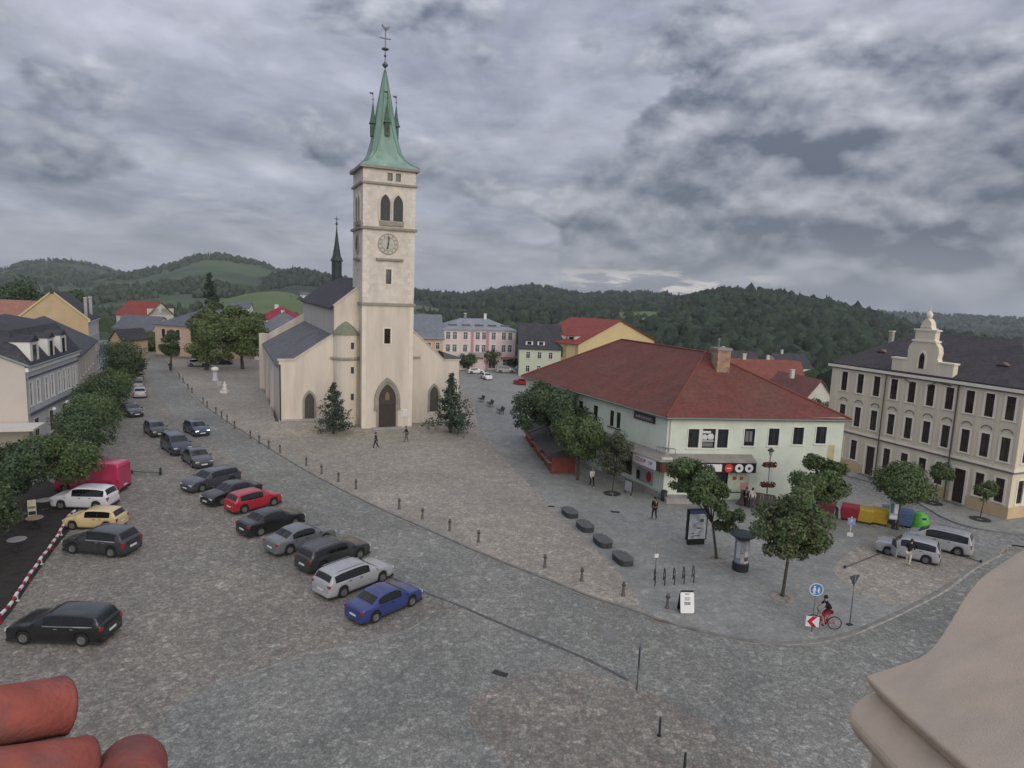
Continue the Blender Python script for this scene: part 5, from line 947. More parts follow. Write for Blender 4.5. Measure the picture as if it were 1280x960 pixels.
        q = at_y(u, v, y); zb = q.z - (r_ if i != 3 else 9.5); house('hillfoot_house', lb, frame((q.x, q.y, zb+ (3.2 if i == 0 else 2)), xd), L_, D_, e, r_, wm, rm, 'x' if i != 3 else 'y', front=[(1.6+k*2.6, 2.6, .9, 1.3) for k in range(int((L_-1)/2.6))], chims=((L_*.3, D_/2, r_-.6, r_+.9, .6, .6, M_TRIM),))
    for i, (u, v, d, lb) in enumerate(((375, 368, 600, 'tiny white cottage on the green hillside right of the meadow'), (647, 398, 640, 'tiny white house among the trees above the pink house roof'), (290, 384, 300, 'tiny white house peeping out over the chestnut trees'))):
        q = ray(u, v); hh = math.hypot(q.x, q.y); p = Vector((q.x/hh*d, q.y/hh*d, CAM_H+q.z/hh*d-3)); house('cottage', lb, frame(p, (1, .1)), 7, 5, 3, 5.2, M_WHITE, M_SLATE_BL, 'x', front=[(2, 1, .9, 1.2), (5, 1, .9, 1.2)])
centre_row()
# ================================================================== VEHICLES
CARS = {
 'hatch': dict(L=4.0, W=1.72, H=1.47, belt=.63, wb=.305, top=[(-.5,.38),(-.494,.55),(-.478,.645),(-.462,.685),(-.415,.88),(-.385,.945),(-.28,.985),(-.08,1.0),(.03,.985),(.09,.945),(.255,.69),(.30,.665),(.40,.60),(.46,.53),(.49,.44),(.5,.34)], win=[(-.36,-.155),(-.135,.075)], tri=(.085,.2), rear=(-.46,-.40), ws=(.10,.248)),
 'estate': dict(L=4.6, W=1.80, H=1.48, belt=.64, wb=.295, top=[(-.5,.38),(-.494,.58),(-.482,.665),(-.470,.70),(-.435,.88),(-.405,.945),(-.3,.985),(-.08,1.0),(.03,.985),(.08,.945),(.225,.69),(.28,.665),(.40,.60),(.46,.53),(.49,.44),(.5,.34)], win=[(-.40,-.27),(-.255,-.095),(-.08,.085)], tri=None, rear=(-.468,-.425), ws=(.09,.218)),
 'saloon': dict(L=4.5, W=1.76, H=1.44, belt=.64, wb=.295, top=[(-.5,.40),(-.493,.60),(-.47,.685),(-.36,.705),(-.33,.725),(-.215,.925),(-.16,.97),(-.05,1.0),(.03,.985),(.08,.95),(.23,.69),(.28,.665),(.40,.60),(.46,.53),(.49,.44),(.5,.34)], win=[(-.235,-.085),(-.065,.11)], tri=None, rear=(-.325,-.225), ws=(.09,.222)),
 'suv': dict(L=4.5, W=1.84, H=1.70, belt=.62, wb=.295, top=[(-.5,.36),(-.494,.55),(-.484,.64),(-.474,.68),(-.445,.88),(-.42,.945),(-.3,.985),(-.08,1.0),(.05,.985),(.10,.95),(.225,.68),(.27,.655),(.42,.61),(.475,.53),(.493,.44),(.5,.34)], win=[(-.42,-.27),(-.255,-.085),(-.07,.10)], tri=None, rear=(-.472,-.43), ws=(.11,.218)),
 'mpv': dict(L=4.75, W=1.88, H=1.78, belt=.60, wb=.31, top=[(-.5,.36),(-.495,.56),(-.488,.66),(-.478,.72),(-.455,.90),(-.435,.955),(-.3,.99),(-.08,1.0),(.08,.985),(.14,.95),(.30,.68),(.34,.64),(.43,.57),(.478,.48),(.494,.42),(.5,.34)], win=[(-.43,-.22),(-.205,-.015),(0,.17)], tri=None, rear=(-.476,-.437), ws=(.15,.292)),
 'van': dict(L=5.2, W=2.0, H=2.45, belt=.52, wb=.32, top=[(-.5,.2),(-.498,.86),(-.492,.94),(-.47,.985),(-.4,1.0),(.1,1.0),(.17,.985),(.21,.95),(.335,.60),(.36,.56),(.45,.47),(.485,.40),(.497,.33),(.5,.24)], win=[(.02,.22)], tri=None, rear=(-.497,-.49), ws=(.215,.328)),
}
M_TYRE = mat('tyre', (0.020, 0.020, 0.021), .85, .1, 5); M_RIM = mat('alloy_rim', (0.19, .195, .20), .4, .1, 5, metal=.3); M_CARGL = mat('car_glass', (0.008, 0.009, 0.010), .06, .2, 2, spec=.55)
M_HEAD = mat('headlight_glass', (0.62, .64, .66), .15, .1, 5, spec=.6); M_TAIL = mat('tail_light_red', (0.33, 0.018, 0.022), .2, .1, 5, spec=.5); M_PLATE = mat('plate_white', (0.68, .68, .66), .5, .1, 8); M_PLAST = mat('black_plastic', (0.028, .028, .03), .6, .1, 5)
def lamp_on():
    m = bpy.data.materials.new('headlight_lit'); m.use_nodes = True; p = m.node_tree.nodes['Principled BSDF']; p.inputs['Base Color'].default_value = (.8, .8, .85, 1); p.inputs['Emission Color'].default_value = (.85, .9, 1, 1); p.inputs['Emission Strength'].default_value = 2.2; return m
M_LIT = lamp_on()
class Shape:
    def __init__(s, t):
        c = CARS[t]; s.c = c; s.L, s.W, s.H = c['L'], c['W'], c['H']; s.xs = np.array([p[0] for p in c['top']])*s.L; s.zs = np.array([p[1] for p in c['top']])*s.H; s.r = .325 if t not in ('van', 'suv', 'mpv') else .345
        s.xw = (-s.c['wb']*s.L, s.c['wb']*s.L*.98); s.van = t == 'van'
    def top(s, x): return float(np.interp(x, s.xs, s.zs))
    def belt(s, x): return min(s.top(x)-.015, s.H*s.c['belt']*(1-.045*(x/s.L)))
    def half(s, x):
        f = x/s.L
        k = np.interp(f, [-.5, -.485, -.45, -.38, -.2, .15, .36, .44, .48, .5], [.84, .92, .965, .99, 1, 1, .985, .94, .86, .70] if not s.van else [.965, .98, .99, 1, 1, 1, .985, .94, .86, .74]); return float(k)*s.W/2
    def low(s, x):
        z = .20 + .05*max(0, abs(x)/s.L-.42)/.08
        for xw in s.xw:
            d = abs(x-xw); Ra = s.r+.055
            if d < Ra: z = max(z, s.r+math.sqrt(Ra*Ra-d*d)*.98)
        return z
    def roofhalf(s, x):
        w = s.half(x); t = max(0, min(1, (s.top(x)-s.belt(x))/(s.H*(1-s.c['belt'])))); return w*(.93-(.17 if not s.van else .06)*t)
    def side(s, x, f):
        """point on the upper side, f 0 at the belt .. 1 at the roof edge"""
        w = s.half(x)*.962; b = s.belt(x); t = s.top(x)-.03; return (w+(s.roofhalf(x)-w)*f**1.25, b+(t-b)*f)
    def roofz(s, x, g): return s.top(x)+.018*(1-g*g)-.02*g**4
    def section(s, x):
        w, b, l = s.half(x), s.belt(x), s.low(x); P = [(w*.90, l), (w*.975, l+(b-l)*.12), (w*1.0, l+(b-l)*.42), (w*.995, l+(b-l)*.72), (w*.975, l+(b-l)*.93), (w*.962, b)]
        for f in (.3, .6, .85, 1.0): P.append(s.side(x, f))
        rh = s.roofhalf(x)
        for g in (.93, .7, .35, 0): P.append((rh*g, s.roofz(x, g)))
        return P
    def side_patch(s, x0, x1, z0, z1, off, nx=8, nz=4):
        """grid on the flank between heights given as functions of x; both sides returned separately"""
        out = []
        for sg in (1, -1):
            V = []
            for i in range(nx+1):
                x = x0+(x1-x0)*i/nx; a, c = z0(x), max(z0(x)+.004, z1(x)); S_ = s.section(x)
                ys = [p[0] for p in S_[:10]]; zz = [p[1] for p in S_[:10]]
                for k in range(nz+1):
                    z = a+(c-a)*k/nz; y = float(np.interp(z, zz, ys)); V.append((x, sg*(y+off), z+off*.3))
            F = [(i*(nz+1)+k, (i+1)*(nz+1)+k, (i+1)*(nz+1)+k+1, i*(nz+1)+k+1) for i in range(nx) for k in range(nz)]; out.append((V, F))
        return out
def wheel_mesh(r, w=.20):
    if r in WCACHE: return WCACHE[r]
    t = MB(); t.M = Matrix.Rotation(math.pi/2, 4, 'X'); t.loft([[(q*math.cos(2*math.pi*k/20), q*math.sin(2*math.pi*k/20), z) for k in range(20)] for q, z in ((r*.62, -w/2), (r*.93, -w/2), (r, -w*.32), (r, w*.32), (r*.93, w/2), (r*.62, w/2))], cap=False); ty = t.mesh('tyre', M_TYRE, False)
    m = MB(); m.M = Matrix.Rotation(math.pi/2, 4, 'X'); m.lathe([(.02, -w*.44), (r*.16, -w*.48), (r*.18, -w*.28), (r*.56, -w*.26), (r*.64, -w*.46), (r*.64, w*.46), (r*.56, w*.26), (r*.18, w*.28), (r*.16, w*.48), (.02, w*.44)], 20)
    for k in range(5):
        a = k*math.pi*.4
        for sg in (-1, 1): m.prism([(math.cos(a+d)*q, math.sin(a+d)*q, sg*w*.385) for d, q in ((-.30, r*.16), (.30, r*.16), (.13, r*.60), (-.13, r*.60))], (0, 0, sg*w*.08))
    WCACHE[r] = (ty, m.mesh('rim', M_RIM)); return WCACHE[r]
def car(label, kind_, pos, heading, paint_, scale=1.0, group='cars parked on the square', name='parked_car', roofrack=False, lit=False, glass=None, open_door=False, cat='car', chrome=False):
    s = Shape(kind_); root = thing(name, label, cat, pos, heading, group); root.scale = (scale,)*3; glass = glass or M_CARGL; L, W, H = s.L, s.W, s.H
    xs = set(np.linspace(-L/2, L/2, 34).tolist()) | set(s.xs.tolist())
    for xw in s.xw: xs |= set((xw+np.linspace(-1, 1, 11)*(s.r+.056)).tolist())
    xs = sorted(x for x in xs if -L/2 <= x <= L/2); xs = [x for i, x in enumerate(xs) if i == 0 or x-xs[i-1] > .012]; rings = []
    for x in xs:
        P = s.section(x); rings.append([(x, y, z) for y, z in P] + [(x, -y, z) for y, z in reversed(P[:-1])])
    mb = MB(); mb.loft(rings, 0, True, False); o = mb.build('body', paint_, root, True)
    MB().box(-L*.475, L*.475, -W*.455, W*.455, .13, .24).build('underbody', M_PLAST, root)
    mb = MB()
    for xw in s.xw: mb.box(xw-s.r-.04, xw+s.r+.04, -W*.42, W*.42, .40, s.r*2+.02)
    mb.build('wheel_housing', M_PLAST, root)
    ty, rim = wheel_mesh(s.r)
    for xw in s.xw:
        for sg in (-1, 1):
            w_ = link('wheel', ty, root, T(xw, sg*(W/2-.115), s.r)); link('rim', rim, w_)
    # glass
    x0, x1 = (c*L for c in s.c['ws']); 
    def top_patch(x0, x1, gm, nm, m_, off=.008, nx=6):
        V = []; ng = 8; dz = (s.top(x1)-s.top(x0))/(x1-x0); nl = math.hypot(1, dz)
        for i in range(nx+1):
            x = x0+(x1-x0)*i/nx
            for k in range(ng+1): g = (-1+2*k/ng); V.append((x-dz/nl*off, g*gm*s.roofhalf(x), s.roofz(x, g*gm)+off/nl))
        return MB().add(V, [(i*(ng+1)+k, (i+1)*(ng+1)+k, (i+1)*(ng+1)+k+1, i*(ng+1)+k+1) for i in range(nx) for k in range(ng)]).build(nm, m_, root, True)
    top_patch(x0, x1, .90, 'windscreen', glass)
    if kind_ != 'van': xa, xb = (c*L for c in s.c['rear']); top_patch(xa, xb, .88, 'rear_window', glass)
    else:
        for y0, y1 in ((-.86, -.01), (.01, .86)): MB().box(-L*.4995-.012, -L*.498, y0, y1, .55, 2.2).build('rear_door', paint_, root)
    if kind_ != 'van':
        for V, F in s.side_patch(s.c['win'][0][0]*L+.01, s.c['win'][-1][1]*L-.01, lambda x: s.belt(x)+.018, lambda x: s.top(x)-.082, .0035, 12): MB().add(V, F).build('window_band', M_PLAST, root, True)
    for a, b in s.c['win']:
        for V, F in s.side_patch(a*L-.02, b*L+.02, lambda x: s.belt(x)+.022, lambda x: s.top(x)-.078, .007):
            MB().add(V, F).build('side_window', glass, root, True)
        if chrome:
            for V, F in s.side_patch(a*L-.03, b*L+.03, lambda x: s.belt(x)-.02, lambda x: s.belt(x)+.022, .012, 6, 1): MB().add(V, F).build('chrome_strip', mat('chrome', (.6, .61, .62), .15, .05, 3, metal=.9), root)
    # doors with a shut line and a handle
    wins = s.c['win'][-2:] if kind_ != 'van' else s.c['win']
    for a, b in wins:
        for j, (V, F) in enumerate(s.side_patch(max(a, -.24)*L+.01, b*L+.0, lambda x: .33 if abs(x-s.xw[0]) > s.r+.09 else s.r+math.sqrt(max(0, (s.r+.09)**2-(x-s.xw[0])**2)), lambda x: s.belt(x)-.01, .004, 8, 3)):
            d = MB().add(V, F).build('door', paint_, root, True); xh = max(a, -.24)*L+.17; yh = s.half(xh)*.985; sg = 1 if j == 0 else -1; MB().box(xh-.08, xh+.08, sg*yh-.02 if sg > 0 else -yh-.03, sg*yh+.03 if sg > 0 else -yh+.02, s.belt(xh)-.12, s.belt(xh)-.085).build('handle', M_PLAST if not chrome else MATS['chrome'], d)
    # lights, plates, mirrors
    hw = s.half(L*.46)
    for sg in (-1, 1):
        zf = s.top(L*.47)-.10; MB().box(L*.445, L*.4885, min(sg*hw*.52, sg*hw*.93), max(sg*hw*.52, sg*hw*.93), s.top(L*.475)-.135, s.top(L*.475)-.015).build('headlight', M_LIT if lit else M_HEAD, root)
        hr = s.half(-L*.48); zr = s.belt(-L*.46)-.04 if kind_ != 'van' else 1.15; tall = .30 if kind_ in ('suv', 'mpv', 'van', 'hatch') else .17
        MB().box(-L*.494-.006, -L*.462, sg*hr*.76 if sg > 0 else -hr*.995, hr*.995 if sg > 0 else -hr*.76, zr-tall, zr-.02).build('tail_light', M_TAIL, root)
        ym = s.half(x1)*.97; mb = MB(); mb.box(x1-.14, x1-.02, min(sg*ym, sg*(ym+.20)), max(sg*ym, sg*(ym+.20)), s.belt(x1)+.0, s.belt(x1)+.13); bevel(mb.build('wing_mirror', paint_, root), .02)
    MB().box(-L/2-.015, -L/2+.03, -.26, .26, .50, .61).build('number_plate', M_PLATE, root); MB().box(L/2-.05, L/2+.012, -.26, .26, .36, .47).build('number_plate', M_PLATE, root)
    MB().box(L*.478, L*.497, -.42, .42, .50, .58).build('grille', M_PLAST, root)
    mb = MB(); mb.box(-L/2-.03, -L*.47, -W*.40, W*.40, .24, .40); bevel(mb.build('bumper', M_PLAST if kind_ in ('suv', 'van') else paint_, root), .03)
    if roofrack:
        for sg in (-1, 1): mb = MB(); ye = sg*s.roofhalf(-.1*L)*.93; mb.tube([(-.36*L, ye, s.top(-.36*L)+.005), (-.34*L, ye, s.top(-.3*L)+.05), (.0, ye, s.top(0)+.055), (.03*L, ye, s.top(.03*L)+.005)], .02, 6); mb.build('roof_rail', M_GREYM, root)
    if open_door:
        mb = MB(); mb.box(0, 1.0, -.04, .04, .32, s.belt(0)-.02, 0); mb.prism([(0.0, -.03, s.belt(0)-.02), (1.0, -.03, s.belt(0)-.02), (.75, -.03, H*.9), (.1, -.03, H*.93)], (0, .05, 0), 1); mb.build('door', [paint_, glass], root, M=T(.24*L, W/2*.98, 0) @ RZ(R(118)))
    return root
def by_wheels(pr, pf, kind_, near, z=0.0, scale=1.0, ext=0.0):
    """pose from the rear and front wheel contacts of the near flank (near=+1 left flank, -1 right)"""
    a, b = spot(*pr, z), spot(*pf, z); d = (b-a); h = math.atan2(d.y, d.x); s = Shape(kind_); u = Vector((math.cos(h), math.sin(h), 0)); left = Vector((-u.y, u.x, 0)); mid = (a+b)/2 - left*near*(s.W/2-.1)*scale
    return Vector((mid.x, mid.y, z)), h
def by_rear(px, h, kind_, z=0.0, front=False, scale=1.0):
    p = spot(*px, z); u = Vector((math.cos(h), math.sin(h), 0)); return p + u*(Shape(kind_).L/2*scale)*(-1 if front else 1), h
def vehicles():
    blk = paint('black', (0.012, 0.013, 0.015)); dgrey = paint('darkgrey', (0.032, .034, .037)); silver = paint('silver', (0.36, .37, .385)); slate = paint('slate', (0.13, .14, .155)); dslate = paint('darkslate', (0.05, .055, .062)); red = paint('red', (0.36, .016, .03)); blue = paint('blue', (0.028, .045, .17)); white = paint('white', (0.66, .67, .70)); cream = paint('cream', (0.62, .48, .25)); crimson = paint('crimson', (0.44, .03, .10)); navy = paint('navy', (0.022, .030, .058)); green = paint('bottle', (0.022, .034, .030)); mid = paint('bluegrey', (0.035, .048, .078))
    p, h = by_wheels((467, 780), (518, 757), 'saloon', -1); car('bright blue car with a sloping tail at the near end of the angled row', 'saloon', p, h, blue, .93); H0 = h
    rows = (((400, 748), 'estate', silver, 0.0, 'silver estate car with roof rails next to the bright blue car', True), ((377, 716), 'estate', dgrey, .02, 'dark grey estate car next to the silver estate', True), ((337, 694), 'saloon', slate, .0, 'grey saloon with a dark rear window, between the grey estate and the black car', False), ((302, 671), 'saloon', blk, .02, 'long black car with red tail lights between the grey saloon and the red hatchback', False), ((286, 642), 'hatch', red, .03, 'small bright red hatchback in the angled row', False))
    for px, k, pt, dh, lb, rk in rows: p, h = by_rear(px, H0+dh, k); car(lb, k, p, h, pt, roofrack=rk)
    p, h = by_rear((256, 633), H0+math.pi+.10, 'saloon', front=True); car('black car parked nose out beside the red hatchback', 'saloon', p, h, blk)
    p, h = by_rear((231, 616), H0+math.pi+.12, 'estate', front=True); car('grey car parked nose out behind the black one', 'estate', p, h, dslate)
    a, b = spot(197, 546), spot(255, 586); hr = math.atan2(b.y-a.y, b.x-a.x)
    for px, k, pt, lb in (((256, 586), 'saloon', paint('graphite', (.05, .052, .062)), 'dark grey saloon facing the camera at the end of the kerbside line'), ((229, 570), 'mpv', navy, 'dark blue people carrier in the middle of the kerbside line'), ((201, 547), 'hatch', green, 'dark green car at the far end of the kerbside line')):
        p, h = by_rear(px, hr, k, front=True); car(lb, k, p, h, pt)
    p, h = by_rear((254, 546), hr+.05, 'hatch', front=True); car('blue grey car driving down the road with its headlights on', 'hatch', p, h, mid, lit=True, name='moving_car', group=None)
    # far column along the left trees
    a, b = spot(175, 497), spot(171, 462); hc = math.atan2(b.y-a.y, b.x-a.x)
    for px, k, pt, lb in (((175, 498), 'hatch', silver, 'silver car at the near end of the far column along the trees'), ((173, 487), 'hatch', slate, 'grey car second from the near end of the far column along the trees'), ((173, 478), 'saloon', dgrey, 'dark car with a pale rear window, third in the far column along the trees'), ((171, 469), 'mpv', slate, 'grey car at the far end of the far column along the trees')):
        p, h = by_rear(px, hc, k); car(lb, k, p, h, pt)
    p, h = by_rear((172, 522), hr+.1, 'saloon', front=True); car('dark car with a bright bonnet under the street trees', 'saloon', p, h, dgrey)
    # left bays
    p, h = by_wheels((107, 808), (26, 805), 'estate', 1); car('black estate with chrome window strips parked alone at lower left', 'estate', p, h, blk, chrome=True); HL = h
    p, h = by_wheels((146, 697), (87, 691), 'hatch', 1); car('dark grey hatchback between the cream car and the red white barrier', 'hatch', p, h, paint('charcoal', (.035, .038, .042)), 1.08, chrome=True)
    p, h = by_rear((157, 659), HL+.03, 'hatch'); car('cream coloured small hatchback with black windows', 'hatch', p, h, cream, .93)
    p, h = by_rear((145, 634), HL+.03, 'suv'); car('white car with a long dark side window between the cream car and the red van', 'suv', p, h, white, .95)
    p, h = by_rear((158, 613), HL+.05, 'van'); car('crimson panel van half under the street trees', 'van', p, h, crimson, .98, name='panel_van', cat='van')
    # school side
    p, h = by_wheels((1152, 704), (1113, 695), 'suv', 1, .114, .86); car('silver off-road car with its door open and a person beside it', 'suv', p, h, silver, .84, open_door=True); h2 = h
    p, h = by_wheels((1190, 693), (1150, 683.5), 'mpv', 1, .114, .86); car('silver people carrier behind the silver off-road car', 'mpv', p, h, silver, .86, roofrack=True)
    # far side of the plaza
    z = .1
    for px, k, pt, hd, lb in (((608, 474), 'hatch', white, -1.2, 'white car in front of the pink house'), ((595, 467), 'hatch', white, .2, 'white car parked against the pink house wall'), ((632, 466), 'mpv', silver, .1, 'pale van parked by the red awning of the pink house'), ((655, 481), 'saloon', red, -.35, 'dark red car at the corner of the shop building')):
        q = spot(*px, z); car(lb, k, (q.x, q.y, z), hd, pt, .85)
    for px, k, pt, hd, lb in (((262, 455), 'hatch', white, .1, 'white car parked behind the chestnut trunks'), ((249, 458), 'hatch', silver, .1, 'silver car parked left of the chestnut trunks'), ((277, 455), 'saloon', dgrey, .1, 'dark car parked between the two chestnut trunks'), ((179, 436), 'hatch', white, .6, 'white car in the side street by the peach house')):
        q = spot(*px, z); car(lb, k, (q.x, q.y, z), hd, pt)
vehicles()

# ================================================================== STREET FURNITURE
M_BOL = mat('bollard_stone', (0.125, .110, .095), .9, .25, 6, .4, 20); M_POST = mat('post_dark', (0.030, .034, .036), .6, .2, 5); mat('pole_faint', (.12, .13, .135), .5, .15, 4); M_POLE = mat('pole_grey', (0.17, .18, .185), .5, .15, 4, metal=.3)
def bollards():
    mb = MB(); mb.lathe([(.12, -.05), (.12, .06), (.085, .10), (.075, .58), (.10, .62), (.10, .68), (.08, .72), (.085, .80), (.04, .86), (.004, .88)], 12); body = mb.mesh('bollard', M_BOL, False)
    ring = MB().lathe([(.105, .60), (.112, .61), (.112, .69), (.105, .70)], 12).mesh('collar', mat('collar_dark', (.05, .047, .043), .7, .2, 5))
    pts = [(834, 760), (779, 744.5), (727, 726), (681, 709), (598, 677.5), (562, 663), (528, 648.5), (499, 636), (445, 611), (423, 602), (402, 592), (383, 582), (350, 566), (336, 560), (324, 553.5), (313, 547.5), (293, 535), (284, 527), (277, 522), (270, 517), (259, 509), (254, 504), (240, 491), (235, 486), (229, 478), (224, 473)]
    words = ('first', 'second', 'third', 'fourth', 'fifth', 'sixth', 'seventh', 'eighth', 'ninth', 'tenth', 'eleventh', 'twelfth', 'thirteenth', 'fourteenth', 'fifteenth', 'sixteenth', 'seventeenth', 'eighteenth', 'nineteenth', 'twentieth', 'twenty first', 'twenty second', 'twenty third', 'twenty fourth', 'twenty fifth', 'twenty sixth')
    for w, q in zip(words, pts):
        p = spot(*q, .1); o = link('bollard', body); o.location = p; link('collar', ring, o); o.rotation_euler = (0, 0, p.x)
        tag(o, f'{w} stone bollard along the plaza kerb, counted from the white A-board', 'bollard', 'bollards along the plaza kerb')
    for q, lb in (((824, 920), 'thin dark post standing alone in the foreground cobbles'), ((855, 966), 'thin dark post at the bottom edge of the view')):
        p = spot(*q); r = thing('dark_post', lb, 'post', p, 0, 'thin posts in the foreground'); MB().lathe([(.045, -.1), (.045, .78), (.02, .82)], 10).build('post', M_POST, r, True); MB().lathe([(.09, 0), (.09, .02), (.05, .03)], 12).build('base_plate', M_POST, r)
bollards()
def round_bench(label, px, ang):
    p = spot(*px, .11); r = thing('rounded_bench', label, 'bench', p, ang, 'dark benches along the plaza edge'); m = mat('bench_grey', (0.115, .118, .114), .75, .25, 5); W, D = .88, .52
    def ring(k, z): return [(math.copysign(abs(math.cos(t))**.55, math.cos(t))*W*k, math.copysign(abs(math.sin(t))**.55, math.sin(t))*D*k, z) for t in [i*math.pi/14 for i in range(28)]]
    MB().loft([ring(.93, -.02), ring(.95, .32), ring(.90, .36)]).build('base', mat('bench_base', (0.055, .057, .056), .8, .2, 4), r)
    for i in range(7):
        y0, y1 = -D+.02+i*.146, -D+.02+i*.146+.125; ym = max(abs(y0), abs(y1)); x = W*(max(0, 1-(ym/D*.97)**3.6))**(1/3.6); MB().box(-x, x, y0, y1, .37, .42).build('slat', m, r)
def bench(label, px, ang, w=1.5):
    p = spot(*px, .11); r = thing('park_bench', label, 'bench', p, ang, 'dark benches along the plaza edge'); wood = mat('bench_wood', (0.060, .060, .056), .8, .3, 5)
    sl = MB().box(-w/2, w/2, -.055, .055, -.018, .018).mesh('slat', wood)
    for k in range(5): link('slat', sl, r, T(0, -.24+k*.125, .44+.004*k))
    for k in range(4): link('slat', sl, r, T(0, .33+k*.035, .56+k*.12) @ Matrix.Rotation(R(74), 4, 'X'))
    for s_ in (-1, 1):
        mb = MB(); x = s_*(w/2-.2); mb.tube([(x, -.26, 0), (x, -.24, .40), (x, .26, .42), (x, .44, .98)], .032, 6); mb.tube([(x, .26, .42), (x, .34, 0)], .032, 6); mb.build('leg', M_DARK, r)
        mb = MB(); mb.box(x-.03, x+.03, -.3, .34, .62, .65); mb.tube([(x, -.27, .42), (x, -.27, .63)], .02, 5); mb.build('armrest', M_DARK, r)
d_ = spot(776, 701, .1)-spot(710, 644, .1); AB = math.atan2(d_.y, d_.x)
for q, lb in (((776, 703), 'low rounded dark grey bench nearest the camera, by the cycle stands'), ((751, 681), 'low rounded dark grey bench second from the cycle stands'), ((729, 662), 'low rounded dark grey bench third from the cycle stands'), ((710, 645), 'low rounded dark grey bench farthest of the four on the shop side'), ((625, 517), 'brown bench nearest the dark trees on the lane past the church'), ((612, 508), 'middle brown bench on the lane past the church'), ((601, 502), 'farthest brown bench on the lane past the church')): (round_bench(lb, (q[0]+2, q[1]-1), AB) if q[0] > 700 else bench(lb, q, AB, 1.6))
def cycle_stands():
    for i, (u, v) in enumerate(((818, 729), (830, 728.5), (842, 727.5), (854, 726.5), (866, 725))):
        p = spot(u, v, .11); r = thing('cycle_stand', ('leftmost steel hoop of the cycle stands behind the A-board', 'second steel hoop from the left of the cycle stands', 'middle steel hoop of the five cycle stands', 'fourth steel hoop from the left of the cycle stands', 'rightmost steel hoop of the cycle stands')[i], 'cycle stand', p, R(82), 'cycle stands on the pavement')
        mb = MB(); mb.tube([(-.38, 0, -.02), (-.38, 0, .62)] + [(-.38*math.cos(t*math.pi/8), 0, .62+.24*math.sin(t*math.pi/8)) for t in range(1, 8)] + [(.38, 0, .62), (.38, 0, -.02)], .03, 8); mb.build('hoop', M_POST, r, True); MB().box(-.36, .36, -.012, .012, .28, .34).build('crossbar', M_POST, r)
cycle_stands()
def a_board():
    p = spot(857, 764, .11); r = thing('sandwich_board', 'white sandwich board with rounded top standing on the grey pavement', 'signboard', p, R(4)); w = mat('board_white', (0.78, .78, .78), .5, .06, 4); ink = mat('board_ink', (.19, .19, .19), .6, .2, 8)
    prof = [(-.36, 0), (.36, 0), (.38, .1), (.38, 1.05), (.30, 1.18), (-.30, 1.18), (-.38, 1.05), (-.38, .1)]
    for s_, t_ in ((1, -14), (-1, 14)):
        Mx = T(0, -.30*s_, 0.03) @ Matrix.Rotation(R(t_), 4, 'X'); o = MB().prism([(x, 0, z) for x, z in prof], (0, .05*s_, 0)).build('panel', w, r, M=Mx); MB().prism([(x*1.06, .012*s_, z*1.035-.02) for x, z in prof], (0, .05*s_, 0)).build('frame', M_DARK, o)
        if s_ == 1:
            for zz, ww, hh in ((.98, .26, .07), (.78, .30, .06), (.68, .26, .06), (.44, .34, .16)):
                t = MB(); n = 4
                for k in range(n): t.box(-ww/2+k*ww/n+.01, -ww/2+(k+1)*ww/n-.01, -.006, .0, zz, zz+hh)
                t.build('lettering', ink, o)
a_board()
def poster_case():
    p = spot(869, 680, .11); r = thing('poster_case', 'black framed street poster case with a pale poster and blue top strip', 'poster case', p, R(12)); W = 1.5; b = mat('case_black', (.014, .016, .017), .4, .1, 4)
    MB().box(-.62, .62, -.13, .13, -.02, .34).build('base', b, r); MB().box(-W/2, W/2, -.10, .10, .34, 2.55).build('case', b, r)
    o = MB().box(-W/2+.12, W/2-.10, -.118, -.102, .42, 2.2).build('poster', mat('poster_print_pale', (.50, .53, .54), .3, .30, 3.0, second=(.33, .36, .38), sscale=2.2), r); MB().box(-W/2+.12, W/2-.10, -.12, -.102, 2.22, 2.48).build('header_strip', mat('poster_blue', (.085, .10, .22), .4, .1, 3), r)
    for x, z, w, h in ((.1, 1.15, .30, .09), (.32, 1.62, .26, .22), (-.3, .8, .22, .06), (.0, .62, .5, .06), (-.35, .55, .25, .05), (.2, .9, .2, .05)): MB().box(x-w/2, x+w/2, -.124, -.119, z, z+h).build('poster_print', mat('poster_ink', (.10, .095, .10), .5, .3, 8), o)
poster_case()
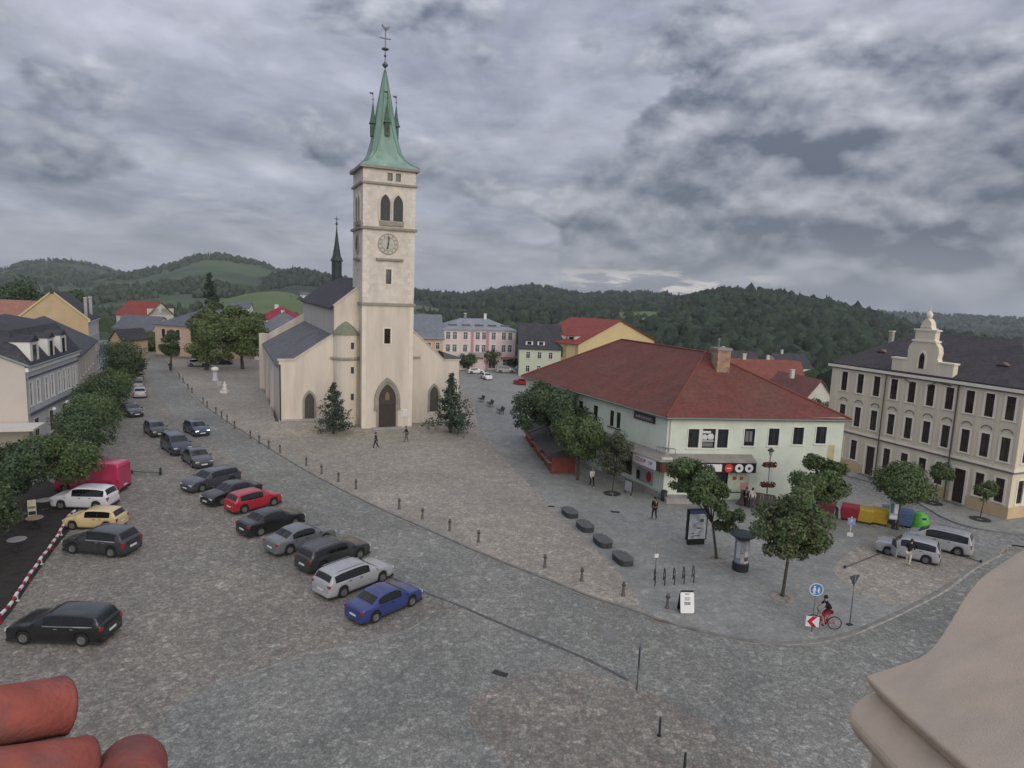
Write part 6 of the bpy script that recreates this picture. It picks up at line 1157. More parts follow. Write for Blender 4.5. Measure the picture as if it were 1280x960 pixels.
def ad_column():
    p = spot(925, 712, .11); r = thing('advertising_column', 'round advertising column with a dark flared cap and pale posters', 'advertising column', p); rr = random.Random(5)
    MB().lathe([(.50, -.02), (.50, .50), (.46, .52)], 24).build('base', mat('column_base', (.030, .029, .031), .6, .2, 3), r, False); MB().lathe([(.44, .5), (.44, 2.05)], 24).build('drum', mat('column_drum', (.22, .22, .225), .7, .25, 3), r); MB().lathe([(.44, 2.05), (.50, 2.12), (.78, 2.3), (.78, 2.38), (.5, 2.5), (.05, 2.56)], 24).build('cap', mat('column_cap', (.055, .065, .066), .6, .2, 3), r)
    cols = [(.50, .51, .53), (.36, .38, .40), (.50, .42, .43), (.20, .32, .36), (.60, .60, .60), (.12, .12, .13)]
    for k, (a0, a1, z0, z1, c) in enumerate(((-2.7, -2.1, .9, 1.95, 0), (-2.05, -1.5, 1.25, 1.95, 1), (-1.45, -.85, 1.45, 1.98, 0), (-1.48, -.8, 1.0, 1.4, 4), (-2.05, -1.5, .6, 1.2, 2), (-1.45, -.7, .58, .72, 4), (-2.75, -2.1, .6, .88, 3), (-.8, -.3, .8, 1.9, 1), (-1.48, -.85, .75, .95, 5), (.1, .9, .7, 1.9, 0), (1.2, 2.0, .7, 1.9, 2))):
        mb = MB(); n = 6; V = [(.452*math.cos(a0+(a1-a0)*i/n), .452*math.sin(a0+(a1-a0)*i/n), z) for i in range(n+1) for z in (z0, z1)]; mb.add(V, [(2*i, 2*i+2, 2*i+3, 2*i+1) for i in range(n)]); mb.build('poster', mat(f'poster_paper_{c}', cols[c], .6, .25, 5), r)
ad_column()
def signs():
    # one-way pole: blue round sign over a chevron board
    p = spot(1014.5, 789.5, .11); r = thing('sign_pole', 'pole with a round blue pedestrian sign and a red white chevron board', 'road sign', p, R(-8))
    MB().lathe([(.032, -.1), (.032, 2.55)], 8).build('pole', M_POLE, r, True); bl = mat('sign_sky_blue', (.055, .20, .44), .4, .1, 4); wh = mat('sign_face_white', (.70, .71, .73), .4, .05, 4)
    o = MB().prism([(.33*math.cos(t*math.pi/16), -.05, 2.33+.33*math.sin(t*math.pi/16)) for t in range(32)], (0, .02, 0)).build('disc', bl, r); mb = MB()
    for k in range(32): a0, a1 = k*math.pi/16, (k+1)*math.pi/16; mb.add([(q*math.cos(a), -.052, 2.33+q*math.sin(a)) for a in (a0, a1) for q in (.30, .34)] + [(q*math.cos(a), -.035, 2.33+q*math.sin(a)) for a in (a0, a1) for q in (.30, .34)], [(0, 1, 3, 2), (4, 6, 7, 5), (1, 5, 7, 3), (0, 2, 6, 4)])
    mb.build('rim', wh, o); mb = MB()
    for x, s_ in ((-.10, 1.0), (.11, .72)):
        mb.prism([(x+q[0]*s_, -.058, 2.30+q[1]*s_) for q in ((-.05, -.22), (-.01, -.22), (0, -.04), (.02, -.22), (.06, -.22), (.05, .06), (.08, -.06), (.1, -.05), (.06, .12), (-.04, .12), (-.09, -.04), (-.07, -.06), (-.045, .04))], (0, .007, 0)); mb.prism([(x+.01+.05*s_*math.cos(t*math.pi/5), -.058, 2.30+.18*s_+.05*s_*math.sin(t*math.pi/5)) for t in range(10)], (0, .007, 0))
    mb.build('pictogram', wh, o)
    o = MB().box(-.36, .30, -.06, -.035, .30, .86).build('chevron_board', wh, r); rd = mat('chevron_red', (.42, .02, .03), .4, .08, 4)
    MB().prism([(x-.03, -.066, .58+z) for x, z in ((-.27, 0), (-.02, .28), (.23, .28), (-.03, 0), (.23, -.28), (-.02, -.28))], (0, .007, 0)).build('chevron', rd, o)
    # give-way sign seen from behind
    p = spot(1062, 781, .11); r = thing('sign_pole', 'tall pole with a dark sign seen from behind, right of the cyclist', 'road sign', p, R(20)); MB().lathe([(.03, -.1), (.03, 2.75)], 8).build('pole', M_POLE, r, True); g = mat('sign_back', (.075, .085, .09), .5, .2, 4, metal=.2)
    MB().prism([(x, .02, 2.55+z) for x, z in ((-.36, .22), (0, -.40), (.36, .22))], (0, .02, 0)).build('sign_plate', g, r); MB().box(-.05, .05, -.05, .03, 2.35, 2.42).build('bracket', M_POLE, r); MB().box(-.15, .15, -.1, .1, -.02, .05).build('foot', M_DARK, r)
    # edge-on sign in the foreground
    p = spot(796, 862); r = thing('sign_pole', 'grey sign pole seen edge-on in the foreground roadway', 'road sign', p, R(78)); MB().lathe([(.03, -.1), (.03, 2.0)], 8).build('pole', mat('pole_faint', (.12, .13, .135), .5, .15, 4), r, True); MB().box(-.30, .30, -.05, -.02, 1.05, 2.05).build('sign_plate', mat('sign_back_blue', (.075, .095, .11), .5, .2, 4), r)
    # small pole by the cycle stands, its plate low and pale
    p = spot(819, 715, .11); r = thing('sign_pole', 'thin pole with a small pale plate near the cycle stands', 'sign', p, R(10)); MB().lathe([(.028, -.1), (.028, 1.75)], 8).build('pole', M_POLE, r, True); MB().box(-.13, .13, -.05, -.025, .95, 1.2).build('plate', M_WHITE, r)
    # parking sign and information board by the bins
    p = spot(1062, 672, .11); r = thing('sign_pole', 'parking sign on a pale pole in front of the red bin', 'road sign', p, R(-15)); MB().lathe([(.03, -.1), (.03, 1.6)], 8).build('pole', M_WHITE, r, True); o = MB().box(-.26, .26, -.05, -.025, 1.0, 1.5).build('sign_plate', mat('sign_blue_pale', (.24, .30, .48), .5, .1, 4), r); text(o, 'P', .36, T(0, -.055, 1.25), wh); MB().box(-.2, .2, -.05, -.025, .1, .4).build('plate', M_WHITE, r)
    p = spot(1116, 661, .11); r = thing('information_board', 'white and blue information board on a dark leg before the bins', 'notice board', p, R(-18)); MB().box(-.10, .10, -.08, .08, -.02, .75).build('leg', M_DARK, r); o = MB().box(-.36, .36, -.08, .08, .75, 2.15).build('board', mat('board_paleblue', (.40, .46, .53), .5, .2, 3), r); MB().box(-.30, .30, -.095, -.081, .82, 1.1).build('sheet', wh, o); MB().box(-.05, .28, -.095, -.081, 1.25, 2.0).build('sheet', wh, o); MB().box(-.32, -.12, -.095, -.081, 1.25, 2.0).build('sheet', mat('board_teal', (.07, .16, .19), .5, .1, 3), o)
signs()
def bins():
    def roll(label, px, c, rz=-.2, w=1.3, h=1.25, d=1.0):
        p = spot(*px, .11); r = thing('recycling_container', label, 'recycling bin', p, R(-18)+rz, 'recycling containers'); m = mat('bin_'+label.split()[0], c, .5, .15, 3); mb = MB()
        mb.loft([[(-w*.42, -d*.40, .15), (w*.42, -d*.40, .15), (w*.42, d*.40, .15), (-w*.42, d*.40, .15)], [(-w/2, -d/2, h*.82), (w/2, -d/2, h*.82), (w/2, d/2, h*.82), (-w/2, d/2, h*.82)]]); bevel(mb.build('body', m, r), .04)
        mb = MB(); mb.loft([[(-w*.52, -d*.53, h*.825), (w*.52, -d*.53, h*.825), (w*.52, d*.53, h*.825), (-w*.52, d*.53, h*.825)], [(-w*.50, -d*.40, h*.98), (w*.50, -d*.40, h*.98), (w*.50, d*.40, h*1.02), (-w*.50, d*.40, h*1.02)]]); bevel(mb.build('lid', m, r), .04)
        for x in (-w*.36, w*.36):
            for y in (-d*.3, d*.3): MB().box(x-.05, x+.05, y-.07, y+.07, 0, .16).build('caster', M_TYRE, r)
    roll('red wheeled recycling container with a pinkish lid', (1062, 650), (.33, .03, .05)); roll('yellow recycling container beside the red one', (1079, 653), (.50, .36, .05)); roll('amber yellow recycling container beside the information board', (1098, 655), (.52, .34, .045)); roll('maroon container half hidden by the chestnut crown', (1032, 645), (.17, .05, .055)); roll('teal container behind the information board', (1109, 652), (.09, .20, .20), w=.9)
    roll('blue paper container left of the green bell', (1130, 658), (.095, .145, .30), h=1.35, w=1.05)
    p = spot(1049, 648, .11); r = thing('wheelie_bin', 'small pale grey bin between the maroon and red containers', 'bin', p, 0); MB().loft([[(-.2, -.22, .05), (.2, -.22, .05), (.2, .22, .05), (-.2, .22, .05)], [(-.26, -.28, .9), (.26, -.28, .9), (.26, .28, .9), (-.26, .28, .9)]]).build('body', mat('bin_grey', (.36, .36, .38), .6, .15, 4), r); MB().box(-.29, .29, -.32, .3, .903, .97).build('lid', mat('bin_grey_lid', (.42, .42, .44), .6, .1, 4), r)
    p = spot(1148, 661, .11); r = thing('bottle_bank', 'bright green bell shaped bottle bank at the end of the bins', 'bottle bank', p); g = mat('bin_bright_green', (.10, .42, .06), .4, .1, 2, spec=.5); MB().lathe([(.62, .02), (.66, .12), (.66, .55), (.62, .85), (.50, 1.12), (.30, 1.30), (.14, 1.38), (.02, 1.40)], 24).build('body', g, r, True); mb = MB(); mb.tube([(-.12, 0, 1.36), (-.1, 0, 1.5), (.1, 0, 1.5), (.12, 0, 1.36)], .025, 6); mb.build('lifting_hook', M_GREYM, r); MB().box(-.14, .14, -.60, -.44, .88, 1.04).build('slot', M_DARK, r)
    p = spot(829.5, 626, .11); r = thing('litter_bin', 'black litter bin at the corner of the shop', 'litter bin', p); MB().lathe([(.2, 0), (.24, .1), (.26, .75), (.22, .78)], 12).build('body', M_DARK, r, True); MB().lathe([(.27, .76), (.29, .82), (.2, .92), (.02, .94)], 12).build('lid', M_POST, r, True)
bins()
def kiosks():
    a, b = spot(689, 592, .1), spot(654, 545, .1); x = (b-a); x.z = 0; L = x.length; d = x.normalized(); redm = mat('kiosk_red', (.20, .055, .045), .8, .25, 2.5); dk = mat('kiosk_roof', (.060, .056, .060), .8, .25, 2); pink = mat('kiosk_counter', (.34, .20, .19), .8, .25, 2)
    for i, (t, ln, lb) in enumerate(((0.0, 3.9, 'red wooden market booth nearest the shop, its end wall facing the camera'), (4.6, 4.6, 'red wooden market booth in the middle with a pinkish open counter'), (10.2, 4.6, 'red wooden market booth at the far end of the row'))):
        o = a + d*t; M = frame((o.x, o.y, .1), -d) @ T(-ln, 0, 0); W = 2.3; r = thing('market_booth', lb, 'market booth', M=frame((o.x, o.y, .1), (d.x, d.y)), group='red wooden market booths under the trees')
        # local x runs away from the camera, y to the left (towards the lane)
        bd = MB().box(-.012, .012, -.115, .115, 0, 1.75).mesh('board', redm)
        MB().box(.02, ln-.02, -W+.02, -.02, .05, 1.74).build('wall', redm, r)
        for k in range(10): link('board', bd, r, T(0, -.12-k*.23, .05))
        bs = MB().box(-.16, .16, -.012, .012, 0, .95).mesh('board', redm); n = int(ln/.34)
        for k in range(n): link('board', bs, r, T(.18+k*.34, 0, .05))
        MB().box(.1, ln-.1, -.005, .35, 1.0, 1.06).build('counter', pink, r); MB().box(.15, ln-.15, -.018, -.004 if i != 1 else .02, 1.07, 1.7).build('shutter', pink if i == 1 else redm, r)
        mb = MB(); mb.prism([(-.35, .5, 1.72), (-.35, -W-.3, 1.72), (-.35, -W-.3, 1.82), (-.35, -W/2, 2.45), (-.35, .5, 1.82)], (ln+.7, 0, 0)); mb.build('roof', dk, r)
        MB().box(-.30, -.02, -W+.1, -.1, 1.735, 1.76).build('soffit', redm, r)
    M0 = frame((a.x, a.y, .1), d)
kiosks()
def terrace():
    # wooden side of the terrace ramp in front of the shop doors
    a, b = spot(925, 632, .11), spot(967, 640, .11); x = b-a; L = x.length; r = thing('terrace_fence', 'brown plank fence of the terrace in front of the shop', 'fence', M=frame((a.x, a.y, .11), x)); wd = mat('terrace_wood', (.125, .095, .085), .85, .25, 3, .3, 12)
    n = int(L/.22); pl = MB().box(.012, .208, -.02, .02, 0, 1.28).mesh('plank', wd)
    for k in range(n): link('plank', pl, r, T(k*.22, 0, .02))
    MB().box(0, L, -.05, .05, 1.30, 1.38).build('rail', wd, r)
    for x_ in (0, L*.5, L): MB().box(x_-.05, x_+.05, .022, .12, -.02, 1.29).build('post', wd, r)
    MB().box(-.4, L, .12, 2.2, .02, .10).build('deck', wd, r)
    p = spot(957, 634, .11); r = thing('street_lamp', 'old style street lamp with two red flower boxes and a white banner', 'street lamp', p, R(5)); MB().lathe([(.10, 0), (.10, .4), (.055, .5), (.045, 4.3)], 10).build('pole', M_POLE, r, True)
    mb = MB(); mb.lathe([(.03, 4.25), (.13, 4.5), (.15, 4.75), (.05, 4.85)], 10); mb.build('lantern', mat('lamp_glass_dim', (.30, .31, .30), .3, .1, 4), r); MB().lathe([(.28, 4.78), (.16, 4.95), (.02, 5.05)], 12).build('lamp_cap', M_DARK, r)
    fl = mat_leaf('flower_red', (.25, .03, .04), (.30, .05, .06))
    for z in (3.55, 1.85):
        o = MB().box(-.5, .5, -.17, .17, z-.12, z+.08).build('flower_box', mat('box_brown', (.075, .04, .035), .8, .2, 4), r); c = np.stack([rng.uniform(-.55, .55, 160), rng.uniform(-.25, .25, 160), z+rng.uniform(-.05, .28, 160)], -1); q = unit(160, rng); link('flowers', leaf_mesh('flowers', c, q, np.full(160, .14), [fl, M_LEAF], (rng.random(160) < .35), 3), o)
    MB().box(-.30, .30, -.03, -.01, 2.2, 3.3).build('banner', mat('banner_white', (.62, .63, .64), .7, .1, 3), r)
    p = spot(822, 624, .11); r = thing('lamp_post', 'thin grey lamp post at the corner of the shop', 'lamp post', p); MB().lathe([(.07, 0), (.05, .5), (.04, 3.2)], 8).build('pole', mat('pole_green', (.22, .27, .25), .6, .1, 3), r, True); MB().lathe([(.05, 3.2), (.14, 3.3), (.14, 3.5), (.02, 3.6)], 8).build('lamp_head', M_GREYM, r)
    p = spot(785, 618, .11); r = thing('display_board', 'dark framed display board under the shop window', 'display board', p, R(-60)+R(0)); MB().box(-.5, .5, -.04, .04, .25, 1.25).build('frame', M_DARK, r); MB().box(-.44, .44, -.055, -.041, .3, 1.2).build('sheet', mat('display_pale', (.42, .43, .45), .5, .2, 4), r)
    for x_ in (-.4, .4): MB().box(x_-.03, x_+.03, -.03, .03, 0, .25).build('leg', M_DARK, r)
terrace()
def covers():
    iron = mat('cast_iron', (.045, .045, .046), .7, .25, 8, .4, 30); rust = mat('rusty_iron', (.13, .065, .045), .85, .25, 8, .4, 30)
    for px, z, lb in (((409, 634), .007, 'round manhole cover in the road behind the parked row'), ((763, 795), .007, 'round manhole cover in the foreground road')):
        p = spot(*px, z); r = thing('manhole_cover', lb, 'manhole cover', p); MB().lathe([(.42, 0), (.42, .012), (.36, .014)], 24).build('frame', mat('cover_frame', (.20, .20, .195), .8, .2, 6), r); mb = MB(); mb.lathe([(.355, .002), (.355, .012)], 24); mb.build('lid', iron, r)
    for px, z, w, d, m_, a_, lb in (((832, 777), .013, 1.15, .35, rust, -30, 'rusty drain grate at the kerb below the A-board'), ((625, 842), .014, .7, .3, iron, -25, 'small drain grate in the foreground setts'), ((769, 640), .112, .7, .35, iron, -10, 'dark drain grate on the pavement by the person in black'), ((689, 633), .112, .5, .3, iron, 0, 'small dark cover at the end of the four benches')):
        p = spot(*px, z); r = thing('drain_grate', lb, 'drain grate', p, R(a_)); MB().box(-w/2, w/2, -d/2, d/2, 0, .008).build('pan', M_DARK, r); mb = MB(); n = int(w/.07)
        for k in range(n): mb.box(-w/2+k*w/n+.008, -w/2+(k+1)*w/n-.012, -d/2+.03, d/2-.03, .008, .022)
        mb.box(-w/2, w/2, -d/2, -d/2+.03, .008, .024); mb.box(-w/2, w/2, d/2-.03, d/2, .008, .024); mb.build('grate', m_, r)
    for px, h, lb in (((1166, 629), .21, 'dark tree grate around the young tree at the school'), ((1225, 649), .21, 'dark tree grate around the sapling at the school'), ((765, 617), .112, 'dark tree grate around the pale birch')):
        p = spot(*px, h); r = thing('tree_grate', lb, 'tree grate', p)
        for k in range(4): link('plate', MB().prism([(q*math.cos(a), q*math.sin(a), 0) for a, q in [(k*1.571+.06+j*.36, .75) for j in range(5)]+[(k*1.571+.06+j*.36, .22) for j in range(4, -1, -1)]], (0, 0, .03)).mesh('plate', iron), r)
    for px, lb in (((978, 747), 'pale stone ring around the foot of the big chestnut'), ((895, 699), 'pale stone ring around the foot of the uneven tree')):
        p = spot(*px, .112); r = thing('tree_surround', lb, 'tree surround', p); m_ = mat('surround_stone', (.33, .28, .23), .9, .25, 4)
        for k in range(4): link('stone', MB().prism([(q*math.cos(a), q*math.sin(a), 0) for a, q in [(k*1.571+.12+j*.33, .68) for j in range(5)]+[(k*1.571+.12+j*.33, .40) for j in range(4, -1, -1)]], (0, 0, .035)).mesh('stone', m_), r)
    # low bar barriers that close off bays
    for a_, b_, z, lb in (((165, 592), (200, 594), 0, 'low dark bar barrier beside the crimson van'), ((1056, 710), (1106, 690), .114, 'low dark chain line at the edge of the bay by the silver cars'), ((1204, 696), (1226, 703), .114, 'short dark bar barrier behind the silver people carrier')):
        P, Q = spot(*a_, z), spot(*b_, z); r = thing('bar_barrier', lb, 'barrier', P); v = Q-P; mb = MB(); h = .22 if z == 0 else .06; mb.tube([(0, 0, h), v*.5+Vector((0, 0, h-.02)), v+Vector((0, 0, h))], .045 if z == 0 else .03, 6); mb.build('bar', mat('barrier_grey', (.085, .09, .09), .6, .2, 5), r)
        for t in (0, 1): MB().lathe([(.08, 0), (.08, h+.08), (.03, h+.12)], 10, v*t).build('post', M_POST, r)
        if z == 0: MB().lathe([(.09, 0), (.09, .6), (.03, .66)], 10, v*1.0+Vector((.0, .1, 0))).build('post', M_POST, r)
covers()
def barrier():
    pts = [(-30, 812), (10, 769), (31, 737), (52, 706), (70, 681), (86, 653), (94, 645)]; P = [spot(u, v, 0) for u, v in pts]; P = smooth_line(P, 8); rd = mat('barrier_red', (.33, .025, .04), .5, .1, 4); wh = mat('barrier_white', (.68, .66, .66), .5, .08, 4)
    r = thing('chain_barrier', 'red and white striped plastic chain closing off the cafe terrace', 'barrier', P[0]); tot = [0]
    for i in range(1, len(P)): tot.append(tot[-1]+(P[i]-P[i-1]).length)
    def at(s):
        for i in range(1, len(P)):
            if s <= tot[i]: return P[i-1].lerp(P[i], (s-tot[i-1])/(tot[i]-tot[i-1]))-P[0]
        return P[-1]-P[0]
    n = 38
    for k in range(n):
        a, b = at(tot[-1]*k/n), at(tot[-1]*(k+1)/n); sag = lambda s: .42+.03*math.cos(s*math.pi/5*2)
        mb = MB(); mb.tube([a+Vector((0, 0, sag(k))), b+Vector((0, 0, sag(k+1)))], .085 if k % 2 else .07, 8); mb.build('link', wh if k % 2 else rd, r)
    for k in range(0, n+1, 5): MB().lathe([(.09, 0), (.09, .04), (.024, .05), (.024, .44)], 8, at(tot[-1]*k/n)).build('post', rd if k % 2 else wh, r)
    for px, c, lb in (((56, 637), (.36, .35, .34), 'round cafe table with a whitish top behind the barrier'), ((44, 660), (.30, .22, .16), 'round cafe table with a tan top behind the barrier'), ((22, 688), (.26, .25, .25), 'round cafe table with a grey top nearest the camera')):
        p = spot(*px, .02); q = thing('cafe_table', lb, 'table', p, 0, 'cafe tables under the street trees'); MB().lathe([(.005, .70), (.5, .70), (.52, .72), (.5, .745), (.005, .75)], 24).build('table_top', mat('table_'+lb.split()[5], c, .5, .1, 4), q); MB().lathe([(.24, 0), (.24, .03), (.04, .05), (.04, .70)], 12).build('leg', M_DARK, q)
    p = spot(41, 652, .02); q = thing('sign_board', 'tall narrow cream board standing among the cafe tables', 'signboard', p, R(35)); b = mat('board_cream', (.60, .56, .40), .6, .12, 3); MB().box(-.24, .24, -.03, .03, .12, 1.55).build('panel', b, q); MB().box(-.2, .2, -.045, -.031, .5, .75).build('sheet', M_DARK, q); MB().box(-.2, .2, -.045, -.031, .95, 1.1).build('sheet', MATS['board_ink'], q); MB().box(-.26, .26, -.25, .25, .0, .12).build('foot', M_DARK, q)
barrier()
def stone_figures():
    m = mat('white_stone', (.66, .64, .60), .85, .12, 4, .3, 10); bl = mat('white_blue_stone', (.52, .54, .62), .8, .12, 4)
    p = spot(269, 476, .1); r = thing('stone_pillar', 'pale stone pillar with a white rounded top near the chestnuts', 'pillar', p); MB().lathe([(.55, 0), (.55, .25), (.40, .3), (.36, 1.5), (.5, 1.6)], 8, a0=math.pi/8).build('shaft', bl, r); MB().lathe([(.3, 1.6), (.62, 1.8), (.66, 2.05), (.5, 2.3), (.02, 2.42)], 16).build('head', m, r, True)
    p = spot(281, 491, .1); r = thing('stone_figure', 'white stone figure on a low plinth on the plaza', 'statue', p); MB().box(-.55, .55, -.45, .45, 0, .35).build('plinth', m, r); MB().lathe([(.36, .35), (.40, .6), (.26, .95), (.33, 1.25), (.12, 1.45), (.17, 1.62), (.02, 1.78)], 12).build('figure', m, r, True)
    p = spot(275, 483, .1); r = thing('stone_block', 'low pale stone block between the pillar and the figure', 'stone block', p); bevel(MB().box(-.4, .4, -.3, .3, 0, .7).build('block', mat('pale_stone', (.42, .41, .38), .85, .15, 4), r), .05)
stone_figures()

# ================================================================== PEOPLE
def skin_obj(name, verts, edges, rad, m, parent, levels=1, root=0):
    me = bpy.data.meshes.new(name); me.from_pydata([tuple(v) for v in verts], edges, []); me.materials.append(m); o = link(name, me, parent)
    o.modifiers.new('skin', 'SKIN').use_smooth_shade = True
    if not me.skin_vertices: 
        bm = bmesh.new(); bm.from_mesh(me); bm.verts.layers.skin.verify(); bm.to_mesh(me); bm.free()
    for i, r in enumerate(rad):
        sv = me.skin_vertices[0].data[i]; sv.radius = (r, r) if not isinstance(r, tuple) else r; sv.use_root = (i == root)
    s = o.modifiers.new('sub', 'SUBSURF'); s.levels = levels; s.render_levels = levels; return o
SKIN = mat('skin', (.42, .26, .19), .6, .06, 6)
def person(label, pos, heading, J, top, legs, hair, shoes=None, group=None, sleeves=True, top_r=1.12, shorts=False):
    """J: joints (local, x forward, y left). One continuous body; clothing and hair are its children"""
    r = thing('person', label, 'person', pos, heading, group); V = []; E = []; Rd = []; ix = {}
    def v(k, p, rad): ix[k] = len(V); V.append(Vector(p)); Rd.append(rad); return ix[k]
    def e(a, b): E.append((ix[a], ix[b]))
    v('pelvis', J['pelvis'], .115); v('waist', J['waist'], .105); v('chest', J['chest'], .125); v('neck', J['neck'], .055); v('head0', J['head']-Vector((0, 0, .07)), .062); v('head1', J['head']+Vector((.01, 0, .03)), .092); v('crown', J['head']+Vector((-.01, 0, .12)), .066)
    for a, b in (('pelvis', 'waist'), ('waist', 'chest'), ('chest', 'neck'), ('neck', 'head0'), ('head0', 'head1'), ('head1', 'crown')): e(a, b)
    for s in ('L', 'R'):
        v('sh'+s, J['sh'+s], .052); v('el'+s, J['el'+s], .040); v('wr'+s, J['wr'+s], .028); v('hp'+s, J['hp'+s], .088); v('kn'+s, J['kn'+s], .056); v('an'+s, J['an'+s], .040); f = (J['an'+s]-J['kn'+s]).normalized(); v('he'+s, J['an'+s]+Vector((0, 0, -.05)), .04); v('toe'+s, J['toe'+s], .032)
        for a, b in (('chest', 'sh'), ('sh', 'el'), ('el', 'wr')): E.append((ix[a] if a == 'chest' else ix[a+s], ix[b+s]))
        for a, b in (('pelvis', 'hp'), ('hp', 'kn'), ('kn', 'an'), ('an', 'he'), ('he', 'toe')): E.append((ix[a] if a == 'pelvis' else ix[a+s], ix[b+s]))
        d = (J['wr'+s]-J['el'+s]).normalized(); sd_ = d.cross(Vector((0, 0, 1))); sd_ = sd_.normalized() if sd_.length > .1 else Vector((1, 0, 0)); pm = v('palm'+s, J['wr'+s]+d*.065, .030); e('wr'+s, 'palm'+s)
        for k, (q, ln) in enumerate(((-.026, .060), (-.009, .072), (.009, .068), (.025, .052))):
            a = v(f'f{k}{s}', V[pm]+d*.035+sd_*q, .0095); b = v(f'g{k}{s}', V[pm]+d*(.035+ln*.6)+sd_*q*1.1+Vector((0, 0, -.012)), .0085); c = v(f'h{k}{s}', V[pm]+d*(.03+ln)+sd_*q*1.1+Vector((0, 0, -.035)), .007); E.extend([(pm, a), (a, b), (b, c)])
        a = v('t0'+s, J['wr'+s]+d*.05+sd_*-.045, .011); b = v('t1'+s, J['wr'+s]+d*.085+sd_*-.06, .009); E.extend([(ix['wr'+s], a), (a, b)])
    body = skin_obj('body', V, E, Rd, SKIN, r, 1)
    def part(name, ks, edges, m, grow, ends=()):
        vs = [V[ix[k]] for k in ks]; es = [(ks.index(a), ks.index(b)) for a, b in edges]; return skin_obj(name, vs, es, [Rd[ix[k]]*grow + .012 for k in ks], m, r, 1)
    ks = ['pelvis', 'waist', 'chest', 'neck', 'shL', 'elL', 'shR', 'elR'] + (['wrL', 'wrR'] if sleeves else []); es = [('pelvis', 'waist'), ('waist', 'chest'), ('chest', 'neck'), ('chest', 'shL'), ('shL', 'elL'), ('chest', 'shR'), ('shR', 'elR')] + ([('elL', 'wrL'), ('elR', 'wrR')] if sleeves else [])
    part('jacket', ks, es, top, top_r)
    ks = ['pelvis', 'hpL', 'knL', 'hpR', 'knR'] + ([] if shorts else ['anL', 'anR']); es = [('pelvis', 'hpL'), ('hpL', 'knL'), ('pelvis', 'hpR'), ('hpR', 'knR')] + ([] if shorts else [('knL', 'anL'), ('knR', 'anR')]); part('trousers', ks, es, legs, 1.10)
    for s in ('L', 'R'): part('shoe', ['he'+s, 'toe'+s], [('he'+s, 'toe'+s)], shoes or M_DARK, 1.1)
    mb = MB(); h = J['head']; mb.loft([[h+Vector((-.018+q*.108*math.cos(a), q*.092*math.sin(a), z)) for a in [k*math.pi/6 for k in range(12)]] for q, z in ((1.0, .02), (1.02, .08), (.85, .145), (.45, .185), (.05, .195))]); mb.build('hair', hair, r, True)
    mb = MB(); mb.prism([h+Vector((.092, -.014, .01)), h+Vector((.092, .014, .01)), h+Vector((.118, 0, -.005))], (0, 0, .03)); mb.build('nose', SKIN, r)
    mb = MB()
    for s_ in (-1, 1): mb.box(h.x+.083, h.x+.094, s_*.035+h.y-.012, s_*.035+h.y+.012, h.z+.035, h.z+.048)
    mb.box(h.x+.08, h.x+.092, h.y-.022, h.y+.022, h.z-.045, h.z-.036); mb.build('face', M_BROWN, r)
    return r
def walk(stride=.26, arm=.22, lean=.03):
    v = Vector; return {'pelvis': v((0, 0, .94)), 'waist': v((lean*.4, 0, 1.10)), 'chest': v((lean, 0, 1.32)), 'neck': v((lean*1.3, 0, 1.49)), 'head': v((lean*1.6+.015, 0, 1.60)), 'shL': v((lean, .19, 1.42)), 'shR': v((lean, -.19, 1.42)), 'elL': v((lean-arm*.7, .24, 1.15)), 'elR': v((lean+arm*.5, -.24, 1.15)), 'wrL': v((lean-arm*.8, .24, .91)), 'wrR': v((lean+arm*1.3, -.22, .93)), 'hpL': v((0, .09, .88)), 'hpR': v((0, -.09, .88)), 'knL': v((stride*.75, .10, .49)), 'knR': v((-stride*.25, -.10, .47)), 'anL': v((stride, .10, .085)), 'anR': v((-stride*1.15, -.10, .12)), 'toeL': v((stride+.16, .11, .035)), 'toeR': v((-stride*1.15+.13, -.11, .035))}
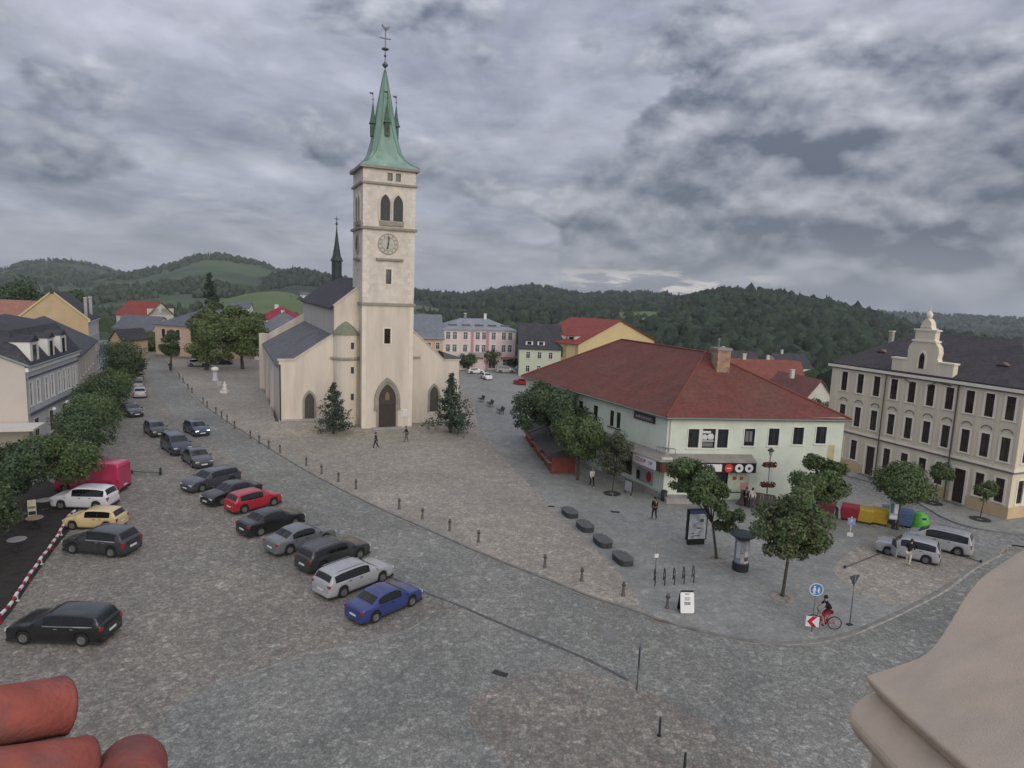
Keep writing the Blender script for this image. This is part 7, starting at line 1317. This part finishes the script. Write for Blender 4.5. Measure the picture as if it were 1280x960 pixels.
def people():
    dk = mat('cloth_black', (.016, .016, .018), .9, .2, 6); wht = mat('cloth_white', (.60, .58, .55), .9, .1, 6); navy = mat('cloth_navy', (.028, .026, .045), .9, .2, 6); grey = mat('cloth_grey', (.10, .10, .11), .9, .2, 6); hair = mat('hair_dark', (.030, .021, .017), .8, .2, 8); blond = mat('hair_fair', (.30, .22, .13), .8, .2, 8); cream = mat('cloth_cream', (.58, .55, .45), .9, .1, 6); shoe = mat('shoe_white', (.55, .45, .42), .8, .1, 6)
    P = lambda u, v, z=.11: spot(u, v, z)
    person('person in black from head to foot walking by the shop corner', P(817.5, 649), R(100), walk(.16, .1), dk, dk, hair)
    person('person in a white top and black trousers beside the market booths', P(739.5, 609), R(-70), walk(.2), wht, dk, blond, shoe)
    person('person in dark clothes walking past the church door', P(470, 561), R(170), walk(.24), navy, dk, hair, shoe)
    person('small dark figure on the right in front of the church portal', P(508, 552), R(200), walk(.2), navy, grey, hair)
    person('distant dark figure on the road before the peach house', spot(213, 464, 0), R(-80), walk(.2), dk, dk, hair)
    J = walk(.06, .02, .16); J['wrR'] = Vector((.42, -.16, 1.12)); J['wrL'] = Vector((.40, .16, 1.10)); person('person in white trousers leaning into the open car door', P(1134.5, 707), R(40), J, dk, cream, hair)
    person('person in a pale top on the terrace behind the plank fence', P(939, 636), R(60), walk(.05, .05), wht, grey, hair)
    person('person in dark clothes on the terrace, left of the pale top', P(931, 635), R(20), walk(.05, .05), dk, dk, hair)
    # cyclist
    a, b = spot(1048, 787, .11), spot(1010.5, 783, .11); d = b-a; h = math.atan2(d.y, d.x); mid = (a+b)/2; s = d.length/1.06*0+1.0
    red = mat('bike_red', (.36, .03, .045), .35, .1, 4, spec=.5); r = thing('bicycle', 'red bicycle with wide black tyres ridden by the person in black', 'bicycle', (mid.x, mid.y, .11), h)
    for x in (-.52, .54):
        mb = MB(); mb.M = T(x, 0, .345); mb.tube([(.335*math.cos(k*math.pi/14), 0, .335*math.sin(k*math.pi/14)) for k in range(29)], .026, 6); w = mb.build('wheel', M_TYRE, r, True)
        mb = MB(); mb.M = T(x, 0, .345)
        for k in range(14): q = k*math.pi/7; mb.tube([(0, .02*(-1)**k, 0), (.31*math.cos(q), 0, .31*math.sin(q))], .004, 3)
        mb.tube([(.305*math.cos(k*math.pi/12), 0, .305*math.sin(k*math.pi/12)) for k in range(25)], .010, 5); mb.tube([(0, -.06, 0), (0, .06, 0)], .025, 8); mb.build('spokes', mat('spoke_pink', (.45, .30, .30), .4, .1, 4), w)
    bb = Vector((-.06, 0, .29)); st = Vector((-.24, 0, .78)); hd = Vector((.34, 0, .80)); hb = Vector((.40, 0, .62)); rw = Vector((-.52, 0, .345)); fwh = Vector((.54, 0, .345)); mb = MB()
    for p, q, t in ((bb, st, .022), (st, hd, .02), (bb, hb, .026), (hd, hb, .026)): mb.tube([p, q], t, 8)
    for y in (-.06, .06): mb.tube([bb, rw+Vector((0, y, 0))], .012, 6); mb.tube([st, rw+Vector((0, y, 0))], .011, 6); mb.tube([hb+Vector((0, y*.7, 0)), fwh+Vector((0, y, 0))], .015, 6)
    mb.build('bike_frame', red, r, True); mb = MB(); mb.tube([(.30, -.30, .99), (.36, -.12, 1.0), (.36, .12, 1.0), (.30, .30, .99)], .014, 8); mb.tube([hd, (.36, 0, 1.0)], .018, 8); mb.build('handlebar', M_DARK, r); mb = MB(); mb.loft([[(-.40, -.08, .93), (-.40, .08, .93), (-.40, .08, .97), (-.40, -.08, .97)], [(-.25, -.05, .935), (-.25, .05, .935), (-.25, .05, .975), (-.25, -.05, .975)], [(-.12, -.02, .93), (-.12, .02, .93), (-.12, .02, .965), (-.12, -.02, .965)]]); mb.tube([st, (-.27, 0, .93)], .014, 6); mb.build('saddle', M_DARK, r)
    mb = MB(); mb.lathe([(.09, -.01), (.09, .01)], 16); cr = mb.build('crank', M_DARK, r, M=T(*bb) @ Matrix.Rotation(math.pi/2, 4, 'X')); mb = MB(); mb.tube([bb+Vector((0, .09, 0)), bb+Vector((.15, .1, -.07))], .012, 5); mb.box(bb.x+.10, bb.x+.2, .09, .19, bb.z-.085, bb.z-.065); mb.tube([bb+Vector((0, -.09, 0)), bb+Vector((-.15, -.1, .07))], .012, 5); mb.box(bb.x-.2, bb.x-.1, -.19, -.09, bb.z+.06, bb.z+.08); mb.build('pedals', M_DARK, r)
    MB().box(-.02, .28, -.05, .05, .40, .64).build('battery', red, r)
    v = Vector; J = {'pelvis': v((-.25, 0, 1.04)), 'waist': v((-.20, 0, 1.18)), 'chest': v((-.07, 0, 1.38)), 'neck': v((0, 0, 1.53)), 'head': v((.05, 0, 1.65)), 'shL': v((-.04, .18, 1.46)), 'shR': v((-.04, -.18, 1.46)), 'elL': v((.12, .28, 1.24)), 'elR': v((.12, -.28, 1.24)), 'wrL': v((.27, .29, 1.04)), 'wrR': v((.27, -.29, 1.04)), 'hpL': v((-.22, .09, 1.0)), 'hpR': v((-.22, -.09, 1.0)), 'knL': v((.18, .12, .72)), 'knR': v((.12, -.12, .84)), 'anL': v((.05, .14, .31)), 'anR': v((-.25, -.14, .46)), 'toeL': v((.19, .14, .25)), 'toeR': v((-.11, -.14, .40))}
    person('cyclist in a black top and red shorts riding the red bicycle', (mid.x, mid.y, .11), h, J, dk, mat('cloth_red', (.22, .03, .05), .9, .15, 6), hair, None, None, False, shorts=True)
people()

# ================================================================== THE CAMERA'S OWN BUILDING
def town_hall():
    # ridge of terracotta tiles below the lens
    terra = mat('terracotta', (.285, .078, .060), .85, .24, 7.0, .3, 55, second=(.215, .085, .072), sscale=5, obj_space=False); mortar = mat('mortar', (.30, .29, .25), .95, .25, 8, .6, 40)
    r = thing('tiled_roof', 'terracotta ridge tiles of the roof right below the camera', 'roof', along(60, 960, 2.6))
    o = r.location.copy()
    def barrel(p0, p1, r0_, r1_, seed):
        p0, p1 = p0-o, p1-o; d = (p1-p0).normalized(); a = d.cross(Vector((0, 0, 1))).normalized(); b = a.cross(d); mb = MB(); rings = []
        for t in (0, .9, .97, 1.0):
            c = p0.lerp(p1, t); q = (r0_+(r1_-r0_)*t)*(1.0 if t < .95 else (1.03 if t < .99 else .99)); th = .022
            rings.append([c+(a*math.cos(k*math.pi/16)+b*math.sin(k*math.pi/16))*q for k in range(-3, 20)] + [c+(a*math.cos(k*math.pi/16)+b*math.sin(k*math.pi/16))*(q-th) for k in range(19, -4, -1)])
        mb.loft(rings); return mb.build('ridge_tile', terra, r, True)
    barrel(along(-99, 915, 2.35), along(76, 885, 2.75), .118, .125, 1)
    barrel(along(-99, 994, 2.2), along(106, 962, 2.6), .118, .122, 2)
    barrel(along(168, 1082, 2.0), along(164, 960, 2.72), .125, .130, 3)
    mb = MB(); pr = [along(-100, 938, 2.34)-o, along(88, 915, 2.72)-o, along(92, 960, 2.66)-o, along(-100, 985, 2.28)-o]; mb.prism(pr, (0, 0, -.05)); mb.build('mortar', mortar, r)
    mb = MB(); pr = [along(-140, 985, 2.4)-o, along(60, 955, 2.78)-o, along(190, 985, 2.86)-o, along(215, 1200, 1.9)-o, along(-140, 1200, 1.6)-o]; mb.prism(pr, (0, 0, -.3)); mb.build('roof_slab', terra, r)
    # rendered gable coping on the right
    st = mat('stucco', (.57, .46, .345), .95, .08, 5.0, .28, 110, second=(.52, .43, .335), sscale=1.6)
    def dep(u, v): return 1.0/(.25+.00028*(u-1080)+.00052*(v-845))
    c = [(1345, 640), (1310, 663), (1280, 685), (1250, 704), (1224, 723), (1204, 747), (1186, 777), (1168, 804), (1150, 820), (1118, 832), (1080, 845)]
    top = [along(u, v, dep(u, v)) for u, v in c]; edge = [(1080, 845), (1118, 882), (1162, 921), (1210, 962), (1290, 1035)]; low = [along(u, v, dep(u, v)) for u, v in edge]; far = [along(1500, 1035, dep(1500, 1035)*1.0), along(1500, 640, dep(1500, 640))]
    r = thing('gable_coping', 'broad sandy rendered gable coping of the building at the right edge', 'gable', top[-1]); o2 = r.location.copy(); outer = smooth_line(top, 5)
    n = (low[-1]-top[-1]).cross(top[0]-top[-1]).normalized(); n = n if n.z > 0 else -n
    poly = [p-o2 for p in outer] + [p-o2 for p in smooth_line(low, 3)[1:]] + [p-o2 for p in far]
    bevel(MB().prism(poly, -n*.09).build('slab', st, r), .022, 3)
    d = (low[3]-low[0]).normalized(); sid = n.cross(d).normalized(); sid = sid if sid.dot(top[0]-top[-1]) < 0 else -sid
    P0 = low[0]-o2-n*.105-d*.03; mb = MB(); mb.prism([P0-sid*.12-d*.0, P0+sid*.06-d*.02, P0+sid*.20+d*.05, P0+sid*.235+d*.17, P0+sid*.235+d*2.4, P0-sid*.12+d*2.4], -n*.16); bevel(mb.build('moulding', st, r), .055, 4)
    inn = [p-n*.09-sid*.0 for p in poly]; mb = MB(); cen = sum(inn, Vector())/len(inn); mb.prism([p+(cen-p)*.06-n*.02 for p in inn], Vector((0, 0, -2.5))); mb.build('wall', st, r)
town_hall()
